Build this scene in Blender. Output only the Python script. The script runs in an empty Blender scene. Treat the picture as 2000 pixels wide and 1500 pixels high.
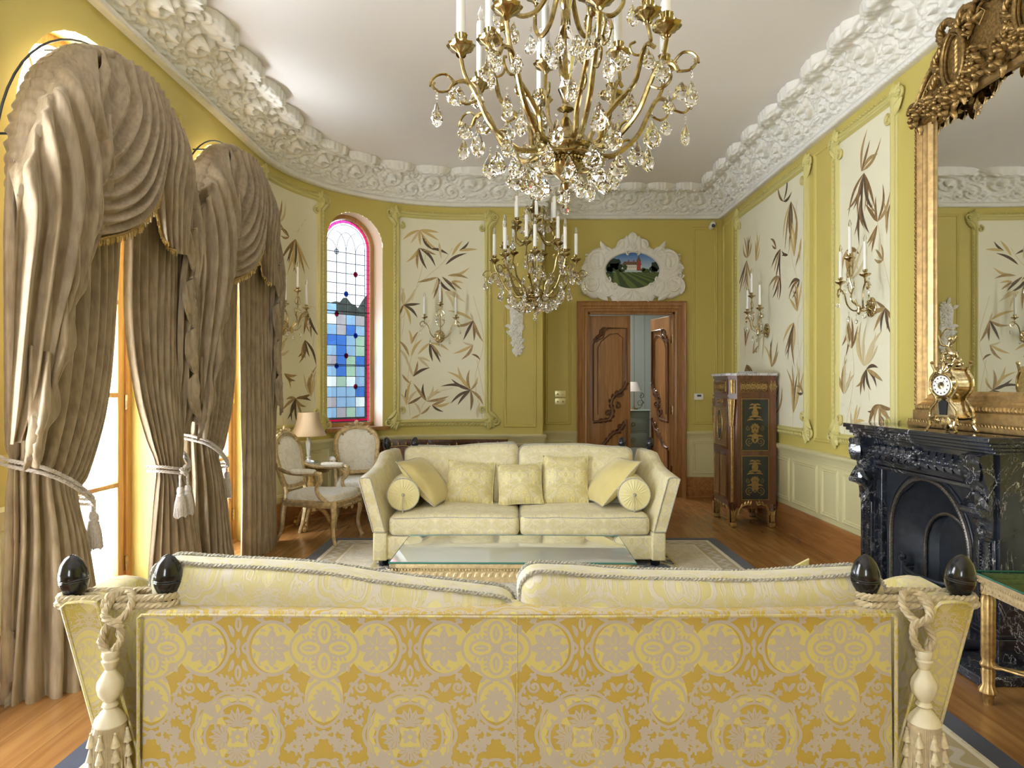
import bpy, bmesh, math, random
import numpy as np
from mathutils import Vector, Matrix, noise
from mathutils.geometry import tessellate_polygon
random.seed(7)
PI = math.pi; sin = math.sin; cos = math.cos
C = bpy.context.scene.collection
SC = bpy.context.scene

# ------------------------------------------------------------- camera, world, lights, exposure
cd = bpy.data.cameras.new('camera'); cam = bpy.data.objects.new('camera', cd); C.objects.link(cam)
cam.location = (0, 0, 1.45); cam.rotation_euler = (PI/2, 0, 0)
cd.sensor_width = 36; cd.lens = 24; cd.shift_y = 0.0035; cd.shift_x = -0.0005
cd.clip_start = 0.05; cd.clip_end = 200
SC.camera = cam
SC.view_settings.view_transform = 'Standard'; SC.view_settings.look = 'None'
SC.view_settings.gamma = 1; SC.view_settings.use_curve_mapping = False
SC.view_settings.exposure = 1.62
w = bpy.data.worlds.new('world'); SC.world = w; w.use_nodes = True
nt = w.node_tree; bg = nt.nodes['Background']                 # hazy white sky above, brighter glow added below the horizon to lift the ceiling
tcw = nt.nodes.new('ShaderNodeTexCoord'); spw = nt.nodes.new('ShaderNodeSeparateXYZ'); nt.links.new(tcw.outputs['Generated'], spw.inputs[0])
rmp = nt.nodes.new('ShaderNodeMapRange'); nt.links.new(spw.outputs[2], rmp.inputs[0])
for i_, v_ in ((1, -.04), (2, .04), (3, 13.5), (4, 10.0)): rmp.inputs[i_].default_value = v_
nt.links.new(rmp.outputs[0], bg.inputs[1]); bg.inputs[0].default_value = (0.88, 0.94, 1.0, 1)
SC.cycles.max_bounces = 14; SC.cycles.diffuse_bounces = 7; SC.cycles.glossy_bounces = 5
SC.cycles.transmission_bounces = 12; SC.cycles.transparent_max_bounces = 12
SC.cycles.caustics_reflective = False; SC.cycles.caustics_refractive = False
SC.cycles.sample_clamp_indirect = 10
SC.cycles.use_denoising = True

def area(name, loc, rot, sx, sy, power, col=(1, 1, 1), portal=False):
    l = bpy.data.lights.new(name, 'AREA'); l.shape = 'RECTANGLE'; l.size = sx; l.size_y = sy
    l.energy = power; l.color = col
    o = bpy.data.objects.new(name, l); C.objects.link(o); o.location = loc; o.rotation_euler = rot
    if portal: l.cycles.is_portal = True
    return o
# daylight coming in through each window of the room (left wall, and the added one behind the camera)
WIN = [(2.10, 0.0), (4.03, 0.0), (5.80, 0.0)]           # centres (Y) of the arched french windows; the first is unseen, added for light
for c_, dz in WIN:
    area('daylight_window', (-2.74, c_, 1.75), (0, -PI/2, 0), 3.5, 1.3, 1, portal=True)
area('daylight_window', (-2.17, 8.28, 2.2), (PI/2, 0, math.radians(-137)), 0.8, 2.5, 1, portal=True)
for x_ in (-1.1,):
    area('daylight_window', (x_, -2.75, 2.1), (PI/2, 0, 0), .9, 2.2, 1, portal=True)

# ------------------------------------------------------------- object helpers
def tag(o, label=None, cat=None, group=None, kind=None):
    if label: o['label'] = label
    if cat: o['category'] = cat
    if group: o['group'] = group
    if kind: o['kind'] = kind
    return o
def thing(name, label, cat, loc=(0, 0, 0), rz=0, group=None):
    o = bpy.data.objects.new(name, None); o.empty_display_size = .1; C.objects.link(o)
    o.location = loc; o.rotation_euler = (0, 0, rz)
    return tag(o, label, cat, group)
def copy_tree(o, parent=None):
    c = o.copy(); C.objects.link(c)
    if parent is not None: c.parent = parent
    for ch in o.children: copy_tree(ch, c)
    return c
def cr(pts, n):                                        # Catmull-Rom through pts -> n samples
    P = [Vector(p) for p in pts]
    if len(P) == 2: return [P[0].lerp(P[1], i/(n-1)) for i in range(n)]
    P = [2*P[0]-P[1]] + P + [2*P[-1]-P[-2]]
    out = []; m = len(P)-3
    for i in range(n):
        t = i/(n-1)*m; k = min(int(t), m-1); t -= k
        a, b, c, d = P[k:k+4]
        out.append(0.5*((2*b)+(c-a)*t+(2*a-5*b+4*c-d)*t*t+(3*b-a-3*c+d)*t*t*t))
    return out

class M:
    def __init__(s): s.v = []; s.f = []; s.m = []; s.mi = 0; s.X = None
    def put(s, vs, fs, mi=None):
        b = len(s.v)
        if s.X is not None: vs = [s.X @ Vector(p) for p in vs]
        s.v += [tuple(p) for p in vs]
        s.f += [tuple(b+i for i in f) for f in fs]; s.m += [s.mi if mi is None else mi]*len(fs)
    def box(s, x0, x1, y0, y1, z0, z1, bev=0):
        b = min(bev, (x1-x0)/2.2, (y1-y0)/2.2, (z1-z0)/2.2)
        if b <= 0:
            vs = [(x, y, z) for z in (z0, z1) for y in (y0, y1) for x in (x0, x1)]
            s.put(vs, [(0, 2, 3, 1), (4, 5, 7, 6), (0, 1, 5, 4), (2, 6, 7, 3), (0, 4, 6, 2), (1, 3, 7, 5)])
        else:
            s.rbox((x0+x1)/2, (y0+y1)/2, (z0+z1)/2, x1-x0, y1-y0, z1-z0, b, 2)
        return s
    def rbox(s, cx, cy, cz, w, d, h, r, n=4, bulge=(0, 0, 0), fn=None):
        """box with rounded edges; n steps per edge radius; bulge swells the faces"""
        def axis(L):
            i = L/2-r
            a = [-i-r*cos(k*PI/2/n) if k else -L/2 for k in range(n)]
            mid = [-i+2*i*k/8 for k in range(9)] if (any(bulge) or fn) else [-i, i]
            return [(-1, k) for k in range(n)]+[(0, m) for m in mid]+[(1, k) for k in range(n-1, -1, -1)]
        def coord(L, e):
            if e[0] == 0: return e[1], 0.0
            return e[0]*(L/2-r), e[0]*(1-e[1]/n)
        A = [axis(w), axis(d), axis(h)]; L = (w, d, h); idx = {}
        vs = []; fs = []
        def vert(e3):
            inn = []; dr = []
            for e, l in zip(e3, L):
                c, q = coord(l, e); inn.append(c); dr.append(math.tan(q*PI/4) if abs(q) < 1 else (1 if q > 0 else -1))
            key = tuple(round(a, 5) for a in inn)+tuple(round(a, 4) for a in dr)
            if key in idx: return idx[key]
            D = Vector(dr); 
            if D.length > 0: D.normalize()
            p = Vector(inn)+D*r
            q = [p[i]/(L[i]/2) for i in range(3)]
            if any(bulge):
                for i in range(3):
                    j, k = (i+1) % 3, (i+2) % 3
                    p[i] += bulge[i]*q[i]*max(0, 1-q[j]**2)**.6*max(0, 1-q[k]**2)**.6
            if fn: p = Vector(fn(p, q))
            idx[key] = len(vs); vs.append((p.x+cx, p.y+cy, p.z+cz)); return idx[key]
        for ax in range(3):
            o1, o2 = (ax+1) % 3, (ax+2) % 3
            for sg in (-1, 1):
                e = (sg, 0)
                for i in range(len(A[o1])-1):
                    for j in range(len(A[o2])-1):
                        q = []
                        for (a, b) in ((i, j), (i+1, j), (i+1, j+1), (i, j+1)):
                            t = [None]*3; t[ax] = e; t[o1] = A[o1][a]; t[o2] = A[o2][b]; q.append(vert(t))
                        if sg < 0: q.reverse()
                        if len(set(q)) > 2:
                            qq = []
                            [qq.append(k) for k in q if k not in qq]
                            fs.append(tuple(qq))
        s.put(vs, fs); return s
    def grid(s, P, closed_u=False, closed_v=False):    # P[i][j]
        n = len(P); m = len(P[0]); fs = []
        for i in range(n if closed_u else n-1):
            for j in range(m if closed_v else m-1):
                fs.append((i*m+j, ((i+1) % n)*m+j, ((i+1) % n)*m+(j+1) % m, i*m+(j+1) % m))
        s.put([p for r in P for p in r], fs); return s
    def tube(s, pts, rad, n=8, cap=True, flat=1.0):
        pts = [Vector(p) for p in pts]; k = len(pts)
        if not hasattr(rad, '__len__'): rad = [rad]*k
        if len(rad) != k: rad = [rad[0]+(rad[-1]-rad[0])*i/(k-1) for i in range(k)]
        up = None; rings = []
        for i in range(k):
            t = (pts[min(i+1, k-1)]-pts[max(i-1, 0)])
            if t.length < 1e-9: t = Vector((0, 0, 1))
            t.normalize()
            if up is None:
                up = Vector((0, 0, 1)) if abs(t.z) < .9 else Vector((1, 0, 0))
            a = t.cross(up)
            if a.length < 1e-6: a = t.orthogonal()
            a.normalize(); b = a.cross(t).normalized(); up = b
            rings.append([pts[i]+(a*cos(2*PI*j/n)+b*sin(2*PI*j/n)*flat)*rad[i] for j in range(n)])
        fs = [(i*n+j, i*n+(j+1) % n, (i+1)*n+(j+1) % n, (i+1)*n+j) for i in range(k-1) for j in range(n)]
        if cap: fs += [tuple(range(n-1, -1, -1)), tuple((k-1)*n+j for j in range(n))]
        s.put([p for r in rings for p in r], fs); return s
    def lathe(s, prof, loc=(0, 0, 0), n=24, rot=None, lobes=0, la=0, sx=1, sy=1):  # prof (r,z)
        R = rot or Matrix.Identity(3); L = Vector(loc); P = []
        for (r, z) in prof:
            P.append([L+R @ Vector((sx*r*(1+la*cos(lobes*2*PI*j/n))*cos(2*PI*j/n), sy*r*(1+la*cos(lobes*2*PI*j/n))*sin(2*PI*j/n), z)) for j in range(n)])
        s.grid(P, closed_v=True); return s
    def ball(s, c, r, n=8, sz=1.0):
        m = max(4, n//2)
        return s.lathe([(max(1e-5, r*sin(PI*i/m)), -r*sz*cos(PI*i/m)) for i in range(m+1)], c, n)
    def prism(s, pts2, w0, w1, f=None):                # outline in (u,v), thickness w
        f = f or (lambda u, v, w: (u, v, w)); n = len(pts2)
        tri = tessellate_polygon([[Vector((p[0], p[1], 0)) for p in pts2]])
        vs = [f(p[0], p[1], w0) for p in pts2]+[f(p[0], p[1], w1) for p in pts2]
        fs = [t[::-1] for t in tri]+[tuple(i+n for i in t) for t in tri]
        fs += [(i, (i+1) % n, (i+1) % n+n, i+n) for i in range(n)]
        s.put(vs, fs); return s
    # ---- carved-relief kit in local (u,v,w) ----
    def scroll(s, cx, cy, R, turns=1.4, a0=0, hand=1, th=.02, w=0, n=22, k=6, eye=True):
        pts = []; rad = []
        for i in range(n):
            t = i/(n-1); r = R*(1-t)**.8+R*.10; a = a0+hand*t*turns*2*PI
            pts.append((cx+r*cos(a), cy+r*sin(a), w+th*.3*t)); rad.append(th*(1-.55*t))
        s.tube(pts, rad, k)
        if eye: s.ball((cx, cy, w+th*.3), th*.75, 6)
        return s
    def leaf(s, x, y, ang, L, W, h=.01, curl=0, w=0, n=7, m=4, pw=.8, back=False):
        P = []
        for i in range(n+1):
            t = i/n; a = ang+curl*t
            if i == 0: px, py = x, y
            else:
                am = ang+curl*(t-.5/n); px += L/n*cos(am); py += L/n*sin(am)
            wd = W/2*(sin(PI*min(1, t*.97+.02))**pw)
            row = []
            for j in range(-m//2, m//2+1):
                q = j/(m/2)
                row.append((px-sin(a)*wd*q, py+cos(a)*wd*q, w+h*(1-q*q)*(.35+.65*sin(PI*min(1, t+.05)))))
            P.append(row)
        s.grid(P)
        return s
    def fan(s, x, y, ang, n, spread, L, W, h, w=0):
        for i in range(n):
            q = (i/(n-1)-.5)*2
            s.leaf(x, y, ang+q*spread, L*(1-.25*abs(q)), W, h, curl=-q*.5, w=w)
        return s
    def flower(s, x, y, r, h, w=0, n=6):
        for i in range(n): s.leaf(x+r*.2*cos(i*2*PI/n), y+r*.2*sin(i*2*PI/n), i*2*PI/n, r*.8, r*.75, h*.7, 0, w, 4)
        s.ball((x, y, w+h*.6), r*.28, 6); return s
    def map(s, f, start=0):
        s.v[start:] = [tuple(f(*p)) for p in s.v[start:]]; return s
    def build(s, name, mats, parent=None, smooth=True, loc=None, rot=None, auto=40):
        me = bpy.data.meshes.new(name); me.from_pydata(s.v, [], s.f)
        if not isinstance(mats, (list, tuple)): mats = [mats]
        for m in mats: me.materials.append(m)
        if len(mats) > 1: me.polygons.foreach_set('material_index', s.m)
        if smooth:
            me.polygons.foreach_set('use_smooth', [True]*len(me.polygons))
            if auto: me.set_sharp_from_angle(angle=math.radians(auto))
        me.update()
        o = bpy.data.objects.new(name, me); C.objects.link(o)
        if parent is not None: o.parent = parent
        if loc: o.location = loc
        if rot: o.rotation_euler = rot
        return o
def S(name, m, mat, parent=None, **k):                  # setting
    o = m.build(name, mat, parent, **k)
    if parent is None: o['kind'] = 'structure'
    return o
def Rm(ax, a): return Matrix.Rotation(a, 3, ax)
def T4(loc, rz=0, rx=0, ry=0, sc=1):
    return Matrix.Translation(loc) @ Matrix.Rotation(rz, 4, 'Z') @ Matrix.Rotation(ry, 4, 'Y') @ Matrix.Rotation(rx, 4, 'X') @ Matrix.Scale(sc, 4)
def rope_pts(m, pts, r, strands=3, pitch=.05, k=5, step=None):
    """twisted rope along a path"""
    P = [Vector(p) for p in pts]; L = [0]
    for a, b in zip(P, P[1:]): L.append(L[-1]+(b-a).length)
    tot = L[-1]; step = step or pitch/7; n = max(4, int(tot/step))
    up = None; fr = []; j = 0
    for i in range(n+1):
        d = tot*i/n
        while j < len(L)-2 and L[j+1] < d: j += 1
        t = (d-L[j])/max(1e-9, L[j+1]-L[j]); p = P[j].lerp(P[j+1], t)
        tg = (P[j+1]-P[j]).normalized()
        if up is None: up = tg.orthogonal().normalized()
        a = tg.cross(up).normalized(); b = a.cross(tg).normalized(); up = b
        fr.append((p, a, b, d))
    for q in range(strands):
        m.tube([p+(a*cos(2*PI*(d/pitch+q/strands))+b*sin(2*PI*(d/pitch+q/strands)))*r*.5 for p, a, b, d in fr], r*.56, k)
    return m
# ------------------------------------------------------------- materials
class E:                                               # tiny expression builder over math nodes
    t = None
    def __init__(s, x): s.x = x
    @staticmethod
    def op(o, *a):
        n = E.t.nodes.new('ShaderNodeMath'); n.operation = o
        for i, q in enumerate(a):
            q = q.x if isinstance(q, E) else q
            if isinstance(q, (int, float)): n.inputs[i].default_value = q
            else: E.t.links.new(q, n.inputs[i])
        return E(n.outputs[0])
    def __add__(s, o): return E.op('ADD', s, o)
    __radd__ = __add__
    def __sub__(s, o): return E.op('SUBTRACT', s, o)
    def __rsub__(s, o): return E.op('SUBTRACT', o, s)
    def __mul__(s, o): return E.op('MULTIPLY', s, o)
    __rmul__ = __mul__
    def __truediv__(s, o): return E.op('DIVIDE', s, o)
    def __gt__(s, o): return E.op('GREATER_THAN', s, o)
    def __lt__(s, o): return E.op('LESS_THAN', s, o)
def ef(o): return lambda *a: E.op(o, *a)
ABS, SIN, COS, MAX, MIN, SQRT, ATAN2, PP, FLOOR, MOD = [ef(o) for o in ('ABSOLUTE', 'SINE', 'COSINE', 'MAXIMUM', 'MINIMUM', 'SQRT', 'ARCTAN2', 'PINGPONG', 'FLOOR', 'FLOORED_MODULO')]
def SS(x, a, b):
    n = E.t.nodes.new('ShaderNodeMapRange'); n.interpolation_type = 'SMOOTHSTEP'
    E.t.links.new(x.x, n.inputs[0]); n.inputs[1].default_value = a; n.inputs[2].default_value = b
    return E(n.outputs[0])
def coords(kind='Object', scale=None, rot=None):
    t = E.t; tc = t.nodes.new('ShaderNodeTexCoord'); s = tc.outputs[kind]
    if scale or rot:
        mp = t.nodes.new('ShaderNodeMapping'); t.links.new(s, mp.inputs[0]); s = mp.outputs[0]
        if scale: mp.inputs['Scale'].default_value = scale
        if rot: mp.inputs['Rotation'].default_value = rot
    return s
def xyz(s):
    n = E.t.nodes.new('ShaderNodeSeparateXYZ'); E.t.links.new(s, n.inputs[0]); return E(n.outputs[0]), E(n.outputs[1]), E(n.outputs[2])
def comb(a, b, c):
    n = E.t.nodes.new('ShaderNodeCombineXYZ')
    for i, q in enumerate((a, b, c)):
        if isinstance(q, E): E.t.links.new(q.x, n.inputs[i])
        else: n.inputs[i].default_value = q
    return n.outputs[0]
def NOI(vec, sc, det=2, rough=.5, dist=0):
    n = E.t.nodes.new('ShaderNodeTexNoise')
    if vec is not None: E.t.links.new(vec, n.inputs['Vector'])
    n.inputs['Scale'].default_value = sc; n.inputs['Detail'].default_value = det
    n.inputs['Roughness'].default_value = rough; n.inputs['Distortion'].default_value = dist
    return E(n.outputs[0])
def VOR(vec, sc, feat='F1'):
    n = E.t.nodes.new('ShaderNodeTexVoronoi'); n.feature = feat; E.t.links.new(vec, n.inputs['Vector']); n.inputs['Scale'].default_value = sc
    return n
def col4(c): return (c[0], c[1], c[2], 1) if isinstance(c, tuple) else c
def MIX(f, a, b, mode='MIX'):
    n = E.t.nodes.new('ShaderNodeMix'); n.data_type = 'RGBA'; n.blend_type = mode
    if isinstance(f, E): E.t.links.new(f.x, n.inputs[0])
    else: n.inputs[0].default_value = f
    for q, i in ((a, 6), (b, 7)):
        if isinstance(q, tuple): n.inputs[i].default_value = col4(q)
        else: E.t.links.new(q, n.inputs[i])
    return n.outputs[2]
def start(name):
    m = bpy.data.materials.new(name); m.use_nodes = True; E.t = m.node_tree
    return m, m.node_tree.nodes['Principled BSDF']
def setp(b, **k):
    al = dict(col='Base Color', rough='Roughness', metal='Metallic', spec='Specular IOR Level', sheen='Sheen Weight', sheenr='Sheen Roughness',
              sheent='Sheen Tint', coat='Coat Weight', coatr='Coat Roughness', trans='Transmission Weight', ior='IOR', alpha='Alpha', emis='Emission Color', emstr='Emission Strength', sub='Subsurface Weight')
    for q, v in k.items():
        i = b.inputs[al[q]]
        if isinstance(v, E): E.t.links.new(v.x, i)
        elif isinstance(v, tuple): i.default_value = col4(v)
        elif isinstance(v, (int, float)): i.default_value = v
        else: E.t.links.new(v, i)
def BUMP(b, h, strength=.3, dist=.01):
    n = E.t.nodes.new('ShaderNodeBump'); n.inputs['Strength'].default_value = strength; n.inputs['Distance'].default_value = dist
    E.t.links.new(h.x, n.inputs['Height']); E.t.links.new(n.outputs[0], b.inputs['Normal'])
def simple(name, col, rough=.5, metal=0, var=.0, vsc=8, bump=0, bsc=200, **k):
    m, b = start(name)
    if var:
        n = NOI(coords(), vsc, 3)
        c2 = tuple(c*(1-var) for c in col)
        setp(b, col=MIX(SS(n, .35, .65), col, c2))
    else: setp(b, col=col)
    setp(b, rough=rough, metal=metal, **k)
    if bump: BUMP(b, NOI(coords(), bsc, 2), bump, .003)
    return m
paint = simple('mustard_wall_paint', (.57, .48, .128), .55, var=.03, vsc=2)
dado_paint = simple('pale_dado_paint', (.71, .67, .38), .5, var=.03, vsc=2)
plaster = simple('white_plaster', (.84, .83, .77), .7, var=.04, vsc=14, bump=.15, bsc=90)
ceil_m = simple('ceiling_paint', (.86, .83, .81), .9, var=.02, vsc=1)
mural_m = simple('mural_cream', (.80, .77, .58), .6, var=.02, vsc=3)
LEAF = [simple('leaf_straw', (.58, .43, .17), .6), simple('leaf_tan', (.43, .29, .12), .6, var=.25, vsc=30),
        simple('leaf_brown', (.27, .165, .065), .6, var=.3, vsc=30), simple('leaf_dark', (.12, .08, .045), .6, var=.3, vsc=30), simple('leaf_pale', (.62, .52, .30), .6)]
gilt = simple('gilt_wood', (.62, .42, .17), .38, .75, var=.35, vsc=40)
gilt_dark = simple('aged_gilt', (.40, .255, .09), .36, .8, var=.5, vsc=60, bump=.4, bsc=160)
gold_frame = simple('frame_gold', (.60, .41, .18), .36, .7, var=.25, vsc=30)
brass = simple('polished_brass', (.66, .54, .31), .16, 1.0, var=.3, vsc=50)
brass_dark = simple('chandelier_brass', (.44, .34, .15), .2, 1.0, var=.35, vsc=70)
silver = simple('silvered_metal', (.8, .78, .72), .2, 1.0)
black_lac = simple('black_lacquer', (.005, .006, .009), .2, coat=.35, coatr=.1)
iron = simple('cast_iron', (.028, .034, .046), .36, .3, var=.3, vsc=20, bump=.2, bsc=120)
iron_br = simple('burnished_iron', (.22, .20, .18), .3, .8, var=.4, vsc=80)
candle = simple('candle_sleeve', (.86, .86, .82), .35)
white_pl = simple('white_plastic', (.82, .82, .80), .4)
grey_pl = simple('dark_plastic', (.05, .055, .06), .4)
brocade = None
mirror_m = simple('mirror_silver', (.86, .87, .84), .01, 1.0)
crystal = simple('crystal_glass', (1, 1, 1), .0, trans=1.0, ior=1.55)
bulb_g = simple('clear_bulb', (1, 1, 1), .02, trans=1.0, ior=1.3)
lead = simple('lead_came', (.04, .04, .045), .5, .4)
rope_m = simple('beige_rope', (.56, .47, .30), .6, var=.2, vsc=60, sheen=.3)
tassel_m = simple('tassel_cream', (.72, .64, .44), .6, var=.25, vsc=90, sheen=.3)
tassel_w = simple('tassel_wood', (.72, .67, .50), .45)
tie_m = simple('tieback_silver_rope', (.52, .47, .42), .5, var=.2, vsc=80, sheen=.5)
gold_fringe = simple('gold_bullion', (.50, .33, .10), .4, .35, var=.4, vsc=120)
greywall = simple('grey_green_paint', (.30, .34, .31), .6)
green_p = simple('green_painted_wood', (.30, .38, .32), .5)
blue_p = simple('dark_blue_leather', (.015, .022, .06), .3)
shade_m = simple('pale_shade', (.62, .60, .56), .7)
stone = simple('terrace_stone', (.70, .66, .60), .8, var=.1, vsc=3)

def wood(name, c1, c2, rough=.35, axis=2, sc=1.0, coat=.2):
    m, b = start(name); s = [14*sc, 14*sc, 14*sc]; s[axis] = .9*sc
    v = coords('Object', scale=tuple(s)); n = NOI(v, 1.6, 5, .62, .6); n2 = NOI(v, 6, 3)
    f = SS(n*.75+n2*.25, .36, .64)
    setp(b, col=MIX(f, c1, c2), rough=rough, coat=coat, coatr=.15); BUMP(b, n2, .06, .002)
    return m
oak = wood('oak_wood_vertical', (.40, .20, .065), (.27, .12, .035))
oak_x = wood('oak_wood_horizontal', (.40, .20, .065), (.27, .12, .035), axis=0)
oak_y = wood('oak_wood_along', (.40, .19, .06), (.27, .11, .03), axis=1)
winoak = wood('window_oak', (.52, .29, .10), (.36, .18, .06), .4)
carved = wood('carved_walnut', (.16, .065, .025), (.09, .035, .014), .3)
mahog = wood('mahogany_veneer', (.17, .065, .025), (.085, .032, .014), .25, coat=.5)
rosew = wood('dark_rosewood', (.10, .035, .015), (.045, .018, .010), .22, coat=.6)
def parquetry():
    m, b = start('lattice_marquetry'); x, y, z = xyz(coords()); u = (y+z)*70; v = (y-z)*70
    f = SS(SIN(u*2)*SIN(v*2), -.2, .3)
    setp(b, col=MIX(f, (.30, .16, .05), (.10, .04, .018)), rough=.28, coat=.4); return m
lattice = parquetry()
def floor_mat():
    m, b = start('oak_plank_floor'); x, y, z = xyz(coords()); W = .19
    row = FLOOR(x/W); fx = MOD(x, W)/W; off = MOD(row*1.37+.31, 1.0)*2.3
    ys = y+off; fy = MOD(ys, 2.3)/2.3; col_i = FLOOR(ys/2.3)
    wn = E.t.nodes.new('ShaderNodeTexWhiteNoise'); E.t.links.new(comb(row, col_i, 0), wn.inputs['Vector']); r = E(wn.outputs['Value'])
    g = NOI(comb(x*14+row*7.3, y*1.3+r*30, 0), 1.2, 3, .55, .6); g2 = NOI(comb(x*40, y*1.5, row), 1.2, 2)
    c = MIX(SS(g*.85+g2*.15, .33, .67), (.40, .205, .068), (.27, .125, .038))
    c = MIX(r*.55, c, (.28, .13, .040))
    seam = MAX(SS(ABS(fx-.5), .493, .4995), SS(ABS(fy-.5), .4992, .49995))
    c = MIX(seam*.8, c, (.06, .025, .01))
    setp(b, col=c, rough=.24, spec=.5, coat=.1, coatr=.15); BUMP(b, 1-seam, .2, .002)
    return m
floor_m = floor_mat()
def marble():
    m, b = start('black_marble'); v = coords(); n = NOI(v, 3.0, 6, .6, 1.6); n2 = NOI(v, 7, 5, .6, 1.0); n3 = NOI(v, 1.7, 2)
    f = SS(ABS(n-.5), .010, .0)*SS(n3, .45, .6); f2 = SS(ABS(n2-.5), .007, .0)*.35*SS(n3, .4, .55)
    setp(b, col=MIX(MIN(f+f2, 1.0), MIX(SS(n2, .3, .7), (.010, .012, .018), (.026, .031, .045)), (.62, .62, .62)), rough=.12, coat=.5, coatr=.05); return m
marble_m = marble()
def marble_top():
    m, b = start('grey_marble_top'); n = NOI(coords(), 9, 6, .6, 1.5)
    setp(b, col=MIX(SS(ABS(n-.5), .05, 0), (.62, .60, .60), (.30, .27, .28)), rough=.2); return m
marble_t = marble_top()
def velvet():
    m, b = start('taupe_velvet'); v = coords(); n = NOI(v, 5, 4, .6, .5); n2 = NOI(coords('Object', scale=(60, 60, 8)), 1, 3)
    c = MIX(SS(n*.5+n2*.5, .35, .68), (.36, .285, .185), (.225, .165, .10))
    setp(b, col=c, rough=.62, sheen=.9, sheenr=.35, sheent=(.80, .72, .58)); BUMP(b, n2+n, .35, .004); return m
velvet_m = velvet()
def lining():
    return simple('gold_satin_lining', (.52, .43, .24), .4, sheen=.3)
satin = lining()
def damask(name, grey, pale, gold, sc=1.0, contrast=1.0, sheen=.2, rough=.55, wrinkle=0):
    m, b = start(name); x, y, z = xyz(coords())
    geo = E.t.nodes.new('ShaderNodeTexCoord'); nx, ny, nz = xyz(geo.outputs['Normal'])
    side = ABS(nx) > .75
    U = (x+side*(y-x))*sc; V = (z+y*(1-side))*sc
    P = .45; Q = .456
    u_ = PP(U, P/2); v_ = PP(V, Q/2); u2_ = P/2-u_; v2_ = Q/2-v_       # mirrored, half-dropped repeat
    u, v, u2, v2 = u_, v_, u2_, v2_
    def sym(sc_, det, dist, seed): return MAX(NOI(comb(u, v, seed), sc_, det, .55, dist), NOI(comb(u2, v2, seed), sc_, det, .55, dist))
    N1 = sym(17, 1.5, 1.3, 0.0); N2 = sym(9, 1.0, .8, 3.7); N3 = sym(38, 1.5, 1.0, 7.1)
    def cell(du, dv): return MOD(U+du+P/2, P)-P/2, MOD(V+dv+Q/2, Q)-Q/2
    ax, ay = cell(0, 0); bx, by = cell(P/2, Q/2)
    def polar(px, py): return SQRT(px*px+py*py), ATAN2(py, px)
    ra, ta = polar(ax, ay*.85); rb, tb = polar(bx, by)
    Ra = .112+ABS(SIN(ta*6.0))*.010; Rb = .060+ABS(COS(tb*2.0))*.040
    def line(d, w_): return SS(ABS(d), w_*1.35, w_*.75)
    ra_in = SS(ra-Ra, .002, -.002); rb_in = SS(rb-Rb, .002, -.002)
    ros = NOI(comb(ra*26, ABS(SIN(ta*2.0+.785))*1.6, 1.3), 1.5, 2, .6, .8); rosb = NOI(comb(rb*30, ABS(SIN(tb*2.0))*1.6, 5.1), 1.5, 2, .6, .8)
    out = (1-ra_in)*(1-rb_in)
    g = SS(N1, .540, .553)*out
    g = g*(1-line(N1-.585, .007))*(1-line(N3-.60, .012))
    g = MAX(g, line(N1-.495, .0065)*out)
    g = MAX(g, line(ra-Ra, .0042)); g = MAX(g, line(ra-Ra+.016, .0022)); g = MAX(g, line(rb-Rb, .0040)); g = MAX(g, line(rb-Rb*.78, .0024))
    pa = (ra_in*SS(Ra-ra, .018, .022)); pb = rb_in*SS(Rb*.74-rb, .0, .003)
    g = MAX(g, pa*SS(ros, .47, .49)*(1-line(ros-.56, .012))); g = MAX(g, pb*SS(rosb, .48, .50))
    g = MAX(g, SS(ra, .017, .014))
    ypart = MAX(SS(N2, .56, .58)*out, MAX(line(ros-.43, .03)*pa, rb_in*.9))*(1-g)
    c = MIX(SS(ypart, .2, .6), gold, pale); c = MIX(g, c, grey)
    weave = NOI(coords('Object', scale=(900, 900, 300)), 1, 1)
    setp(b, col=c, rough=rough, sheen=sheen, sheenr=.4)
    h = g*.5+weave*.25
    if wrinkle: h = h+NOI(coords('Object', scale=(9, 9, 2.0)), 1.4, 3, .55, .6)*wrinkle
    BUMP(b, h, .35, .004)
    return m
dam_back = damask('damask_gold_lilac', (.50, .445, .385), (.62, .54, .18), (.50, .355, .06))
dam_cush = damask('damask_cushion', (.58, .54, .46), (.62, .575, .30), (.56, .51, .26), 1.0, wrinkle=2.0, sheen=.35)
dam_arm = damask('damask_arm', (.56, .49, .34), (.64, .57, .22), (.50, .41, .09), sheen=.3, wrinkle=.6)
dam_far = damask('damask_far_lit', (.72, .66, .48), (.80, .73, .42), (.68, .60, .30), sheen=.3, rough=.45)  # near sofa's fabric again, brighter light painted in as paler tones
dam_farc = damask('damask_far_lit_cushion', (.74, .68, .50), (.82, .76, .46), (.68, .61, .33), sheen=.3, rough=.45, wrinkle=2.0)  # paler as-lit copy for the far sofa's cushions
dam_pil = damask('damask_pillow', (.66, .60, .40), (.78, .70, .34), (.60, .52, .20), 1.25, sheen=.3, rough=.42, wrinkle=.8)
silk = simple('yellow_silk', (.68, .58, .24), .34, var=.08, vsc=6, sheen=.4)
silk_pl = simple('pleated_silk', (.76, .69, .36), .4, sheen=.3)
piping_m = simple('silver_piping', (.50, .48, .42), .55, var=.4, vsc=150, sheen=.2)
def broc():
    m, b = start('cream_brocade'); n = NOI(coords(), 9, 3, .6, 1.8)
    f = SS(ABS(n-.5), .02, .05); setp(b, col=MIX(f, (.76, .71, .57), (.86, .83, .73)), rough=.5, sheen=.4); return m
brocade = broc()
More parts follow.
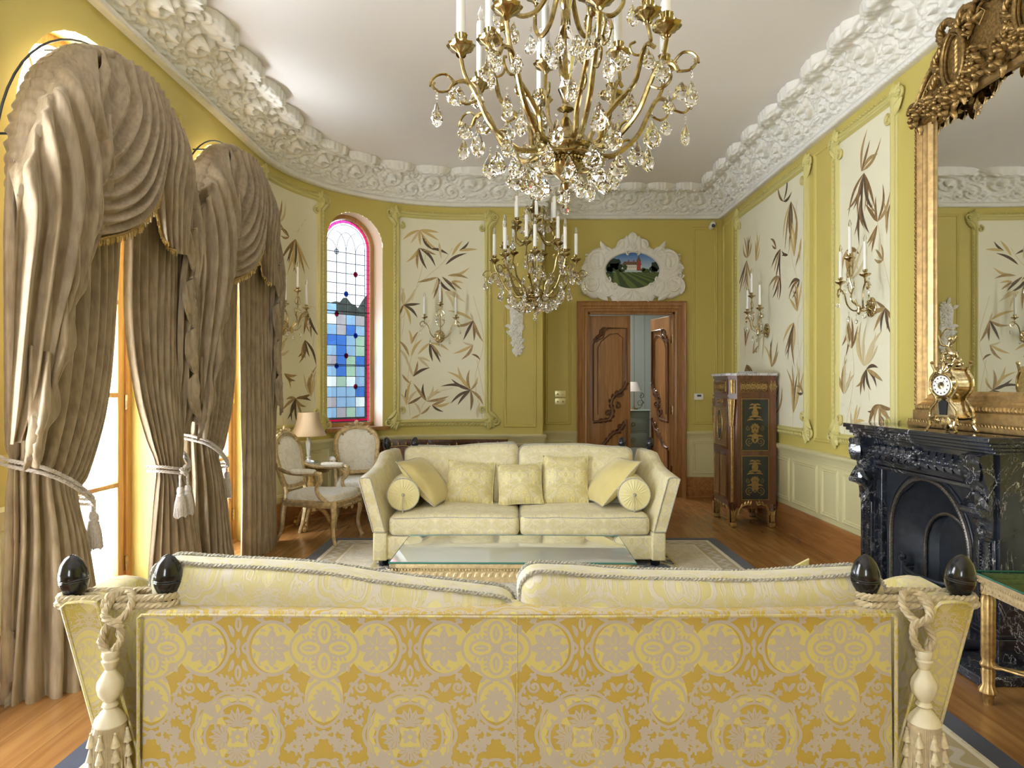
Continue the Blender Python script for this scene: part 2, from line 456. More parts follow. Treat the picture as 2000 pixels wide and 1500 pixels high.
def rug_mat():
    m, b = start('aubusson_rug'); x, y, z = xyz(coords())
    hx = 1.84; hy = 2.65
    e = MIN(hx-ABS(x), hy-ABS(y))                            # distance to rug edge
    al = x+y
    navy = (.020, .027, .062); cream = (.66, .61, .50); tan = (.42, .345, .20); lil = (.55, .52, .50)
    n = NOI(coords(), 7, 3, .6, 1.0); wob = NOI(coords(), 9, 2, .5, 1.2)
    s = SIN((x+y)*36); s2 = SIN((x-y)*36+1.0)
    sel = (hx-ABS(x)) < (hy-ABS(y))                          # along long side use y, else x
    t = x+(y-x)*sel
    sc = SS(ABS((e-.205)-SIN(t*44)*.030), .026, .017)
    c = MIX(SS(n, .42, .56), cream, (.60, .535, .42))
    c = MIX(SS(ABS(wob-.5), .030, .012)*.45, c, (.42, .34, .18))
    gd = (e > .125)*(e < .285)
    c = MIX(gd, c, tan); c = MIX(gd*sc, c, lil)
    for d in (.125, .285, .61): c = MIX(SS(ABS(e-d), .012, .008), c, (.72, .68, .58) if d < .5 else (.55, .42, .14))
    inner = e > .62
    v = NOI(coords(), 5.2, 4, .65, 1.6)
    fol = SS(v, .50, .525)
    c = MIX(inner, c, MIX(fol, navy, MIX(SS(wob, .4, .55), (.68, .62, .45), (.40, .31, .12))))
    mid = e > 1.08
    c = MIX(mid, c, MIX(SS(ABS(wob-.5), .04, .02)*.6, (.70, .66, .55), (.42, .35, .20)))
    c = MIX(e < .10, c, navy)
    setp(b, col=c, rough=.95, sheen=.2); BUMP(b, NOI(coords(), 260, 2), .4, .004); return m
rug_m = rug_mat()
def glass_pane(name, col=(1, 1, 1), refl=.10, rough=.0, fac_t=.92):
    m, b = start(name); t = E.t; t.nodes.remove(b)
    tr = t.nodes.new('ShaderNodeBsdfTransparent'); tr.inputs[0].default_value = col4(tuple(c*fac_t for c in col))
    gl = t.nodes.new('ShaderNodeBsdfGlossy'); gl.inputs['Roughness'].default_value = rough; gl.inputs[0].default_value = (1, 1, 1, 1)
    mx = t.nodes.new('ShaderNodeMixShader'); mx.inputs[0].default_value = refl*.5; t.links.new(tr.outputs[0], mx.inputs[1]); t.links.new(gl.outputs[0], mx.inputs[2])
    t.links.new(mx.outputs[0], t.nodes['Material Output'].inputs[0]); return m
pane = glass_pane('window_glass')
def stained(name, col, diff=.35):
    m, b = start(name); t = E.t; t.nodes.remove(b)
    n = NOI(coords('Object', scale=(1, 1, .35)), 60, 2, .6, 1.0)
    tr = t.nodes.new('ShaderNodeBsdfTransparent'); t.links.new(MIX(SS(n, .35, .65), col, tuple(c*.78 for c in col)), tr.inputs[0])
    tl = t.nodes.new('ShaderNodeBsdfTranslucent'); tl.inputs[0].default_value = col4(col)
    mx = t.nodes.new('ShaderNodeMixShader'); mx.inputs[0].default_value = diff
    t.links.new(tr.outputs[0], mx.inputs[1]); t.links.new(tl.outputs[0], mx.inputs[2])
    t.links.new(mx.outputs[0], t.nodes['Material Output'].inputs[0]); return m
SG = [stained('clear_textured_glass', (.42, .45, .48), .10), stained('pale_blue_glass', (.13, .21, .32), .12), stained('blue_glass', (.030, .085, .28), .12),
      stained('pale_green_glass', (.17, .25, .20), .12), stained('yellow_green_glass', (.30, .30, .06), .12), stained('lilac_glass', (.19, .175, .20), .12),
      stained('red_glass', (.28, .005, .03), .12), stained('deep_blue_glass', (.01, .04, .32), .12), stained('bright_clear_glass', (.065, .068, .072), .03)]
def lampshade():
    m, b = start('pleated_lampshade'); setp(b, col=(.50, .37, .22), rough=.7, sheen=.3)
    return m
lshade = lampshade()
def inlay():
    return simple('brass_inlay', (.36, .23, .07), .4, .5, var=.3, vsc=60)
inlay_m = inlay()
ebony = simple('ebonised_panel', (.018, .022, .020), .25, coat=.4)
# ------------------------------------------------------------- room shell
XL, XR, YF, YA, YB = -2.45, 2.78, 9.07, 8.46, -2.6      # left, right, far (door), apse-flat, back
RC, CX, CY = 1.88, -0.57, 6.58                          # quarter-round corner
SA = CY; SB = CY+RC*PI/2; XE = .374; SE = SB+(XE-CX)    # arc-length marks
ZC, ZT = 3.68, 4.05                                     # cornice underside, ceiling
def LW(s):                                              # left wall -> curved corner -> flat
    if s <= SA: return Vector((XL, s, 0)), Vector((1, 0, 0))
    if s <= SB:
        th = (s-SA)/RC; return Vector((CX-RC*cos(th), CY+RC*sin(th), 0)), Vector((cos(th), -sin(th), 0))
    return Vector((CX+(s-SB), YA, 0)), Vector((0, -1, 0))
def RW(s): return Vector((XR, s, 0)), Vector((-1, 0, 0))
def DW(s): return Vector((s, YF, 0)), Vector((0, -1, 0))
def QW(s): return Vector((XE, s, 0)), Vector((1, 0, 0))
def BW(s): return Vector((s, YB, 0)), Vector((0, 1, 0))
def on(fn, off0=0):                                     # (s, z, off) -> world
    def f(s, z, o=0):
        p, n = fn(s); q = p+n*(o+off0); return (q.x, q.y, z)
    return f
def seq(a, b, st):
    n = max(1, int(math.ceil((b-a)/st-1e-6))); return [a+(b-a)*i/n for i in range(n+1)]
DADO = .86
def wall(name, fn, s0, s1, st, z1=ZT, holes=(), mats=None, thick=.12):
    ss = set(round(x, 5) for x in seq(s0, s1, st))
    for h in holes:
        c, r = h['c'], h['r']; ss |= {round(c-r, 5), round(c+r, 5)}
        ss = {x for x in ss if not (c-r < x < c+r)}
        ss |= {round(c-r*cos(PI*i/20), 5) for i in range(21)}
    ss = sorted(ss); m = M(); f = on(fn)
    def hole(s):
        for h in holes:
            if h['c']-h['r']-1e-6 < s < h['c']+h['r']+1e-6:
                return h['z0'], h['zs']+(math.sqrt(max(0, h['r']**2-(s-h['c'])**2)) if h.get('arch', 1) else 0)
    def quad(a, b, za0, za1, zb0, zb1, mi):
        if za1-za0 < 1e-5 and zb1-zb0 < 1e-5: return
        m.put([f(a, za0), f(b, zb0), f(b, zb1), f(a, za1)], [(0, 1, 2, 3)], mi)
    for a, b in zip(ss, ss[1:]):
        mid = hole((a+b)/2)
        if mid is None:
            quad(a, b, 0, DADO, 0, DADO, 1); quad(a, b, DADO, z1, DADO, z1, 0)
        else:
            ha, hb = hole(a) or mid, hole(b) or mid
            if mid[0] > 0:
                z_ = min(DADO, mid[0]); quad(a, b, 0, z_, 0, z_, 1)
                if mid[0] > DADO: quad(a, b, DADO, mid[0], DADO, mid[0], 0)
            quad(a, b, ha[1], z1, hb[1], z1, 0)
    return S(name, m, mats or [paint, dado_paint], smooth=False)
HW = [dict(c=c, r=.665, z0=.0, zs=2.81) for c, dz in WIN]
HS = dict(c=SA+RC*math.radians(47.2), r=.365, z0=.985, zs=3.125)
wall('wall_left', LW, YB, SE, .1, holes=HW+[HS])
DX0, DX1, DZ = 1.0, 2.155, 2.45
wall('wall_far', DW, XE, XR, 5, holes=[dict(c=(DX0+DX1)/2, r=(DX1-DX0)/2, z0=0, zs=DZ, arch=0)])
wall('wall_return', QW, YA, YF, 5)
wall('wall_right', RW, YB, YF, 20)
wall('wall_back', BW, XL, XR, 20, holes=[dict(c=-1.1, r=.45, z0=1.0, zs=3.2, arch=0)])  # opening for the added back window
S('floor', M().box(XL-.6, XR+.3, YB-.2, YF+.15, -.08, 0), floor_m, smooth=False)
S('ceiling', M().box(XL-.2, XR+.2, YB-.2, YF+.2, ZT, ZT+.08), ceil_m, smooth=False)

# reveals of the arched openings
def reveal(name, fn, h, depth, mat, sill=None):
    c, r = h['c'], h['r']; pc, nc = fn(c); f = on(fn)
    out = [(c-r, h['z0'])]+[(c-r*cos(PI*i/24), h['zs']+r*sin(PI*i/24)) for i in range(25)]+[(c+r, h['z0'])]
    A = []; B = []
    for s, z in out:
        p = Vector(f(s, z)); A.append(p); d = (p-pc).dot(nc); B.append(p-nc*(d+depth)+nc*0)
    m = M(); m.grid([A, B]); return S(name, m, mat), B
for i, h in enumerate(HW): reveal('trim_%d' % (60+i), LW, h, .20, paint)
# --- arched french windows ---
def arch_pts(c, r, z0, zs, n=24):
    return [(c-r, z0)]+[(c-r*cos(PI*i/n), zs+r*sin(PI*i/n)) for i in range(n+1)]+[(c+r, z0)]
def arch_band(m, f, c, ro, ri, z0, zs, w0, w1, n=24):
    O = arch_pts(c, ro, z0, zs, n); I = arch_pts(c, ri, z0, zs, n)
    P = [[f(s, z, w0) for s, z in O], [f(s, z, w1) for s, z in O], [f(s, z, w1) for s, z in I], [f(s, z, w0) for s, z in I]]
    m.grid(P, closed_u=True)
def french_window(idx, c):
    f = lambda s, z, w: (XL-.20+w, s, z)
    root = thing('window_%d' % idx, None, None); root['kind'] = 'structure'
    m = M(); arch_band(m, f, c, .668, .60, 0, 2.81, -.07, .03)
    m.box(XL-.27, XL-.17, c-.62, c+.62, 2.74, 2.84, .01); m.box(XL-.30, XL-.15, c-.64, c+.64, 0, .03)
    m.build('window_frame', winoak, root)
    m = M()                                                 # arched transom light bars
    for a in (60, 90, 120):
        m.tube([f(c, 2.84, -.02), f(c+.6*cos(math.radians(a)), 2.81+.6*sin(math.radians(a)), -.02)], .012, 6)
    m.tube([f(c+.3*cos(PI*i/14), 2.82+.3*sin(PI*i/14), -.02) for i in range(15)], .012, 6)
    m.build('transom_bars', winoak, root)
    for sg in (-1, 1):                                      # two leaves
        a, b = (c-.60, c) if sg < 0 else (c, c+.60)
        m = M(); x0, x1 = XL-.235, XL-.18
        m.box(x0, x1, a, a+.075, .03, 2.74, .008); m.box(x0, x1, b-.075, b, .03, 2.74, .008)
        m.box(x0, x1, a+.07, b-.07, .03, .20, .008); m.box(x0, x1, a+.07, b-.07, 2.66, 2.74, .008)
        m.box(x0+.01, x1+.012, a+.075, b-.075, .05, .17, .012)
        for z in (.80, 1.40, 2.02): m.box(x0, x1, a+.07, b-.07, z-.016, z+.016, .008)
        lf = m.build('window_leaf', winoak, root)
        g = M().box(x0+.02, x0+.026, a+.07, b-.07, .18, 2.68); g.build('pane', pane, lf, smooth=False)
        m = M()
        for z in (.26, 1.35, 2.5): m.tube([(x1+.008, (c+sg*.605), z-.05), (x1+.008, (c+sg*.605), z+.05)], .011, 8)
        m.build('hinge', brass, lf)
    m = M()                                                 # ornate espagnolette bolt with handle
    xb = XL-.165; yb = c-.03
    m.tube([(xb, yb, .1), (xb, yb, 2.6)], .008, 6)
    for z in (.3, .7, 1.55, 2.2): m.lathe([(.001, -.04), (.014, -.035), (.02, -.01), (.02, .01), (.014, .035), (.001, .04)], (xb, yb, z), 10)
    m.lathe([(.001, -.16), (.012, -.15), (.022, -.12), (.012, -.10), (.026, -.06), (.016, -.03), (.03, 0), (.016, .03), (.026, .07), (.012, .10), (.02, .13), (.001, .17)], (xb+.01, yb, 1.02), 10)
    m.tube(cr([(xb+.02, yb, 1.0), (xb+.06, yb+.01, .97), (xb+.06, yb+.03, .90), (xb+.05, yb+.05, .84)], 10), [.010, .016], 8)
    m.ball((xb+.05, yb+.05, .83), .022, 8)
    m.build('espagnolette_handle', brass, root)
for i, (c, dz) in enumerate(WIN): french_window(i+1, c)
# exterior terrace so the view through the panes has ground
S('ground', M().box(-3.7, XL-.36, 1, 8, -.12, -.05).box(-5, -.8, 9.4, 12.2, -.12, -.05), stone, smooth=False)
def hedge():  # added outside to darken the view behind the lower stained panes
    m = M(); P = []
    for i in range(61):
        row = []
        for j in range(25):
            a = -.2+(PI+.4)*j/24; x = 3.4*(i/60-.5); q = Vector((x, .8*cos(a) if 0 < a < PI else (.8 if a <= 0 else -.8), 1.75+1.0*sin(a) if 0 < a < PI else -.05)); n_ = noise.noise(q*4)*.16+noise.noise(q*11)*.08
            row.append((q.x, q.y*(1+n_), max(-.05, q.z*(1+n_*.6))))
        P.append(row)
    m.grid(P); o = m.build('added_hedge', simple('hedge_leaves', (.022, .04, .015), .8, var=.6, vsc=14, bump=.6, bsc=30))
    o.location = (-2.65, 10.7, 0); o.rotation_euler = (0, 0, math.radians(14)); tag(o, 'tall green hedge added to darken the view behind the stained glass window', 'hedge')
hedge()
# unseen sash window behind the camera, added to let in more light
for k, xc in enumerate((-1.1,)):
    r_ = thing('window_%d' % (6+k), None, None); r_['kind'] = 'structure'
    m = M()
    for a, b in ((xc-.45, xc-.40), (xc+.40, xc+.45), (xc-.03, xc+.03)): m.box(a, b, YB-.12, YB-.04, 1.0, 3.2)
    for z in (1.0, 1.7, 2.4, 3.14): m.box(xc-.45, xc+.45, YB-.11, YB-.05, z, z+.06)
    m.build('window_frame', winoak, r_)
    M().box(xc-.42, xc+.42, YB-.085, YB-.08, 1.04, 3.16).build('pane', pane, r_, smooth=False)

# --- stained glass window in the curved wall ---
rv, _ = reveal('trim_70', LW, HS, .26, simple('reveal_white_paint', (.78, .74, .52), .5))
pc, nc = LW(HS['c']); tc_ = Vector((-nc.y, nc.x, 0)); tc_ = tc_ if tc_.x > 0 else -tc_   # tc_: rightward
SGD = .19
def sgf(u, v, w=0):                                     # u across (m, centre 0), v height, w toward the room
    p = pc+tc_*u-nc*(SGD-w); return (p.x, p.y, v)
sg = thing('window_9', None, None); sg['kind'] = 'structure'
m = M(); arch_band(m, sgf, 0, .37, .318, .985, 3.125, -.05, .03); m.box(0, 0, 0, 0, 0, 0)
fr = m
st = len(fr.v); fr.box(-.37, .37, .985, 1.035, -.05, .03); fr.map(sgf, st); fr.build('window_frame', winoak, sg)
m = M(); st = 0; m.box(-.40, .42, .945, .987, -.0, .30); m.map(lambda u, v, w: sgf(u, v, w-.02)); m.build('window_sill', oak_x, sg)
# panes: grid 4 x 18, arch head, border strip
GW = .250; PW = 2*GW/4; Z0 = 1.095; PHT = .122
g = M(); ld = M()
rnd = random.Random(5)
hues = {}
rows = int((3.12-Z0)/PHT)
for r in range(rows):
    for c_ in range(4):
        t = r/rows
        q = rnd.random()
        if t > .80: mi = 8
        elif t > .62: mi = 8 if q < .8 else 1
        elif t > .45: mi = [0, 0, 1, 2, 1, 4, 5][int(q*7)]
        else: mi = [1, 2, 3, 4, 0, 1, 5, 3, 1][int(q*9)]
        hues[r, c_] = mi
        x0 = -GW+c_*PW; z0 = Z0+r*PHT
        g.mi = mi; g.put([sgf(x0, z0), sgf(x0+PW, z0), sgf(x0+PW, z0+PHT), sgf(x0, z0+PHT)], [(0, 1, 2, 3)])
ztop = Z0+rows*PHT
n = 16                                                    # arch head glass
g.mi = 8
pts = [(-GW, ztop), (GW, ztop)]+[(GW*cos(PI*i/n), 3.125+GW*sin(PI*i/n)) for i in range(n+1)]
g.put([sgf(*p) for p in pts], [tuple(range(len(pts)))])
# borders: clear strip, red strip, clear strip
def border(ro, ri, mi, z0o, z0i):
    O = arch_pts(0, ro, z0o, 3.125, 20); I = arch_pts(0, ri, z0i, 3.125, 20); g.mi = mi
    g.grid([[sgf(*p) for p in O], [sgf(*p) for p in I]])
    g.put([sgf(-ro, z0o), sgf(ro, z0o), sgf(ri, z0i), sgf(-ri, z0i)], [(0, 1, 2, 3)])
border(.322, .303, 8, 1.03, 1.05); border(.303, .276, 6, 1.05, 1.076); border(.276, .250, 8, 1.076, Z0)
def came(a, b, th=.0042, w=.004):
    ld.tube([sgf(a[0], a[1], w), sgf(b[0], b[1], w)], th, 4)
for r in range(rows+1): came((-GW, Z0+r*PHT), (GW, Z0+r*PHT))
for c_ in range(5): came((-GW+c_*PW, Z0), (-GW+c_*PW, ztop if 0 < c_ < 4 else 3.125))
for rr, z0 in ((.303, 1.05), (.276, 1.076), (.25, Z0)):
    ld.tube([sgf(*p, .004) for p in arch_pts(0, rr, z0, 3.125, 28)]+[sgf(-rr, z0, .004)], .003, 4)
for k in range(0, 38):
    z = 1.05+k*.057
    if z < 3.12:
        for sgn in (-1, 1): came((sgn*.25, z), (sgn*.322, z), .0022)
for k in range(1, 12):
    a = PI*k/12; came((.25*cos(a), 3.125+.25*sin(a)), (.322*cos(a), 3.125+.322*sin(a)), .0022)
for c_ in range(1, 4):                                     # interlaced gothic heads
    x0 = -GW+c_*PW
    for dx in (-PW, PW):
        P = [sgf(x0+dx*(1-cos(PI/2*t/8)), ztop+.24*sin(PI/2*t/8)*(1 if abs(x0+dx) < GW-.01 else .6), .004) for t in range(9)]
        ld.tube(P, .0028, 4)
for z in (1.72, 2.35): ld.tube([sgf(-.31, z, .008), sgf(.31, z, .008)], .006, 4)
for (c_, r, mi) in ((3, 3, 6), (1, 5, 7), (2, 6, 6), (3, 7.999, 7), (1, 10, 6), (2, 12, 7), (3, 14, 6), (1, 16, 0)):
    x0 = -GW+c_*PW*1.0; z0 = Z0+round(r)*PHT
    g.mi = mi; n = 16
    P = [sgf(x0+.026*cos(2*PI*k/n), z0+.031*sin(2*PI*k/n), .006) for k in range(n)]
    g.put(P+[sgf(x0, z0, .016)], [(k, (k+1) % n, n) for k in range(n)])
    ld.tube(P+[P[0]], .0035, 4)
g.build('pane', SG, sg, smooth=False); ld.build('lead_came', lead, sg, smooth=False)

# ------------------------------------------------------------- mouldings
def rectframe(m, fn, s0, s1, z0, z1, prof, st=.12, rope=0):
    """prof: (inward, height) ring profile of a rectangular moulding on a wall"""
    f = on(fn); loops = []
    for (o, h) in prof:
        a, b, c, d = s0+o, s1-o, z0+o, z1-o
        S_ = seq(0, 1, min(1, st/max(.01, s1-s0)))
        P = [f(a+(b-a)*t, c, h) for t in S_]+[f(b-(b-a)*t, d, h) for t in S_]
        loops.append(P)
    m.grid(loops, closed_v=True)
THIN = [(-.022, 0), (-.020, .008), (-.012, .013), (-.006, .008), (.002, .006), (.008, .010), (.014, .003), (.016, 0)]
def fine_frames(name, fn, rects, mat, st=.1):
    m = M()
    for r in rects: rectframe(m, fn, *r, THIN, st)
    return S(name, m, mat)
UP = (.98, 3.58)
fine_frames('trim_1', LW, [(4.86, 5.02, 1.0, 3.45), (3.02, 3.22, 1.0, 3.45), (1.1, 1.3, 1.0, 3.45), (6.56, 6.60, 1.0, 1.1)], paint)
fine_frames('trim_2', LW, [(SB+.36+.12, SE-.10, .98, 3.58)], paint)
fine_frames('trim_3', DW, [(XE+.08, .76, .98, 3.56), (2.41, 2.70, .98, 3.56)], paint)
fine_frames('trim_4', RW, [(5.93, 6.26, .98, 3.58), (8.62, 8.98, .98, 3.58), (2.3, 2.8, .98, 3.58), (1.2, 2.2, .98, 3.58)], paint)
fine_frames('trim_5', RW, [(5.32, 5.72, .33, .72), (5.84, 6.12, .33, .72), (6.24, 6.75, .33, .72), (6.87, 7.5, .33, .72), (7.62, 8.1, .33, .72), (8.22, 8.9, .33, .72), (2.2, 3.2, .33, .72), (1.0, 2.0, .33, .72)], dado_paint)
fine_frames('trim_6', DW, [(XE+.08, .76, .33, .72), (2.41, 2.70, .33, .72)], dado_paint)
fine_frames('trim_7', LW, [(2.86, 3.24, .33, .74), (1.1, 1.3, .33, .74), (4.84, 5.0, .33, .74), (6.75, 7.15, .33, .74), (7.27, 7.67, .33, .74), (7.8, 8.6, .33, .74), (8.75, 9.5, .33, .74), (9.62, SE-.1, .33, .74)], dado_paint)
def rail(name, fn, s0, s1, prof, mat, st=.1):
    m = M(); f = on(fn); m.grid([[f(s, z, o) for s in seq(s0, s1, st)] for (o, z) in prof]); return S(name, m, mat)
DR = [(0, .76), (.008, .765), (.008, .785), (.02, .80), (.022, .815), (.034, .83), (.044, .845), (.046, .862), (.03, .872), (0, .876)]
BB = [(.0, .262), (.012, .258), (.022, .235), (.026, .205), (.032, .195), (.034, .012), (.05, .0)]
k = 10
def segs(fn, pieces, prof, nm, mat):
    global k
    for a, b in pieces: k += 1; rail((nm % k), fn, a, b, prof, mat)
for fn, pcs in ((LW, [(YB, .30-.7), (.30+.7, 4.03-.68), (4.71, 5.12), (6.48, SE+.04)]), (QW, [(YA-.04, YF)]), (DW, [(XE, DX0-.14), (DX1+.14, XR)]), (RW, [(YB, 3.45), (4.9, YF)])):
    segs(fn, pcs, DR, 'trim_%d', dado_paint); segs(fn, pcs, BB, 'baseboard_%d', oak_y)

# ------------------------------------------------------------- bamboo murals with carved frames
FRM = [(-.075, 0), (-.072, .014), (-.060, .022), (-.048, .014), (-.040, .012), (-.020, .030), (-.006, .030), (.004, .016), (.010, .006), (.012, 0)]
def bamboo(m, W, H, clusters, stems):
    """leaves painted on a panel W x H (u right, v up), w tiny; each cluster (u,v,[(du,dv,tone,curve)..])"""
    for P in stems:
        pts = cr([(u*W, v*H, .0012) for u, v in P], 14)
        for a, b in zip(pts, pts[1:]):
            d = (b-a); nrm = Vector((-d.y, d.x, 0)).normalized()*.0022; m.mi = 1
            m.put([a-nrm, b-nrm, b+nrm, a+nrm], [(0, 1, 2, 3)])
    lay = 0
    for (u, v, L) in clusters:
        for (du, dv, tone, cu) in L:
            lay += 1; x, y = u*W, v*H; ln = math.hypot(du, dv); a = math.atan2(dv, du)
            m.mi = 1+tone; n = 9; wd = min(.034, .010+ln*.105); P = []
            for i in range(n+1):
                t = i/n; px = x+du*t; py = y+dv*t
                o = cu*ln*.35*sin(PI*t); px += -sin(a)*o; py += cos(a)*o
                ww = wd*.5*(sin(PI*t**.85)**.9 if 0 < t < 1 else 0)+.0006
                P.append([(px+sin(a)*ww, py-cos(a)*ww, .0015+lay*4e-5), (px-sin(a)*ww, py+cos(a)*ww, .0015+lay*4e-5)])
            m.grid(P)
def spray(rn, u, v, n, ang, spread, L, tones=(0, 1, 2, 3)):
    out = []
    for i in range(n):
        a = ang+spread*((i+.5)/n-.5)*2+rn.uniform(-.12, .12); l = L*rn.uniform(.65, 1.1)
        out.append((l*cos(a), l*sin(a), rn.choice(tones), rn.uniform(-.5, .5)))
    return (u, v, out)
def carved_frame(m, fn, s0, s1, z0, z1, flip=1, st=.1):
    rectframe(m, fn, s0, s1, z0, z1, FRM, st)
    f = on(fn)
    # carved leaf running along the moulding
    def run(a, b, horiz, fixed):
        for t in seq(a, b, .045)[:-1]:
            st_ = len(m.v)
            if horiz: m.leaf(t, fixed, .35, .04, .022, .010, .5, .026, 3, 2)
            else: m.leaf(fixed, t, PI/2-.35, .04, .022, .010, .5, .026, 3, 2)
            m.map(f, st_)
    run(s0+.05, s1-.05, True, z0-.055); run(s0+.05, s1-.05, True, z1+.055); run(z0+.05, z1-.05, False, s0-.055); run(z0+.05, z1-.05, False, s1+.055)
    for (cs, cz, sx, sz) in ((s0, z1, 1, 1), (s1, z1, -1, 1), (s0, z0, 1, -1), (s1, z0, -1, -1)):
        st_ = len(m.v); B = .02; k_ = 1.0 if sz > 0 else 1.15
        m.scroll(.035, -.13*k_, .042, 1.1, PI/2, -1, .016, B); m.scroll(-.13*k_, .02, .05, 1.2, 0, 1, .016, B)
        m.leaf(-.02, -.10, 2.2, .20*k_, .10, .03, -.9, B, 8, 4); m.leaf(-.05, -.14, 1.9, .17, .07, .03, .9, B, 8, 4)
        m.leaf(.02, .0, 2.6, .16, .07, .03, -1.2, B, 8, 4); m.leaf(-.11, .0, .3, .16, .07, .03, .8, B, 8, 4); m.leaf(-.08, -.06, 1.0, .15, .05, .03, -1.2, B, 8, 4)
        m.fan(-.06, .02, 2.2, 5, 1.0, .11, .04, .02, B)
        m.tube(cr([(.01, -.18, B), (.03, -.08, B+.01), (-.03, 0, B+.015), (-.10, .05, B+.01), (-.18, .03, B)], 14), [.010, .022, .010], 6) if 0 else None
        m.map(lambda u, v, w_, cs=cs, cz=cz, sx=sx, sz=sz: f(cs+sx*u*.9, cz+sz*v*.9, w_), st_)
def mural(fn, s0, s1, z0, z1, clusters, stems, label, mirror=False):
    W, H = s1-s0, z1-z0; f = on(fn)
    root = thing('bamboo_wall_panel', label, 'wall panel', (0, 0, 0), 0, 'bamboo painted wall panels')
    m = M(); m.grid([[(u, v, .001) for v in (0, H)] for u in seq(0, W, .06)])
    bamboo(m, W, H, clusters, stems)
    m.map((lambda u, v, w_: f(s1-u, z0+v, .003+w_)) if mirror else (lambda u, v, w_: f(s0+u, z0+v, .003+w_)))
    m.build('painted_canvas', [mural_m]+LEAF, root)
    m = M(); carved_frame(m, fn, s0, s1, z0, z1); m.build('carved_frame', paint_fr, root)
paint_fr = simple('carved_moulding_paint', (.60, .54, .20), .5)
# apse panel (traced layout, coordinates in zoom pixels 900..1505 x 255..1600)
raw = [((1045, 335), [(925, 410, 0), (980, 430, 4), (1050, 440, 0), (1180, 345, 0), (1180, 400, 0), (1190, 470, 0)]), ((1062, 370), [(1145, 465, 3)]),
 ((1040, 455), [(950, 555, 0), (1030, 595, 1), (1095, 595, 3), (1155, 575, 3), (1160, 495, 1)]), ((1120, 455), [(1245, 490, 3)]), ((1180, 410), [(1195, 520, 4)]),
 ((1270, 500), [(1345, 395, 0)]), ((1320, 465), [(1390, 400, 3), (1450, 455, 0)]), ((1225, 560), [(1375, 480, 3)]),
 ((1170, 645), [(1025, 685, 1), (1140, 790, 2), (1200, 860, 1), (1280, 745, 3), (1130, 760, 4)]), ((1200, 640), [(1300, 735, 3), (1280, 690, 2)]), ((1240, 632), [(1395, 575, 0), (1385, 650, 1)]),
 ((1265, 670), [(1340, 725, 1), (1350, 680, 0)]), ((1220, 740), [(1280, 850, 4), (1360, 810, 4), (1330, 775, 4)]),
 ((930, 838), [(905, 905, 2), (935, 725, 0), (1050, 825, 3), (1030, 920, 3), (980, 970, 0), (915, 720, 4), (1010, 730, 4)]),
 ((1420, 932), [(1240, 866, 0), (1285, 965, 1), (1350, 1065, 3), (1425, 1070, 2), (1490, 1078, 1), (1400, 880, 4)]),
 ((1115, 1085), [(1030, 1165, 0), (1135, 1210, 3), (1190, 1218, 3), (1195, 1180, 1), (1250, 1135, 0)]), ((1418, 1095), [(1280, 1155, 0), (1335, 1195, 1), (1345, 1075, 4)]), ((1408, 1158), [(1470, 1200, 2)]),
 ((985, 1095), [(1035, 1010, 1), (968, 1000, 0)]), ((905, 1078), [(970, 1180, 1)]), ((902, 1130), [(962, 1240, 4)]), ((985, 1180), [(1065, 1060, 0)]), ((1030, 1182), [(1115, 1255, 4), (1120, 1210, 4)]),
 ((998, 1310), [(1030, 1205, 1), (1115, 1250, 3), (960, 1200, 4)]), ((920, 1295), [(985, 1360, 1)]), ((1400, 1400), [(1235, 1275, 0), (1310, 1240, 0), (1395, 1260, 1), (1450, 1310, 0), (1265, 1325, 3), (1450, 1345, 1), (1260, 1490, 3), (1310, 1500, 3), (1400, 1540, 2), (1490, 1500, 1), (1190, 1375, 3)]),
 ((952, 1500), [(950, 1390, 3), (905, 1420, 4), (985, 1330, 0)]), ((960, 1492), [(1065, 1435, 2), (1030, 1400, 4)]), ((1092, 1475), [(1070, 1355, 3), (1000, 1355, 1), (1195, 1410, 0), (1250, 1440, 1), (1140, 1370, 4), (1180, 1390, 4)]),
 ((1130, 1500), [(1260, 1480, 0), (1210, 1545, 3), (1230, 1460, 1)]), ((1050, 1560), [(980, 1590, 0), (1120, 1500, 1), (1000, 1480, 4)]), ((1450, 1590), [(1470, 1480, 4)])]
rn = random.Random(3)
def fix(raw, X0, X1, Y0, Y1, W, H):
    out = []
    for (bx, by), L in raw:
        u = (bx-X0)/(X1-X0); v = 1-(by-Y0)/(Y1-Y0)
        out.append((u, v, [((tx-bx)/(X1-X0)*W, -(ty-by)/(Y1-Y0)*H, tn, rn.uniform(-.35, .35)) for tx, ty, tn in L]))
    return out
P2S0, P2S1 = SA+RC*math.radians(64.6), SB+.235
PZ0, PZ1 = 1.05, 3.53
st2 = [[(.0, .48), (.16, .60), (.35, .88)], [(.05, .55), (.25, .68), (.5, .78), (.62, .86)], [(.0, .3), (.06, .52), (.02, .6)], [(.13, .02), (.1, .2), (.2, .4), (.36, .5)],
       [(.97, .0), (.88, .2), (.98, .4), (.86, .62)], [(.2, 0), (.35, .12), (.62, .16)], [(.98, .12), (.9, .3)]]
mural(LW, P2S0, P2S1, PZ0, PZ1, fix(raw, 900, 1505, 255, 1600, P2S1-P2S0, PZ1-PZ0), st2, 'cream bamboo mural panel on the curved end wall right of the stained glass window')
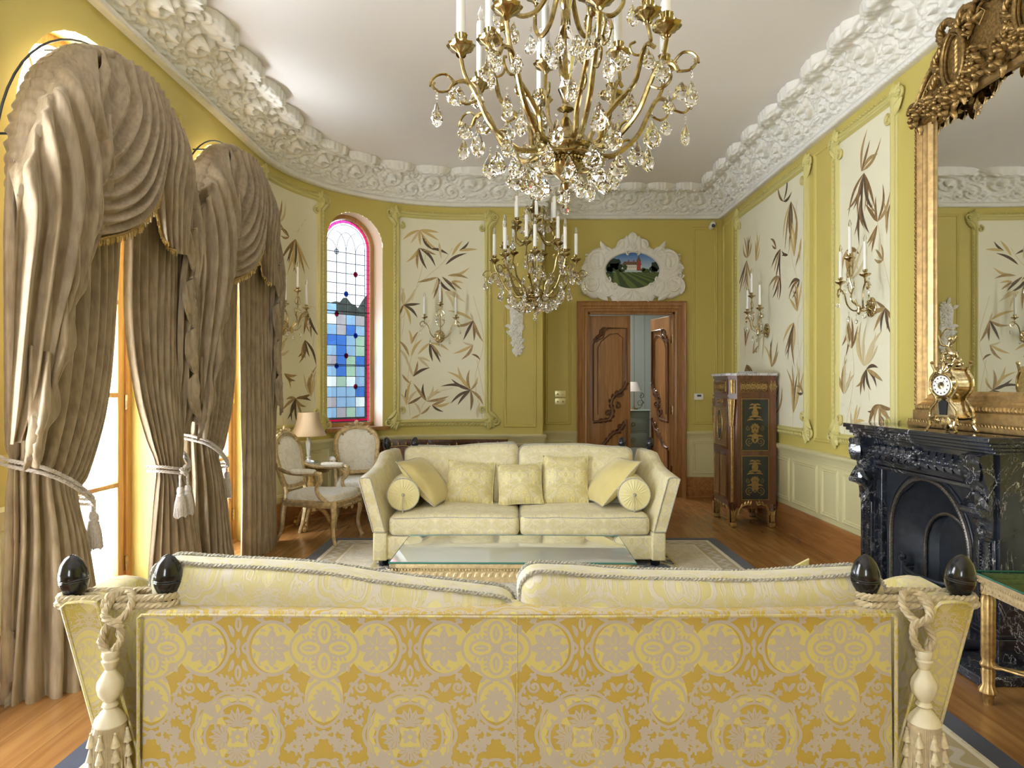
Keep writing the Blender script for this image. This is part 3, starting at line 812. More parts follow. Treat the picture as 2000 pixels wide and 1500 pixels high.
# panel left of the stained glass
P1S0, P1S1 = SA+RC*math.radians(5), SA+RC*math.radians(32.2)
W1 = P1S1-P1S0; r1 = random.Random(11)
cl = [spray(r1, .62, .80, 9, -1.65, .75, .42, (0, 1, 1, 2, 3)), spray(r1, .50, .80, 3, 2.9, .5, .22, (1, 2, 3)), spray(r1, .28, .84, 4, 1.5, .5, .26, (0, 1, 4)),
      spray(r1, .82, .50, 6, -1.6, .6, .30, (1, 2, 3)), spray(r1, .78, .37, 6, -1.6, .7, .30, (2, 3, 1)), spray(r1, .28, .30, 6, 1.2, 1.0, .25, (0, 1, 4)), spray(r1, .40, .22, 4, -.6, .6, .22, (1, 2)),
      spray(r1, .62, .115, 9, -1.4, 1.9, .24, (1, 2, 3)), spray(r1, .88, .12, 5, 1.6, .4, .34, (0, 1, 4)), spray(r1, .2, .14, 5, .6, 1.6, .2, (2, 3)), spray(r1, .3, .60, 5, -1.8, 1., .25, (1, 2)), spray(r1, .1, .5, 4, -1, 1., .25, (1, 2))]
mural(LW, P1S0, P1S1, PZ0, PZ1, cl, [[(.62, .82), (.8, .9)], [(.95, .1), (.9, .3), (.97, .5), (.8, .52)], [(.4, .0), (.3, .2), (.25, .4), (.35, .6)]], 'cream bamboo mural panel between the velvet curtains and the stained glass window')
# right wall panels: mirrored (u runs toward the far wall -> flip so u=0 is far/left in view)
r3 = random.Random(21)
cA = [spray(r3, .14, .77, 8, -1.7, .7, .50, (1, 2, 3, 0)), spray(r3, .15, .78, 7, 1.4, .8, .28, (0, 1, 3)), spray(r3, .30, .74, 5, 1.3, .5, .3, (0, 1)), spray(r3, .82, .91, 9, -1.75, .45, .50, (0, 1, 2, 3)),
      spray(r3, .72, .93, 3, 1.2, 1.6, .25, (2, 3, 0)), spray(r3, .68, .74, 4, -2.1, .7, .35, (1, 3)), spray(r3, .62, .75, 2, 2.6, .3, .2, (2, 3)), spray(r3, .86, .68, 4, 1.6, .3, .4, (0, 1)), spray(r3, .78, .70, 2, 2.9, .4, .18, (3, 0)),
      spray(r3, .66, .63, 5, -2.2, .9, .28, (1, 3)), spray(r3, .93, .58, 3, -2.7, .35, .28, (3, 2)), spray(r3, .90, .46, 5, 1.8, .8, .30, (1, 0)), spray(r3, .86, .42, 7, -2.0, .6, .40, (1, 2, 3, 0)),
      spray(r3, .12, .36, 3, 1.4, .7, .3, (2, 1)), spray(r3, .14, .27, 8, -1.3, 1.1, .3, (1, 2, 3)), spray(r3, .25, .32, 3, .5, .8, .2, (1, 3)), spray(r3, .55, .25, 5, 1.4, 1.0, .3, (1, 3, 0)), spray(r3, .85, .06, 7, 1.5, .45, .50, (1, 2, 0)), spray(r3, .97, .14, 3, 2.7, .5, .18, (3, 1)), spray(r3, .62, .05, 5, 1.6, .7, .35, (1, 3)), spray(r3, .95, .74, 2, -1.9, .3, .3, (1, 0)), spray(r3, .35, .50, 4, -1.6, .15, .5, (4, 4))]
sA = [[(.16, .8), (.1, .5), (.12, .3)], [(.9, .9), (.82, .7), (.97, .5), (.9, .4), (.98, .1)], [(.62, 0), (.58, .25)], [(.84, 0), (.86, .2), (.97, .35)]]
mural(RW, 6.46, 8.36, PZ0, PZ1, cA, sA, 'wide cream bamboo mural panel on the right wall behind the marquetry cabinet', mirror=True)
cB = [spray(r3, .50, .845, 9, -1.75, .85, .36, (1, 2, 2, 3)), spray(r3, .45, .855, 4, .7, .8, .34, (1, 2)), spray(r3, .44, .77, 5, -1.6, .5, .36, (1, 2, 3)), spray(r3, .74, .67, 5, 1.6, 1.0, .26, (1, 2)),
      spray(r3, .74, .66, 3, -2.3, .5, .24, (2, 1)), spray(r3, .90, .62, 2, 1.5, .3, .24, (1, 2)), spray(r3, .84, .545, 3, 2.4, .8, .2, (1,)), spray(r3, .15, .62, 6, -1.4, 1.2, .28, (1, 2, 4)), spray(r3, .25, .52, 5, 1.2, .7, .3, (1, 4, 4)),
      spray(r3, .88, .40, 8, -2.2, 1.7, .22, (1, 2, 3)), spray(r3, .2, .38, 3, -1.7, .5, .3, (2, 1)), spray(r3, .26, .29, 4, 1.3, .7, .25, (2, 1, 4)), spray(r3, .50, .23, 6, 1.2, .8, .34, (1, 4, 4, 0)), spray(r3, .55, .22, 7, -1.2, 1.5, .26, (2, 3, 1)),
      spray(r3, .78, .11, 9, -1.6, 1.5, .24, (1, 2, 3)), spray(r3, .1, .14, 5, 1.3, .8, .3, (1, 4)), spray(r3, .3, .03, 5, .9, 1.2, .2, (4, 0)), spray(r3, .9, .02, 4, 1.2, 1., .2, (2, 1))]
sB = [[(.5, .85), (.45, .7)], [(.74, .67), (.84, .55), (.96, .45)], [(.1, 0), (.3, .2), (.2, .4)], [(.6, .12), (.5, .3)]]
mural(RW, 4.98, 5.80, PZ0, PZ1, cB, sB, 'narrow cream bamboo mural panel on the right wall beside the gilt mirror', mirror=True)

# ------------------------------------------------------------- carved plaster cornice
def full_path():
    P = [(XL, y) for y in seq(YB, SA, .25)]+[(CX-RC*cos(a), CY+RC*sin(a)) for a in np.linspace(0, PI/2, 46)[1:]]+[(XE, YA), (XE, YF), (XR, YF), (XR, YB)]
    return [Vector(p) for p in P]
def cornice():
    P = full_path(); n = len(P); closed = True; P2 = P+[P[0]]
    nor = []
    for i in range(n):
        a = (P[i]-P[i-1]); b = (P2[i+1]-P[i])
        if i == 0: a = P[0]-P[-1]
        na = Vector((a.y, -a.x)).normalized(); nb = Vector((b.y, -b.x)).normalized()
        mt = (na+nb); mt = mt/max(.3, mt.length_squared)*2
        nor.append(mt)
    nor.append(nor[0])
    T = np.linspace(0, 1, 62)
    rows = []; Ls = []; s = 0
    for i in range(n):
        L = (P2[i+1]-P[i]).length
        fine = max(P[i].y, P2[i+1].y) > 2.6 or L > 3
        st = .014 if fine else .06
        kk = max(1, int(L/st))
        for j in range(kk):
            t = j/kk; rows.append((P[i].lerp(P2[i+1], t), nor[i].lerp(nor[i+1], t))); Ls.append(s+L*t)
        s += L
    rows.append(rows[0]); Ls.append(s)
    Sx = np.array(Ls)[:, None]; T_ = T[None, :]
    Lc = s/round(s/.52); u = (Sx/Lc) % 1.0; cell = np.floor(Sx/Lc)
    # profile offsets (base) : bead band then raking cove
    off = np.interp(T, [0, .02, .10, .13, .5, .86, 1.0], [.0, .045, .05, .03, .15, .29, .35])
    zz = np.interp(T, [0, .02, .10, .13, .5, .86, 1.0], [ZC, ZC, ZC+.05, ZC+.06, ZC+.20, ZC+.325, ZT-.002])
    h = np.zeros((len(Ls), len(T)))
    v = T_*.54
    def sw(cu, cv, R, hand, amp, k=1.0, leaves=9, ph=0):
        du = (u-cu+.5) % 1.0-.5; du = du*Lc; dv = v-cv; r = np.sqrt(du**2+dv**2); th = np.arctan2(dv, du)
        env = np.clip(1-(r/R)**2, 0, 1)**.6
        rr = r/R
        sp = .5+.5*np.cos(2*PI*(rr*2.1*k)-hand*th+ph)
        lf = 1-.35*np.abs(np.sin(leaves*.5*th+hand*rr*5))*np.clip(rr*1.6, 0, 1)
        return amp*env*(sp**.8)*lf+amp*.8*np.exp(-(r/(R*.13))**2)
    m_ = (cell % 2)
    H = [sw(.30, .33, .20, 1, .060), sw(.82, .22, .15, -1, .050, ph=.6), sw(.80, .42, .12, 1, .045, ph=1.5), sw(.56, .17, .10, 1, .034, leaves=7), sw(.08, .17, .11, -1, .036, leaves=7), sw(.55, .46, .09, -1, .035, leaves=6), sw(.02, .31, .09, 1, .034, leaves=5)]
    for q in H: h = np.maximum(h, q)
    # small egg-and-leaf run on the lower band
    band = np.clip(1-np.abs((T_-.06)/.065), 0, 1)
    h += band*.020*np.abs(np.sin(Sx*PI/.045+T_*30))**.7+band*.012*np.abs(np.sin(Sx*PI/.021-T_*50))
    h += (T_ > .12)*.006*np.sin(Sx*71+8*T_)*np.sin(T_*61+Sx*13)
    # scalloped shells over the upper edge
    sc = np.abs(((u+.2) % 1.0)-.5)*2; scal = np.sqrt(np.clip(1-sc**2, 0, 1))
    edge = np.clip((T_-.80)/.12, 0, 1)
    h += edge*.12*scal-edge*.02
    h += np.clip(1-np.abs((T_-.86)/.05), 0, 1)*.018*np.abs(np.sin(Sx*PI/.03))*scal
    h[:, 0] = 0; h[:, 1] *= .5
    fade = 1
    V = []
    for i, (p, nr) in enumerate(rows):
        o = off+h[i]*.95; z = zz-h[i]*.75*(T < .985)
        for j in range(len(T)): V.append((p.x+nr.x*o[j], p.y+nr.y*o[j], z[j]))
    m = M(); m.v = V; k = len(T); R_ = len(rows)
    m.f = [(i*k+j, (i+1)*k+j, (i+1)*k+j+1, i*k+j+1) for i in range(R_-1) for j in range(k-1)]; m.m = [0]*len(m.f)
    o = S('trim_80', m, plaster, auto=0)
cornice()
# ------------------------------------------------------------- door and the room beyond
def architrave(m, x0, x1, zt, w, y, prof):
    P = []
    for (o, h) in prof:
        P.append([(x0-o, y-h, 0), (x0-o, y-h, zt+o), (x1+o, y-h, zt+o), (x1+o, y-h, 0)])
    m.grid(P)
m = M()
architrave(m, DX0, DX1, DZ, .14, YF, [(0, -.10), (0, .02), (.02, .028), (.04, .022), (.05, .032), (.075, .034), (.085, .045), (.12, .05), (.135, .06), (.145, .055), (.145, 0)])
fr = S('door_1', m, oak, auto=30)
m = M().box(DX0, DX0+.025, YF, YF+.14, 0, DZ).box(DX1-.025, DX1, YF, YF+.14, 0, DZ).box(DX0, DX1, YF, YF+.14, DZ-.025, DZ)
m.build('door_jamb', oak, fr)
def leafdoor(name, w, loc, rz, mirror=1):
    H = DZ-.04
    m = M().box(0, w, 0, .05, .01, H, .004); o = m.build(name, oak, fr, loc=loc, rot=(0, 0, rz))
    m = M()
    def loop(pts, r=.012):
        m.tube(pts, r, 6, cap=False)
    z1 = H-.17; a = .055; b = w-.055
    F = lambda u, v, q: (u, -q, v)
    # outer and inner mouldings of the tall upper panel, with ogee lower edge
    top = [(a, 1.0), (a, z1-.22), (a+.02, z1-.17), (a+.13, z1-.13), (a+.16, z1-.02), (a+.20, z1), (b, z1), (b, 1.42)]
    m.tube([F(u, v, .012) for u, v in top], .012, 6)
    ins = .06
    m.tube([F(*q, .008) for q in [(a+ins, 1.08), (a+ins, z1-.26), (a+.11, z1-.17), (a+.22, z1-.08), (b-.12, z1-.07), (b-.05, z1-.13), (b-.05, 1.45)]], .006, 6)
    # lower panel
    m.tube([F(*q, .012) for q in [(a, .60), (a, .20), (b, .20), (b, 1.02)]], .012, 6)
    st = len(m.v)
    m.scroll(a+.14, z1-.03, .035, 1.2, 0, 1, .016, .01); m.scroll(a+.03, z1-.15, .035, 1.2, PI/2, -1, .016, .01)
    m.leaf(a+.03, z1-.15, .9, .16, .05, .02, -.6, .01); m.leaf(a+.10, z1-.10, 1.4, .09, .05, .02, .6, .01)
    # big acanthus S-scroll that closes the panel
    crv = cr([(a, .98, .012), (a+.12, 1.0, .02), (a+.22, 1.02, .02), (a+.26, 1.12, .022), (a+.24, 1.24, .022), (a+.29, 1.34, .022), (b-.06, 1.40, .02), (b, 1.50, .012)], 26)
    m.tube(crv, [.016, .022, .024, .022, .016], 8) if 0 else m.tube(crv, .019, 8)
    for i in range(2, 25, 2):
        p = crv[i]; d = crv[min(i+1, 25)]-crv[i-1]; an = math.atan2(d.y, d.x)
        m.leaf(p.x, p.y, an+.7, .075, .035, .016, -.7, .008, 5, 2); m.leaf(p.x, p.y, an-.7, .065, .03, .016, .7, .008, 5, 2)
    m.scroll(a+.20, 1.10, .045, 1.3, -1, 1, .016, .01); m.scroll(b-.10, 1.37, .05, 1.3, 1, -1, .018, .01); m.scroll(a+.33, 1.20, .04, 1.2, 2, -1, .014, .01)
    crv = cr([(a+.02, .62, .012), (a+.12, .66, .02), (a+.20, .76, .02), (a+.28, .84, .02), (b-.10, .86, .02), (b-.03, .96, .012)], 20)
    m.tube(crv, .017, 8)
    for i in range(2, 19, 2):
        p = crv[i]; d = crv[i+1]-crv[i-1]; an = math.atan2(d.y, d.x)
        m.leaf(p.x, p.y, an+.7, .07, .03, .016, -.7, .008, 5, 2); m.leaf(p.x, p.y, an-.7, .06, .03, .016, .7, .008, 5, 2)
    m.scroll(b-.08, .93, .045, 1.3, 1, -1, .016, .01)
    m.map(F, st)
    if mirror < 0: m.map(lambda x, y, z: (w-x, y, z))
    m.build('carved_moulding', carved, o)
    return o
leafdoor('door_leaf', .555, (DX0+.026, YF+.085, .005), 0, 1)
lf = leafdoor('door_leaf', .555, (DX1-.03-.555*cos(math.radians(73)), YF+.10+.555*sin(math.radians(73)), .005), -math.radians(73), -1)
m = M()
for z in (.35, 1.15, 2.1): m.box(DX1-.033, DX1-.024, YF+.03, YF+.10, z-.055, z+.055)
m.build('hinge', brass, fr)
# anteroom
S('wall_anteroom', M().box(-.6, 4.2, 12.2, 12.3, 0, 3.4).box(-.7, -.6, YF+.16, 12.3, 0, 3.4).box(4.2, 4.3, YF+.16, 12.3, 0, 3.4).box(-.6, DX0-.02, YF+.16, YF+.24, 0, 3.4).box(DX1+.02, 4.2, YF+.16, YF+.24, 0, 3.4).box(DX0-.02, DX1+.02, YF+.16, YF+.24, DZ+.02, 3.4), greywall, smooth=False)
S('ceiling_anteroom', M().box(-.7, 4.3, YF+.16, 12.3, 3.4, 3.5), ceil_m, smooth=False)
S('floor_anteroom', M().box(-.7, 4.3, YF+.15, 12.3, -.08, 0), floor_m, smooth=False)
m = M()
for a, b in ((-.3, .9), (1.1, 2.15), (2.35, 3.6)): rectframe(m, lambda s: (Vector((s, 12.2, 0)), Vector((0, -1, 0))), a, b, .9, 3.1, THIN, 2)
S('trim_anteroom', m, greywall)
area('anteroom_area_light', (1.2, 10.6, 3.3), (0, 0, 0), .5, .5, 22, (1, .95, .88))  # unseen area lamp lighting the anteroom, without a fitting
bd = M().box(2.02, 2.62, 10.35, 10.80, .30, .36)
r_ = thing('bedside_cabinet', 'small sage green cabinet seen through the open door', 'cabinet', (0, 0, 0))
m = M().box(1.62, 2.13, 10.6, 11.0, .52, 1.08, .01).box(1.58, 2.16, 10.57, 11.03, 1.08, 1.10, .008); m.build('body', green_p, r_)
for z in (.62, .86): 
    d = M().box(1.66, 2.09, 10.585, 10.60, z-.08, z+.12, .004).build('drawer', green_p, r_); 
    M().tube([(1.87+.03*cos(a), 10.575, z+.02+.03*sin(a)) for a in np.linspace(0, 2*PI, 13)], .004, 5).build('ring_pull', brass_dark, d)
for x in (1.66, 2.09):
    for y in (10.64, 10.96):
        M().tube(cr([(x, y, .53), (x+(.03 if x > 1.8 else -.03), y, .38), (x, y, .15), (x+(.03 if x > 1.8 else -.03), y, .0)], 10), [.026, .012], 8).build('leg', green_p, r_)
r_ = thing('bedside_lamp', 'pale shaded scrolling lamp on the green cabinet beyond the door', 'lamp', (1.92, 10.8, 1.10))
M().lathe([(.001, 0), (.06, 0), (.06, .01), (.02, .02), (.012, .05), (.008, .06), (.006, .30), (.001, .31)], n=14).build('lamp_base', gilt, r_)
M().lathe([(.06, .44), (.125, .29), (.122, .29), (.057, .44)], n=20).build('lamp_shade', shade_m, r_)
m = M(); m.scroll(.10, .10, .05, 1.3, 0, 1, .010, 0); m.scroll(.12, .22, .04, 1.3, 2, -1, .009, 0); m.tube(cr([(.0, .02, 0), (.10, .03, 0), (.14, .12, 0), (.10, .2, 0), (.13, .27, 0)], 12), .008, 6)
m.map(lambda u, v, w_: (u, w_, v)); m.build('scroll_stem', silver, r_)
r_ = thing('dark_blue_armchair', 'tall dark blue glossy chair back glimpsed behind the open door leaf', 'chair', (2.29, 10.45, 0))
m = M(); m.rbox(0, 0, .90, .34, .10, .95, .045, 4, (0, .02, 0)); m.build('backrest', blue_p, r_)
m = M(); m.rbox(0, -.22, .42, .42, .42, .14, .05, 4); m.build('seat', blue_p, r_)
for x in (-.15, .15):
    for y in (-.38, .0): M().tube([(x, y, .36), (x, y, 0)], [.022, .014], 8).build('leg', black_lac, r_)

# ------------------------------------------------------------- overdoor cartouche with painting
def cartouche():
    cx, cz = 1.59, 3.00; y0 = YF-.012
    F = lambda u, v, q: (cx+u, y0-q, cz+v)
    root = thing('plaster_cartouche', 'white scrolled plaster cartouche with painted chateau oval above the door', 'wall ornament')
    m = M()
    out = [(0, .50), (.06, .44), (.13, .42), (.20, .36), (.24, .30), (.36, .27), (.44, .30), (.53, .27), (.57, .20), (.62, .15), (.66, .06), (.67, -.02), (.62, -.06), (.67, -.12), (.69, -.20), (.64, -.30), (.52, -.37), (.40, -.35), (.30, -.36), (.26, -.42), (.14, -.43), (0, -.44)]
    out = out+[(-x, z) for x, z in out[-2:0:-1]]
    pts = cr([(a, b, 0) for a, b in out]+[(out[0][0], out[0][1], 0)], 150)[:-1]
    n = len(pts); el = [(.36*cos(PI/2-2*PI*i/n), .235*sin(PI/2-2*PI*i/n)+.0) for i in range(n)]
    # rounded cross-section from outline to the oval (raised ring)
    prof = [(0, 0), (.0, .022), (.10, .042), (.35, .055), (.65, .05), (.88, .055), (.97, .045), (1.0, .012)]
    G = []
    ang = [math.atan2(p.y, p.x) for p in pts]
    for t, h in prof:
        row = []
        for i, p in enumerate(pts):
            a = ang[i]; e = (.355*cos(a), .235*sin(a))
            k_ = 1/math.sqrt((cos(a)/.355)**2+(sin(a)/.235)**2); e = (k_*cos(a), k_*sin(a))
            row.append((p.x+(e[0]-p.x)*t, p.y+(e[1]-p.y)*t, h))
        G.append(row)
    m.grid(G, closed_v=True)
    for sg in (1, -1):
        st = len(m.v)
        for (a, b, R, tu, a0, hd, th) in ((.47, .12, .13, 1.4, 2.0, -1, .028), (.55, -.20, .12, 1.5, -1.0, 1, .030), (.34, -.27, .075, 1.4, 2.6, 1, .022), (.60, .02, .06, 1.2, 0, 1, .018), (.36, .22, .08, 1.3, 3.3, -1, .022),
                                        (.14, .33, .075, 1.3, 3.4, -1, .020), (.62, -.06, .05, 1.2, 0, -1, .016), (.21, -.30, .06, 1.4, .5, -1, .018), (.60, .16, .045, 1.2, 1, 1, .014), (.10, -.36, .055, 1.2, 0, 1, .018)):
            m.scroll(sg*a, b, R, tu, a0 if sg > 0 else PI-a0, hd*sg, th, .04, 22, 6)
        for (a, b, an, L, W, cu) in ((.42, .02, 1.9, .26, .10, -.9), (.46, .0, 1.2, .22, .09, .8), (.50, -.05, .6, .20, .08, .9), (.44, -.10, -.9, .28, .11, .9), (.40, -.14, -1.6, .22, .10, -.8), (.5, -.30, -2.9, .2, .09, .6),
                                    (.10, .26, 1.9, .20, .09, -.5), (.20, .26, 2.4, .18, .08, -.7), (.02, .36, 1.3, .14, .07, .6), (.3, .24, .4, .2, .07, .9), (.08, -.30, -.3, .18, .08, -.9), (.02, -.30, -1.2, .14, .07, .8), (.56, .18, 2.6, .16, .06, .6), (.62, -.25, 1.8, .2, .08, -.7)):
            m.leaf(sg*a, b, an if sg > 0 else PI-an, L, W, .030, cu*sg, .042, 8, 4)
        m.scroll(sg*.245, -.20, .045, 1.3, .3 if sg > 0 else PI-.3, -sg, .015, .05); m.scroll(sg*.335, -.13, .04, 1.2, 2 if sg > 0 else PI-2, sg, .013, .05); m.scroll(sg*.06, .235, .03, 1.2, -PI/2, sg, .012, .05)
    m.fan(0, .38, PI/2, 5, .9, .13, .05, .03, .04); m.fan(0, -.26, -PI/2, 7, 1.2, .15, .05, .03, .04); m.fan(0, .26, PI/2, 5, .8, .12, .04, .03, .045)
    m.map(F); m.build('scrolled_surround', plaster, root, auto=60)
    # oval painting: sky, vineyard, house with a red tower, trees
    sky = start('painted_sky')[0]; E.t = sky.node_tree; b = sky.node_tree.nodes['Principled BSDF']; x, y, z = xyz(coords())
    setp(b, col=MIX(SS(z, 2.98, 3.25), (.42, .55, .62), (.07, .20, .55)), rough=.5)
    fld = start('painted_vineyard')[0]; E.t = fld.node_tree; b = fld.node_tree.nodes['Principled BSDF']; x, y, z = xyz(coords())
    n = NOI(coords(), 60, 2); rws = SIN((x-1.35)*(3.2/1)*(1/1)*22/(MAX(2.99-z, .02)*9+.6)+n*1.5)
    setp(b, col=MIX(SS(rws, -.2, .4), (.045, .075, .025), (.12, .17, .04)), rough=.6)
    tree_p = simple('painted_tree', (.015, .035, .018), .6, var=.4, vsc=90); wht = simple('painted_white_wall', (.72, .70, .64), .6); rof = simple('painted_brown_roof', (.16, .085, .055), .6); red = simple('painted_red_brick', (.36, .055, .035), .6); bush = simple('painted_bush', (.05, .085, .02), .6, var=.4, vsc=120)
    m = M(); N = 48
    def ov(z): return .36*math.sqrt(max(0, 1-(z/.24)**2))
    zs = [-.24+.48*i/24 for i in range(25)]
    for a, b_ in zip(zs, zs[1:]):
        m.mi = 1 if b_ <= -.018 else 0
        m.put([(-ov(a), a, 0), (ov(a), a, 0), (ov(b_), b_, 0), (-ov(b_), b_, 0)], [(0, 1, 2, 3)])
    def poly(P, mi, w_): m.mi = mi; m.put([(a, b_, w_) for a, b_ in P], [tuple(range(len(P)))])
    poly([(-.14, .005), (.12, .005), (.12, .075), (-.14, .075)], 3, .001); poly([(-.145, .075), (.125, .075), (.10, .115), (-.11, .12)], 4, .0012)
    poly([(.055, .0), (.11, .0), (.11, .125), (.055, .125)], 5, .0016); poly([(.05, .125), (.115, .125), (.083, .20)], 4, .0018)
    for i in range(7): poly([(-.125+i*.026, .04), (-.117+i*.026, .04), (-.117+i*.026, .055), (-.125+i*.026, .055)], 4, .0014)
    for i in (0, 1): poly([(-.06+i*.07, .11), (-.045+i*.07, .11), (-.045+i*.07, .14), (-.06+i*.07, .14)], 5, .0015)
    rt = random.Random(4)
    def blob(cx_, cz_, rx, rz_, mi, w_):
        P = []
        for i in range(16):
            a = 2*PI*i/16; q = rt.uniform(.75, 1.15); x_, z_ = cx_+rx*q*cos(a), cz_+rz_*q*sin(a)
            if (x_/.36)**2+(z_/.24)**2 > .98: s_ = .985/math.sqrt((x_/.36)**2+(z_/.24)**2); x_ *= s_; z_ *= s_
            P.append((x_, z_))
        m.mi = mi; m.put([(cx_, cz_, w_)]+[(a, b_, w_) for a, b_ in P], [(0, 1+i, 1+(i+1) % 16) for i in range(16)])
    for q in ((-.27, .04, .09, .07), (-.24, .10, .08, .07), (-.19, .05, .06, .05), (.30, .05, .06, .07), (.27, .02, .06, .04), (-.30, 0, .05, .05)): blob(*q, 2, .002)
    for q in ((-.14, .0, .05, .025), (-.10, .045, .03, .04), (.18, .0, .06, .03), (.14, .015, .03, .02), (-.2, -.005, .06, .02)): blob(*q, 6, .0022)
    m.map(lambda u, v, w_: F(u, v, .012+w_)); m.build('oval_painting', [sky, fld, tree_p, wht, rof, red, bush], root, smooth=False)
cartouche()
# plaster fruit-and-flower drops
def drop(fn, s, ztop, zbot, label):
    root = thing('plaster_flower_drop', label, 'wall ornament', (0, 0, 0), 0)
    m = M(); r_ = random.Random(9); H = ztop-zbot; f = on(fn)
    m.prism([(-.05, ztop-.03), (.05, ztop-.03), (.085, ztop-.12), (.075, ztop-.3), (.06, zbot+.2), (.02, zbot+.08), (-.02, zbot+.08), (-.06, zbot+.2), (-.075, ztop-.3), (-.085, ztop-.12)], 0, .012)
    for i in range(34):
        t = (i+.5)/34; wd = .085*(1-.55*t)*(1 if t > .08 else .7); x = r_.uniform(-wd, wd); z = ztop-t*H*.9-.02
        if i % 2: m.flower(x, z, .045+.012*r_.random(), .028, .012, 5+i % 2)
        else: m.leaf(x, z, r_.uniform(0, 2*PI), .09, .045, .02, r_.uniform(-1, 1), .01, 6, 2)
    for i in range(9): m.leaf(0, ztop-.05-i*H*.09, -PI/2+(-1)**i*.9, .10*(1-.05*i), .05, .018, (-1)**i*.8, .006, 6, 2)
    m.scroll(.05, ztop-.10, .045, 1.2, 1, 1, .010, .02); m.fan(0, zbot+.10, -PI/2, 5, 1.1, .10, .045, .02, .01); m.leaf(0, zbot+.06, -PI/2, .07, .05, .02, 0, .01)
    m.map(lambda u, v, w_: f(s+u, v, w_+.002)); 
    o = m.build('carving', plaster, root, auto=60)
drop(LW, SB+.62, 2.52, 1.84, 'white plaster flower drop beneath the far chandelier')
drop(LW, 3.12, 2.72, 2.10, 'white plaster flower drop at the left edge of the picture')

# ------------------------------------------------------------- corner gadgets
r_ = thing('security_camera', 'small white bullet security camera in the upper corner', 'security camera', (2.60, 8.9, 3.56))
M().lathe([(.001, -.06), (.03, -.06), (.034, -.05), (.034, .05), (.028, .06), (.001, .06)], n=16, rot=Rm('X', PI/2-.25) @ Rm('Z', 0)).build('camera_body', white_pl, r_)
M().lathe([(.001, 0), (.024, 0), (.024, .008), (.001, .012)], (0, -.062, -.016), 16, Rm('X', PI/2-.25)).build('lens', grey_pl, r_)
M().tube([(0, .03, .02), (.05, .1, .05)], .008, 6).lathe([(.001, 0), (.03, 0), (.03, .012), (.001, .014)], (.06, .12, .05), 12).build('bracket', grey_pl, r_)
r_ = thing('thermostat', 'white wall thermostat with dark display beside the cabinet', 'thermostat', (2.47, YF, 1.33))
M().rbox(0, -.014, 0, .12, .028, .085, .008, 3).build('housing', white_pl, r_)
M().box(-.025, .03, -.0295, -.028, .0, .025).build('display', grey_pl, r_)
for k_, z in enumerate((1.365, 1.265)):
    r_ = thing('light_switch', ('upper' if k_ == 0 else 'lower')+' pale brass twin light switch plate left of the door', 'light switch', (.635, YF, z), 0, 'brass switch plates')
    M().rbox(0, -.004, 0, .145, .008, .088, .003, 2).build('plate', simple('pale_brass_plate', (.72, .66, .34), .3, .4), r_)
    for x in (-.034, .034): M().lathe([(.012, 0), (.012, .004), (.006, .006), (.005, .016), (.001, .017)], (x, -.008, 0), 10, Rm('X', PI/2)).build('toggle', brass, r_)
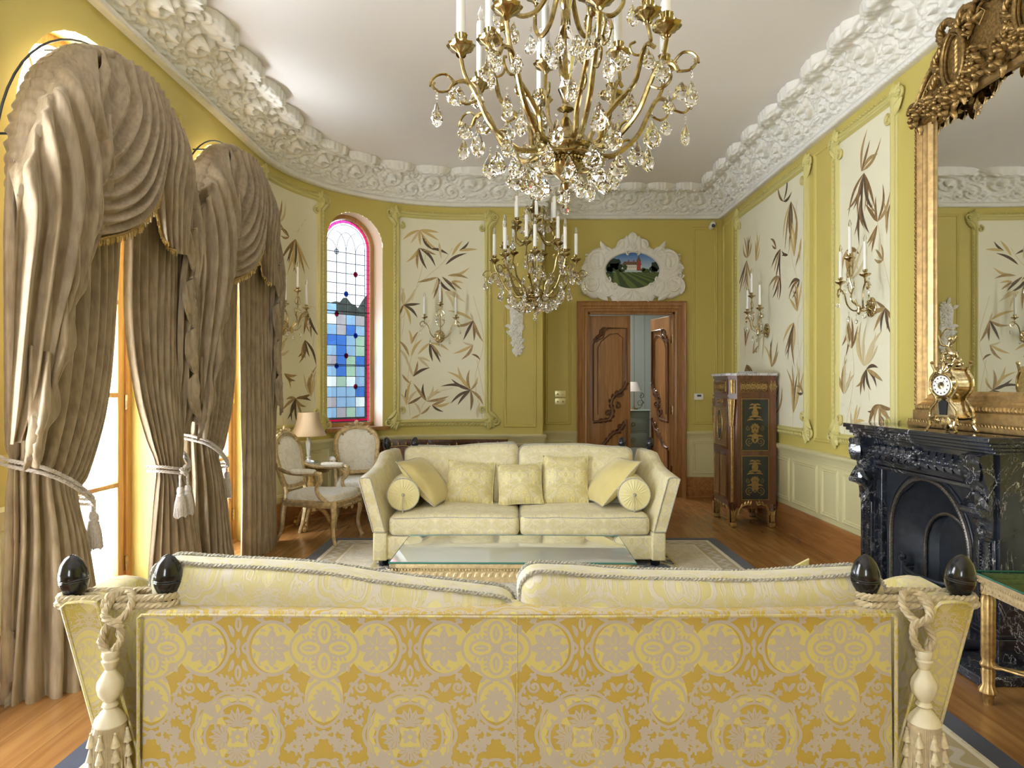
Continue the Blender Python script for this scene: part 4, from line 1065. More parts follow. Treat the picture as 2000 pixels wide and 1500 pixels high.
# ------------------------------------------------------------- fireplace
FY0, FY1 = 3.50, 4.90; FX = 2.50; FC = (FY0+FY1)/2; FZ = 1.196
def fireplace():
    root = thing('fireplace', 'black veined marble fireplace with carved corbels and arched iron insert', 'fireplace')
    F = lambda u, v, q: (FX-q, u, v)                          # u along wall, v up, q into the room
    m = M()
    for (z0, z1, e) in ((1.166, 1.196, .10), (1.145, 1.166, .085), (1.125, 1.145, .065), (1.105, 1.125, .045)):
        m.box(FX-e-.0, XR, FY0-e*.6, FY1+e*.6, z0, z1, .006)
    m.build('mantel_shelf', marble_m, root)
    m = M().box(FX, XR, FY0, FY1, .93, 1.105)
    m.box(FX-.012, FX+.01, FY0+.20, FY1-.20, .93, .945).box(FX-.012, FX+.01, FY0+.20, FY1-.20, 1.085, 1.10).box(FX-.02, FX+.01, FY0+.2, FY1-.2, .90, .925, .006)
    fz = m.build('frieze', marble_m, root)
    m = M(); st = 0                                            # carved acanthus frieze
    for sg in (1, -1):
        for i in range(6):
            u = sg*(.06+i*.075)
            m.leaf(u, 1.015, (.35 if sg > 0 else PI-.35), .12, .055, .028, -sg*1.0, .005, 7, 4); m.leaf(u, 1.015, (-.35 if sg > 0 else PI+.35), .12, .055, .028, sg*1.0, .005, 7, 4)
            m.leaf(u, 1.015, (1.2 if sg > 0 else PI-1.2), .075, .04, .024, -sg*.8, .01, 5, 2); m.leaf(u, 1.015, (-1.2 if sg > 0 else PI+1.2), .075, .04, .024, sg*.8, .01, 5, 2)
            m.ball((u+sg*.04, 1.015, .02), .018, 6)
    m.flower(0, 1.015, .07, .04, .005, 8)
    m.map(lambda u, v, q: F(FC+u, v, q)); m.build('frieze_carving', marble_m, fz, auto=60)
    for sg, ya, yb in ((-1, FY0, FY0+.19), (1, FY1-.19, FY1)):
        m = M().box(FX, XR, ya, yb, .18, .93, 0).box(FX-.02, XR, ya-.015, yb+.015, .0, .16, .006).box(FX-.012, XR, ya-.008, yb+.008, .16, .18, .004)
        for y in (ya+.035, yb-.035): m.box(FX-.012, FX, y-.014, y+.014, .20, .66, .005)
        m.box(FX-.008, FX, ya+.065, yb-.065, .22, .64, .004)
        inner = yb if sg < 0 else ya
        m.box(FX+.02, FX+.06, min(inner, inner-sg*.05), max(inner, inner-sg*.05), .0, .93, .006)
        for k in range(22): m.ball((FX-.013, (ya+yb)/2-.03, .23+k*.019), .006, 5); m.ball((FX-.013, (ya+yb)/2+.03, .23+k*.019), .006, 5)
        jb = m.build('jamb', marble_m, root)
        m = M(); yc = (ya+yb)/2; F2 = lambda u, v, q, yc=yc: (FX-q, yc+u, v)
        # scroll corbel with leaf
        prof = [(.0, 1.105), (.09, 1.10), (.10, 1.05), (.085, .98), (.06, .92), (.055, .86), (.075, .82), (.07, .775), (.04, .755), (.03, .70), (.035, .67), (.0, .66)]
        pc_ = cr([(a, b, 0) for a, b in prof], 40)
        G = []
        for p in pc_:
            G.append([F2(u, p.y, p.x*(1-.25*abs(u/.07)**2) if p.x > .004 else p.x) for u in np.linspace(-.07, .07, 9)])
        m.grid(G)
        m.grid([[F2(-.07, p.y, p.x*.75), F2(-.07, p.y, 0)] for p in pc_]); m.grid([[F2(.07, p.y, p.x*.75), F2(.07, p.y, 0)] for p in pc_])
        st = len(m.v)
        for a in (-.9, -.45, 0, .45, .9): m.leaf(a*.035, 1.09, -PI/2+a*.5, .15, .045, .022, -a*.8, .088, 7, 2)
        for a in (-.8, -.3, .3, .8): m.leaf(a*.03, .90, -PI/2+a*.6, .13, .04, .02, a*.9, .062, 7, 2)
        m.fan(0, .72, -PI/2, 5, .7, .09, .035, .018, .03)
        m.map(F2, st)
        for z, r in ((1.075, .022), (.80, .022)):
            m.tube([F2(-.078, z, .075), F2(.078, z, .075)], r, 10)
        m.build('corbel', marble_m, jb, auto=60)
    m = M().box(XR-.52, XR-.0, FY0-.20, FY1+.20, .0, .05, .008); m.build('hearth_slab', marble_m, root)
    # iron insert: plate with arched opening
    ya, yb = FY0+.19, FY1-.19; r = .385; zs = .49
    px = FX+.055
    G = lambda u, v, q: (px-q, FC+u, v)
    m = M()
    A = arch_pts(0, r, .05, zs, 32); W2 = (yb-ya)/2
    def outer(p):
        u, v = p
        if v <= zs+1e-6: return (-W2 if u < 0 else W2, v)
        a = math.atan2(v-zs, u); k_ = min(W2/max(1e-6, abs(cos(a))), (.93-zs)/max(1e-6, sin(a))); return (k_*cos(a), zs+k_*sin(a))
    m.grid([[G(*p, 0) for p in A], [G(*outer(p), 0) for p in A]])
    # corners
    for sg in (-1, 1):
        aa = math.atan2(.93-zs, W2); m.put([G(sg*W2, .93, 0), G(sg*W2, zs, 0), G(0, .93, 0), G(sg*r*.98, zs+.2, -.001)], [(0, 1, 3, 2)])
    m.grid([[G(u, v, 0) for u, v in A], [G(u*.93, (v-zs)*.93+zs if v > zs else v, -.05) for u, v in A], [G(u*.62, (v-zs)*.62+zs-.06 if v > zs else v, -.14) for u, v in A]])
    m.box(px, px+.01, ya, yb, 0, .06)
    ins = m.build('iron_insert', iron, root)
    for (rr, q, th, mt, nm) in ((r+.012, .004, .016, iron_br, 'beaded_arch_moulding'), (r*.62, -.13, .012, iron_br, 'inner_arch_moulding'), (r+.05, .002, .008, iron, 'outer_arch_rib')):
        m = M(); AP = arch_pts(0, rr, .05, zs if q > -.1 else zs-.06, 40)
        m.tube([G(*p, q) for p in AP], th, 8)
        if mt is iron_br:
            for i in range(0, 88):
                t = i/87*(len(AP)-1); k_ = min(int(t), len(AP)-2); u = AP[k_][0]+(AP[k_+1][0]-AP[k_][0])*(t-k_); v = AP[k_][1]+(AP[k_+1][1]-AP[k_][1])*(t-k_)
                m.ball(G(u, v, q+th*.75), th*.42, 5)
        m.build(nm, mt, ins)
    m = M()                                                    # fireback
    B = arch_pts(0, r*.62, .05, zs-.06, 24); zb = -.175
    m.grid([[G(u, v, -.14) for u, v in B], [G(u*.7, v, zb) for u, v in B]])
    m.put([G(u*.7, v, zb) for u, v in B], [tuple(range(len(B)))]); m.box(px+.0, px+.26, FC-.30, FC+.30, .0, .05)
    m.build('fireback', iron, ins)
    m = M()                                                    # grate
    for z in (.20, .235, .27): m.tube(cr([G(-.26, z, -.06), G(-.2, z, .03), G(0, z, .07), G(.2, z, .03), G(.26, z, -.06)], 20), .009 if z > .2 else .014, 6)
    for i in range(13):
        u = -.24+i*.04; q = .07-.13*(u/.26)**2*1.0; m.tube([G(u, .06, q-.02), G(u, .27, q)], .006, 6)
    m.tube(cr([G(-.26, .30, -.06), G(-.2, .30, .035), G(0, .30, .08), G(.2, .30, .035), G(.26, .30, -.06)], 20), .013, 8)
    for sg in (-1, 1): 
        st = len(m.v); m.scroll(sg*.28, .34, .035, 1.3, -PI/2, sg, .010, .0); m.map(G, st); m.tube([G(sg*.27, .05, .0), G(sg*.27, .32, .0)], .016, 8); m.ball(G(sg*.27, .345, 0), .022, 8)
    m.build('fire_grate', iron, ins)
    m = M()
    for sg in (-1, 1):                                         # low scroll fender ends
        m.tube([(2.30, FC+sg*.55, .075), (2.48, FC+sg*.55, .075)], .028, 10); m.tube(cr([(2.30, FC+sg*.55, .075), (2.28, FC+sg*.55, .14), (2.33, FC+sg*.55, .17), (2.37, FC+sg*.55, .13)], 10), .014, 8)
    m.tube([(2.285, FC-.55, .066), (2.285, FC+.55, .066)], .016, 8)
    m.build('hearth_fender', iron, root)
fireplace()
# ------------------------------------------------------------- gilt overmantel mirror
def mirror():
    MY0, MY1, MZ0, MZ1 = 3.0, 4.50, 1.306, 3.30; mx = 2.70
    root = thing('overmantel_mirror', 'large gilt framed mirror with carved flower crest standing on the mantelpiece', 'mirror')
    g = M().box(mx+.012, mx+.02, MY0+.10, MY1-.10, MZ0+.08, MZ1-.05); g.build('mirror_glass', mirror_m, root, smooth=False)
    prof = [(0, .0), (0, .075), (.010, .085), (.035, .085), (.042, .070), (.050, .060), (.062, .062), (.070, .050), (.080, .046), (.095, .050), (.105, .040), (.118, .030), (.122, .012), (.122, -.01)]
    fn = lambda s: (Vector((mx+.03, s, 0)), Vector((-1, 0, 0)))
    m = M(); rectframe(m, fn, MY0, MY1, MZ0, MZ1, prof, 5); m.box(mx+.02, mx+.06, MY0, MY1, MZ0, MZ1)
    fr = m.build('frame', gold_frame, root, auto=25)
    m = M()
    def run(a, b, horiz, fixed):
        for t in seq(a, b, .028)[:-1]:
            st_ = len(m.v)
            if horiz: m.leaf(t, fixed-.010, .8, .028, .02, .010, 1.0, .083, 4, 2); m.leaf(t, fixed+.01, -.8, .028, .018, .010, -1.0, .083, 4, 2)
            else: m.leaf(fixed-.01, t, PI/2-.8, .028, .02, .010, 1.0, .083, 4, 2); m.leaf(fixed+.01, t, PI/2+.8, .028, .018, .010, -1.0, .083, 4, 2)
            m.map(on(fn), st_)
    run(MY0+.03, MY1-.03, True, MZ0+.022); run(MZ0+.03, MZ1-.03, False, MY1-.022); run(MZ0+.03, MZ1-.03, False, MY0+.022)
    m.build('leaf_moulding', gilt_dark, fr, auto=60)
    m = M().box(mx-.05, XR-.01, MY0-.02, MY1+.02, 1.235, MZ0, .004).box(mx-.08, XR-.01, MY0-.03, MY1+.04, 1.197, 1.235, .01)
    pl = m.build('plinth', gold_frame, root)
    m = M()
    for t in seq(MY0-.02, MY1+.03, .026)[:-1]: m.leaf(t, 0, .6, .026, .022, .008, .8, 0, 4, 2)
    m.map(lambda u, v, w_: (mx-.078-w_*.7, u, 1.227+v+w_*.7)); m.build('plinth_moulding', gilt_dark, pl, auto=60)
    # crest
    m = M(); MC = (MY0+MY1)/2
    rr = random.Random(8)
    K = lambda u, v, w_: (mx-.02-w_, MC+u, v)
    for sg in (1, -1):
        # sloping panelled pediment
        path = [(.76, 3.27), (.70, 3.30), (.58, 3.43), (.44, 3.50), (.24, 3.60), (.10, 3.66), (0, 3.68)]
        low = [(.74, 3.14), (.60, 3.17), (.50, 3.22), (.42, 3.20), (.24, 3.28), (.10, 3.22), (0, 3.20)]
        m.prism([(sg*a, b) for a, b in path]+[(sg*a, b) for a, b in low[::-1]], -.02, .03, K)
        up = cr([(sg*a, b, .045) for a, b in path], 24); m.tube([K(p.x, p.y, p.z) for p in up], .018, 6)
        up2 = cr([(sg*a, b-.05, .04) for a, b in path], 24); m.tube([K(p.x, p.y, p.z) for p in up2], .010, 6)
        for (a, b) in ((.63, 3.33), (.20, 3.52), (.10, 3.55)):
            P = [(sg*(a+.05*cos(q)), b+.05*sin(q), .045) for q in (0, PI/2, PI, 3*PI/2, 2*PI)]; m.tube([K(*p) for p in P], .007, 5)
        m.put([], [])
        st = len(m.v); mu, mv = sg*.30, 3.40                     # oval medallion with rope bow
        m.tube([(mu+.10*cos(q), mv+.165*sin(q), .07) for q in np.linspace(0, 2*PI, 33)], .014, 8, cap=False)
        m.tube([(mu+.078*cos(q), mv+.14*sin(q), .065) for q in np.linspace(0, 2*PI, 33)], .007, 6, cap=False)
        m.prism([(mu+.10*cos(q), mv+.165*sin(q)) for q in np.linspace(0, 2*PI, 25)[:-1]], .0, .055)
        for q in range(7): m.leaf(mu, mv-.09+q*.028, .9, .05, .02, .008, .5, .056, 4, 2); m.leaf(mu, mv-.09+q*.028, PI-.9, .05, .02, .008, -.5, .056, 4, 2)
        m.map(K, st)
        for P in ([(mu-.02, mv+.17), (mu+.05, mv+.25), (mu+.13, mv+.24), (mu+.13, mv+.17), (mu+.07, mv+.14)], [(mu+.1, mv+.12), (mu+.19, mv+.06), (mu+.16, mv-.02), (mu+.22, mv-.08)], [(mu-.02, mv+.17), (mu-.08, mv+.24), (mu-.16, mv+.22), (mu-.12, mv+.16)]):
            rope_pts(m, [K(a*1.0, b, .06) for a, b in [(q.x, q.y) for q in cr([(a, b, 0) for a, b in P], 16)]], .024, 3, .09, 6)
        for i in range(20):
            t = i/19; a = sg*(.72-.66*t)+rr.uniform(-.02, .02); b = 3.19+.035*sin(t*9)+rr.uniform(-.03, .05)+(.05 if t > .5 else 0)
            st = len(m.v); m.flower(a, b, rr.uniform(.04, .065), .05, .04+rr.uniform(0, .03), 6)
            m.leaf(a, b, rr.uniform(3.6, 5.8), .10, .05, .03, rr.uniform(-1, 1), .02); m.map(K, st)
        for i in range(8):
            st = len(m.v); q = i*.8; m.flower(mu+.15*cos(q), mv+.20*sin(q)-.02, .045, .045, .05, 6); m.leaf(mu+.15*cos(q), mv+.2*sin(q), q, .11, .05, .03, .8, .03); m.map(K, st)
        st = len(m.v); m.scroll(sg*.76, 3.27, .05, 1.3, 0, sg, .018, .03); m.map(K, st)
    st = len(m.v); m.fan(0, 3.60, PI/2, 7, 1.2, .18, .06, .04, .04); m.map(K, st)
    m.build('crest', gilt_dark, root, auto=60)
mirror()
# ------------------------------------------------------------- mantel clock
def clock():
    root = thing('mantel_clock', 'ornate brass mantel clock with white enamel dial on the marble mantelpiece', 'clock', (2.47, 3.85, 1.1965), -1.31, None)
    # local: front faces -y; z up
    m = M()
    outl = [(-.055, .07), (-.075, .085), (-.06, .12), (-.035, .17), (-.045, .20), (-.078, .245), (-.075, .30), (-.05, .34), (-.06, .365), (-.02, .375)]
    out = cr([(a, b, 0) for a, b in outl], 30); pts = [(p.x, p.y) for p in out]+[(-p.x, p.y) for p in reversed(out)]
    m.prism(pts, -.05, .06, lambda u, v, w_: (u, w_, v))
    for sx in (-1, 1):
        for y in (-.05, .06):
            P = [(sx*a, y, b) for a, b in ((.045, .09), (.085, .085), (.085, .13), (.05, .17), (.05, .20), (.085, .25), (.08, .31), (.055, .345), (.075, .385))]
            m.tube(cr(P, 30), [.007, .009, .007], 6) if 0 else m.tube(cr(P, 30), .008, 6)
            m.ball((sx*.075, y, .395), .011, 6)
    m.build('case', brass, root, auto=50)
    m = M()
    for sx in (-1, 1):
        for y in (-.05, .06):
            lg = M(); lg.tube(cr([(sx*.05, y, .09), (sx*.085, y*1.15, .075), (sx*.08, y*1.2, .04), (sx*.095, y*1.35, .012)], 10), [.014, .008], 8); lg.ball((sx*.095, y*1.35, .012), .012, 6); lg.build('leg', brass, root)
    st = len(m.v)
    for a in (-1, -.5, 0, .5, 1): m.leaf(a*.06, .085, -PI/2+a*.5, .06, .03, .012, a*.7, .052, 6, 2)
    m.scroll(-.055, .075, .022, 1.3, 0, -1, .007, .052); m.scroll(.055, .075, .022, 1.3, PI, 1, .007, .052)
    for a in range(10): m.leaf(.062*cos(a*.628), .265+.062*sin(a*.628), a*.628+1.2, .045, .022, .01, .8, .052, 5, 2)
    m.fan(0, .33, PI/2, 5, 1.2, .07, .03, .012, .052)
    m.map(lambda u, v, w_: (u, -w_, v), st)
    m.tube([(-.05, -.052, .085), (.05, -.052, .085)], .004, 5).build('front_mount', brass, root, auto=60)
    d = M().lathe([(.001, .0), (.058, 0), (.062, .006), (.066, .004), (.068, -.006)], (0, -.058, .265), 30, Rm('X', PI/2)).build('bezel', brass, root)
    m = M(); 
    m.lathe([(.056, .0), (.056, .007), (.001, .008)], (0, -.058, .265), 30, Rm('X', PI/2)).build('dial', simple('enamel_dial', (.78, .77, .74), .25), root)
    m = M()
    for i in range(12):
        a = i*PI/6; c_, s_ = cos(a), sin(a); m.mi = 0
        m.rbox(.044*c_, -.067, .265+.044*s_, .008, .002, .008, .0008, 1)
    m.tube([(0, -.069, .265), (.018, -.069, .29)], .0016, 4); m.tube([(0, -.069, .265), (-.03, -.069, .278)], .0012, 4)
    m.build('numerals_and_hands', grey_pl, root)
    M().lathe([(.02, 0), (.02, .005), (.001, .008)], (0, -.064, .265), 16, Rm('X', PI/2)).build('dial_centre', brass, root)
    m = M(); m.prism([(-.022, .10), (.022, .10), (.028, .17), (.0, .19), (-.028, .17)], .05, .055, lambda u, v, w_: (u, -w_, v)); m.build('glazed_panel', black_lac, root)
    # figure group finial
    m = M(); m.rbox(0, 0, .385, .10, .08, .02, .006, 2)
    m.tube(cr([(-.03, 0, .40), (-.02, 0, .44), (.0, 0, .47), (.005, 0, .50)], 10), [.014, .018, .012], 8) if 0 else None
    m.tube(cr([(.02, 0, .395), (.035, 0, .43), (.01, -.01, .455), (-.01, 0, .48), (.0, 0, .51)], 14), [.012]*4+[.020]*6+[.012]*4, 8)
    m.ball((.0, 0, .53), .015, 8, 1.2)
    m.tube(cr([(0, 0, .50), (.03, -.01, .51), (.05, -.01, .54)], 8), .006, 6); m.tube(cr([(0, 0, .50), (-.03, -.02, .49), (-.05, -.02, .52), (-.06, -.02, .55)], 8), .006, 6)
    m.tube(cr([(0, 0, .455), (-.03, -.02, .44), (-.02, -.03, .41), (-.03, -.03, .395)], 8), [.012, .007], 6); m.tube(cr([(-.06, 0, .55), (-.03, 0, .585), (.01, 0, .58)], 8), .004, 5)
    for q in range(9): m.ball((.05*cos(q), .03*sin(q), .40+.01*(q % 3)), .014, 6)
    m.build('figure_finial', brass, root, auto=60)
clock()
# ------------------------------------------------------------- marquetry cabinet
def cabinet():
    x0, x1, y0, y1 = 2.26, 2.735, 7.08, 7.72
    root = thing('marquetry_cabinet', 'tall inlaid wood cabinet with brass mounts and grey marble top', 'cabinet')
    H0, H1 = .20, 1.575; ch = .07
    def plan(e=0, z0=0, z1=1): return [(x0+ch-e*.4, y0-e), (x1+e*.0, y0-e), (x1, y1+e), (x0+ch-e*.4, y1+e), (x0-e, y1-ch+e*.4), (x0-e, y0+ch-e*.4)]
    m = M(); m.prism(plan(0), H0, H1-.0); m.prism(plan(.012), 1.355, 1.372); m.prism(plan(.006), H0-.0, H0+.02); m.prism(plan(.010), 1.545, 1.575)
    body = m.build('carcass', mahog, root, smooth=False)
    m = M(); m.prism(plan(.03), 1.575, 1.60); m.build('marble_top', marble_t, root, smooth=False)
    # near side (faces -y): two ebonised panels with inlay
    SF = lambda u, v, q: (x0+ch+u, y0-q, v)
    Wd = x1-x0-ch
    def inlay(m, cx_, c0, c1, mk):
        for sg in (1, -1):
            z = c0; Hh = c1-c0
            m.scroll(cx_+sg*.055, c0+.07, .040, 1.6, -PI/2, sg, .004, 0, 20, 4); m.leaf(cx_, c0+.05, (.9 if sg > 0 else PI-.9), .10, .02, .003, sg*.8, 0, 6, 2); m.leaf(cx_, c0+.12, (.6 if sg > 0 else PI-.6), .09, .018, .003, -sg*1.2, 0, 6, 2)
            for t, L in ((.34, .07), (.44, .05), (.60, .09), (.66, .07), (.85, .07), (.92, .06)):
                m.leaf(cx_, c0+Hh*t, (.5 if sg > 0 else PI-.5), L, .018, .003, sg*(1.0 if t < .6 else -1.2), 0, 6, 2)
            m.scroll(cx_+sg*.07, c0+Hh*.42, .022, 1.2, PI/2, -sg, .0025, 0, 14, 4)
        for (dx, t) in ((0, .40), (-.03, .45), (.03, .45), (0, .50), (-.02, .36), (.02, .36)): m.flower(cx_+dx, c0+Hh*t, .018, .003, 0, 6)
        m.fan(cx_, c0+Hh*.20, PI/2, 7, .9, .07, .02, .003); m.fan(cx_, c0+Hh*.66, PI/2, 7, .6, .10, .03, .003); m.leaf(cx_, c0+Hh*.95, -PI/2, .10, .04, .003)
    for a, b in ((.29, .74), (.80, 1.33)):
        p = M().box(x0+ch+.045, x1-.085, y0-.008, y0+.005, a, b).build('inlaid_panel', ebony, body, smooth=False)
        m = M(); fn = lambda s: (Vector((s, y0-.006, 0)), Vector((0, -1, 0)))
        rectframe(m, fn, x0+ch+.04, x1-.08, a-.006, b+.006, [(0, 0), (0, .006), (.008, .007), (.008, 0)], 5)
        st = len(m.v); inlay(m, (x0+ch+x1-.04)/2, a+.02, b-.02, 0); m.map(lambda u, v, q: (u, y0-.009-q*.3, v), st)
        m.build('brass_inlay', inlay_m, p)
    def lattice_strip(m, u0, u1, v0, v1, F):
        n = max(2, int((u1-u0)/.05))
        for i in range(n):
            a = u0+(u1-u0)*(i+.5)/n; w_ = (u1-u0)/n*.55
            m.tube([F(a+w_*cos(q), (v0+v1)/2+(v1-v0)*.42*sin(q), .003) for q in np.linspace(0, 2*PI, 13)], .0035, 4, cap=False)
            st = len(m.v); m.flower(a, (v0+v1)/2, (v1-v0)*.3, .004, .001, 6); m.map(F, st)
        P = [(u0, v0), (u1, v0), (u1, v1), (u0, v1), (u0, v0)]; m.tube([F(a, b, .002) for a, b in P], .003, 4)
    m = M(); lattice_strip(m, .035, Wd-.095, 1.405, 1.515, SF); lattice_strip(m, Wd-.05, Wd-.012, 1.40, 1.52, SF); m.build('frieze_inlay', inlay_m, body)
    # front (faces -x): drawer, upper fall door with oval, two lower doors
    FF = lambda u, v, q: (x0-q, y0+ch+u, v)
    Wf = y1-y0-2*ch
    d = M().box(x0-.010, x0, y0+ch+.02, y1-ch-.02, 1.385, 1.535, .003).build('drawer', mahog, root)
    m = M(); lattice_strip(m, .05, Wf-.05, 1.41, 1.51, lambda u, v, q: FF(u, v, q+.010)); m.build('drawer_inlay', inlay_m, d)
    d = M().box(x0-.008, x0, y0+ch+.02, y1-ch-.02, .80, 1.34, .003).build('upper_door', mahog, root)
    M().box(x0-.010, x0-.008, y0+ch+.06, y1-ch-.06, .84, 1.24).build('lattice_panel', lattice, d, smooth=False)
    m = M(); c_ = Wf/2
    m.prism([(c_+.085*cos(q), 1.05+.16*sin(q)) for q in np.linspace(0, 2*PI, 25)[:-1]], .008, .013, FF); m.build('oval_plaque', ebony, d)
    m = M(); m.tube([FF(c_+.088*cos(q), 1.05+.165*sin(q), .013) for q in np.linspace(0, 2*PI, 33)], .008, 6, cap=False)
    rectframe(m, lambda s: (Vector((x0-.009, s, 0)), Vector((-1, 0, 0))), y0+ch+.05, y1-ch-.05, .83, 1.25, [(0, 0), (0, .007), (.01, .008), (.012, 0)], 5)
    st = len(m.v); m.scroll(c_-.08, 1.30, .025, 1.3, 0, 1, .006, .01); m.scroll(c_+.08, 1.30, .025, 1.3, PI, -1, .006, .01); m.flower(c_, 1.30, .03, .008, .008, 6); m.flower(c_, 1.05, .05, .006, .013, 6); m.fan(c_, 1.08, PI/2, 5, .8, .09, .03, .004, .013); m.map(FF, st)
    m.build('brass_mouldings', inlay_m, d)
    for k_ in (0, 1):
        a, b = y0+ch+.02+k_*(Wf-.04)/2+.004, y0+ch+.02+(k_+1)*(Wf-.04)/2-.004
        d = M().box(x0-.008, x0, a, b, .27, .76, .003).build('lower_door', mahog, root)
        M().box(x0-.010, x0-.008, a+.035, b-.035, .31, .72).build('lattice_panel', lattice, d, smooth=False)
        m = M(); rectframe(m, lambda s: (Vector((x0-.009, s, 0)), Vector((-1, 0, 0))), a+.028, b-.028, .30, .73, [(0, 0), (0, .006), (.008, .007), (.010, 0)], 5); m.build('brass_mouldings', inlay_m, d)
    # canted corner pilasters with brass
    for yc, dy in ((y0+ch/2, -1), (y1-ch/2, 1)):
        nx, ny = -.707, .707*dy; cx_ = x0+ch/2
        F = lambda u, v, q: (cx_+nx*q+u*.707, yc+ny*q+u*.707*(-ny/abs(ny))*-1*(-1), v)
        m = M()
        for z0, z1, w0, w1, t in ((1.05, 1.33, .018, .040, .03), (.26, 1.05, .018, .018, .014), (1.39, 1.53, .026, .026, .012)):
            m.grid([[(cx_+nx*(t)+s*w_*.707, yc+ny*t-s*w_*.707*(nx/abs(nx))*dy*-1*-1, z) for s in (-1, -.5, 0, .5, 1)] for z, w_ in ((z0, w0), (z1, w1))])
            m.tube([(cx_+nx*(t+.002), yc+ny*(t+.002), z0), (cx_+nx*(t+.012), yc+ny*(t+.012), z1)], [w0*.6, w1*.6], 8)
        for k_ in range(28): m.ball((cx_+nx*.022, yc+ny*.022, .28+k_*.027), .009, 5)
        m.build('corner_mount', gilt, root, auto=50)
    # legs with sabots
    for (lx, ly) in ((x0+.035, y0+.045), (x1-.035, y0+.03), (x0+.035, y1-.045), (x1-.035, y1-.03)):
        lg = M().tube(cr([(lx, ly, .24), (lx, ly, .14), (lx, ly, .0)], 8), [.040, .026], 8).build('leg', rosew, root)
        m = M().box(lx-.034, lx+.034, ly-.034, ly+.034, 0, .045, .01)
        st = len(m.v)
        for q in (-1, 0, 1): m.leaf(q*.018, .045, PI/2+q*.2, .14, .03, .012, -q*.5, .03, 6, 2)
        m.map(lambda u, v, w_: (lx+u, ly-w_-.005, v), st); st = len(m.v)
        for q in (-1, 0, 1): m.leaf(q*.018, .045, PI/2+q*.2, .14, .03, .012, -q*.5, .03, 6, 2)
        m.map(lambda u, v, w_: (lx-w_-.005, ly+u, v), st)
        m.build('sabot', gilt, lg, auto=60)
    for xx, hd in ((x0+ch+.01, 1), (x1-.07, -1)):
        m = M()
        P = cr([(xx, .13, 0), (xx+hd*.02, .20, 0), (xx+hd*.08, .235, 0), (xx+hd*.13, .23, 0)], 12); m.tube([(p.x, y0-.006, p.y) for p in P], [.012, .006], 6)
        for i in range(2, 11, 2):
            st = len(m.v); m.leaf(P[i].x, P[i].y, .8 if hd > 0 else PI-.8, .05, .025, .008, hd*.7, .006, 5, 2); m.map(lambda u, v, w_: (u, y0-w_, v), st)
        m.build('side_apron_mount', gilt, root, auto=60)
    m = M()
    for i in range(9):
        st = len(m.v); u = .05+i*(Wf-.1)/8; m.leaf(u, .22, -PI/2+(.6 if i % 2 else -.6), .06, .03, .01, .5, .004, 5, 2); m.scroll(u, .20, .018, 1.2, 0, 1, .005, .004, 12, 5); m.map(FF, st)
    m.build('apron_mount', gilt, root, auto=60)
cabinet()
o = M().lathe([(.001, .004), (.06, .0), (.085, .006), (.10, .022), (.097, .024), (.08, .010), (.001, .008)], (2.55, 7.42, 1.60), 28).build('dish', simple('white_porcelain', (.8, .8, .78), .2)); tag(o, 'shallow white dish on top of the marquetry cabinet', 'dish')
# ------------------------------------------------------------- commode behind the far sofa
def commode():
    x0, x1, y0, y1 = -1.56, -.08, 7.93, 8.33
    root = thing('commode', 'dark rosewood commode with brass inlay and overhanging top behind the far sofa', 'chest')
    m = M(); P = cr([(x0-.03, y1, 0), (x0-.03, y0+.06, 0), (x0+.04, y0-.02, 0), (x0+.35, y0+.0, 0), ((x0+x1)/2, y0-.05, 0), (x1-.35, y0, 0), (x1-.04, y0-.02, 0), (x1+.03, y0+.06, 0), (x1+.03, y1, 0)], 40)
    m.prism([(p.x, p.y) for p in P], .815, .85); m.build('top', rosew, root)
    m = M(); m.prism([((x0+x1)/2+(p.x-(x0+x1)/2)*.965, y1+(p.y-y1)*.9) for p in P], .14, .815); b = m.build('body', rosew, root)
    for r in range(2):
        for c_ in range(2):
            a = x0+.06+c_*.69; z = .50-r*.32
            d = M().box(a, a+.67, y0-.012, y0+.04, z, z+.27, .01).build('drawer', mahog, root)
            m = M().tube(cr([(a+.27, y0-.015, z+.15), (a+.30, y0-.045, z+.11), (a+.37, y0-.045, z+.11), (a+.40, y0-.015, z+.15)], 12), .006, 6).build('drawer_pull', brass, d)
    m = M(); YF2 = y0-.03
    for sg in (1, -1):
        P = cr([((x0+x1)/2, .71, 0), ((x0+x1)/2+sg*.14, .77, 0), ((x0+x1)/2+sg*.28, .745, 0), ((x0+x1)/2+sg*.42, .78, 0), ((x0+x1)/2+sg*.56, .77, 0), ((x0+x1)/2+sg*.66, .79, 0)], 26)
        m.tube([(p.x, YF2-.005, p.y) for p in P], .006, 5)
        for p in P[::3]:
            st = len(m.v); m.leaf(p.x, p.y, 1.0, .05, .02, .006, 1, .005, 5, 2); m.map(lambda u, v, w_: (u, YF2-w_, v), st)
    st = len(m.v); m.fan((x0+x1)/2, .72, PI/2, 7, 1.3, .07, .025, .008, .01); m.map(lambda u, v, w_: (u, YF2-.01-w_, v), st)
    m.build('brass_inlay', inlay_m, b, auto=60)
    for sx, x in ((-1, x0+.03), (1, x1-.03)):
        for y in (y0+.03, y1-.05):
            M().tube(cr([(x, y, .80), (x+sx*.015, y, .6), (x-sx*.005, y, .3), (x, y, .1), (x+sx*.02, y, 0)], 16), [.04, .022], 8).build('leg', rosew, root)
        m = M(); m.X = T4((x, y0-.0, .72)); 
        for q in range(5): m.ball((sx*.012, -.01, .05-q*.035), .024-.002*q, 6)
        m.build('corner_mount', brass, root)
commode()
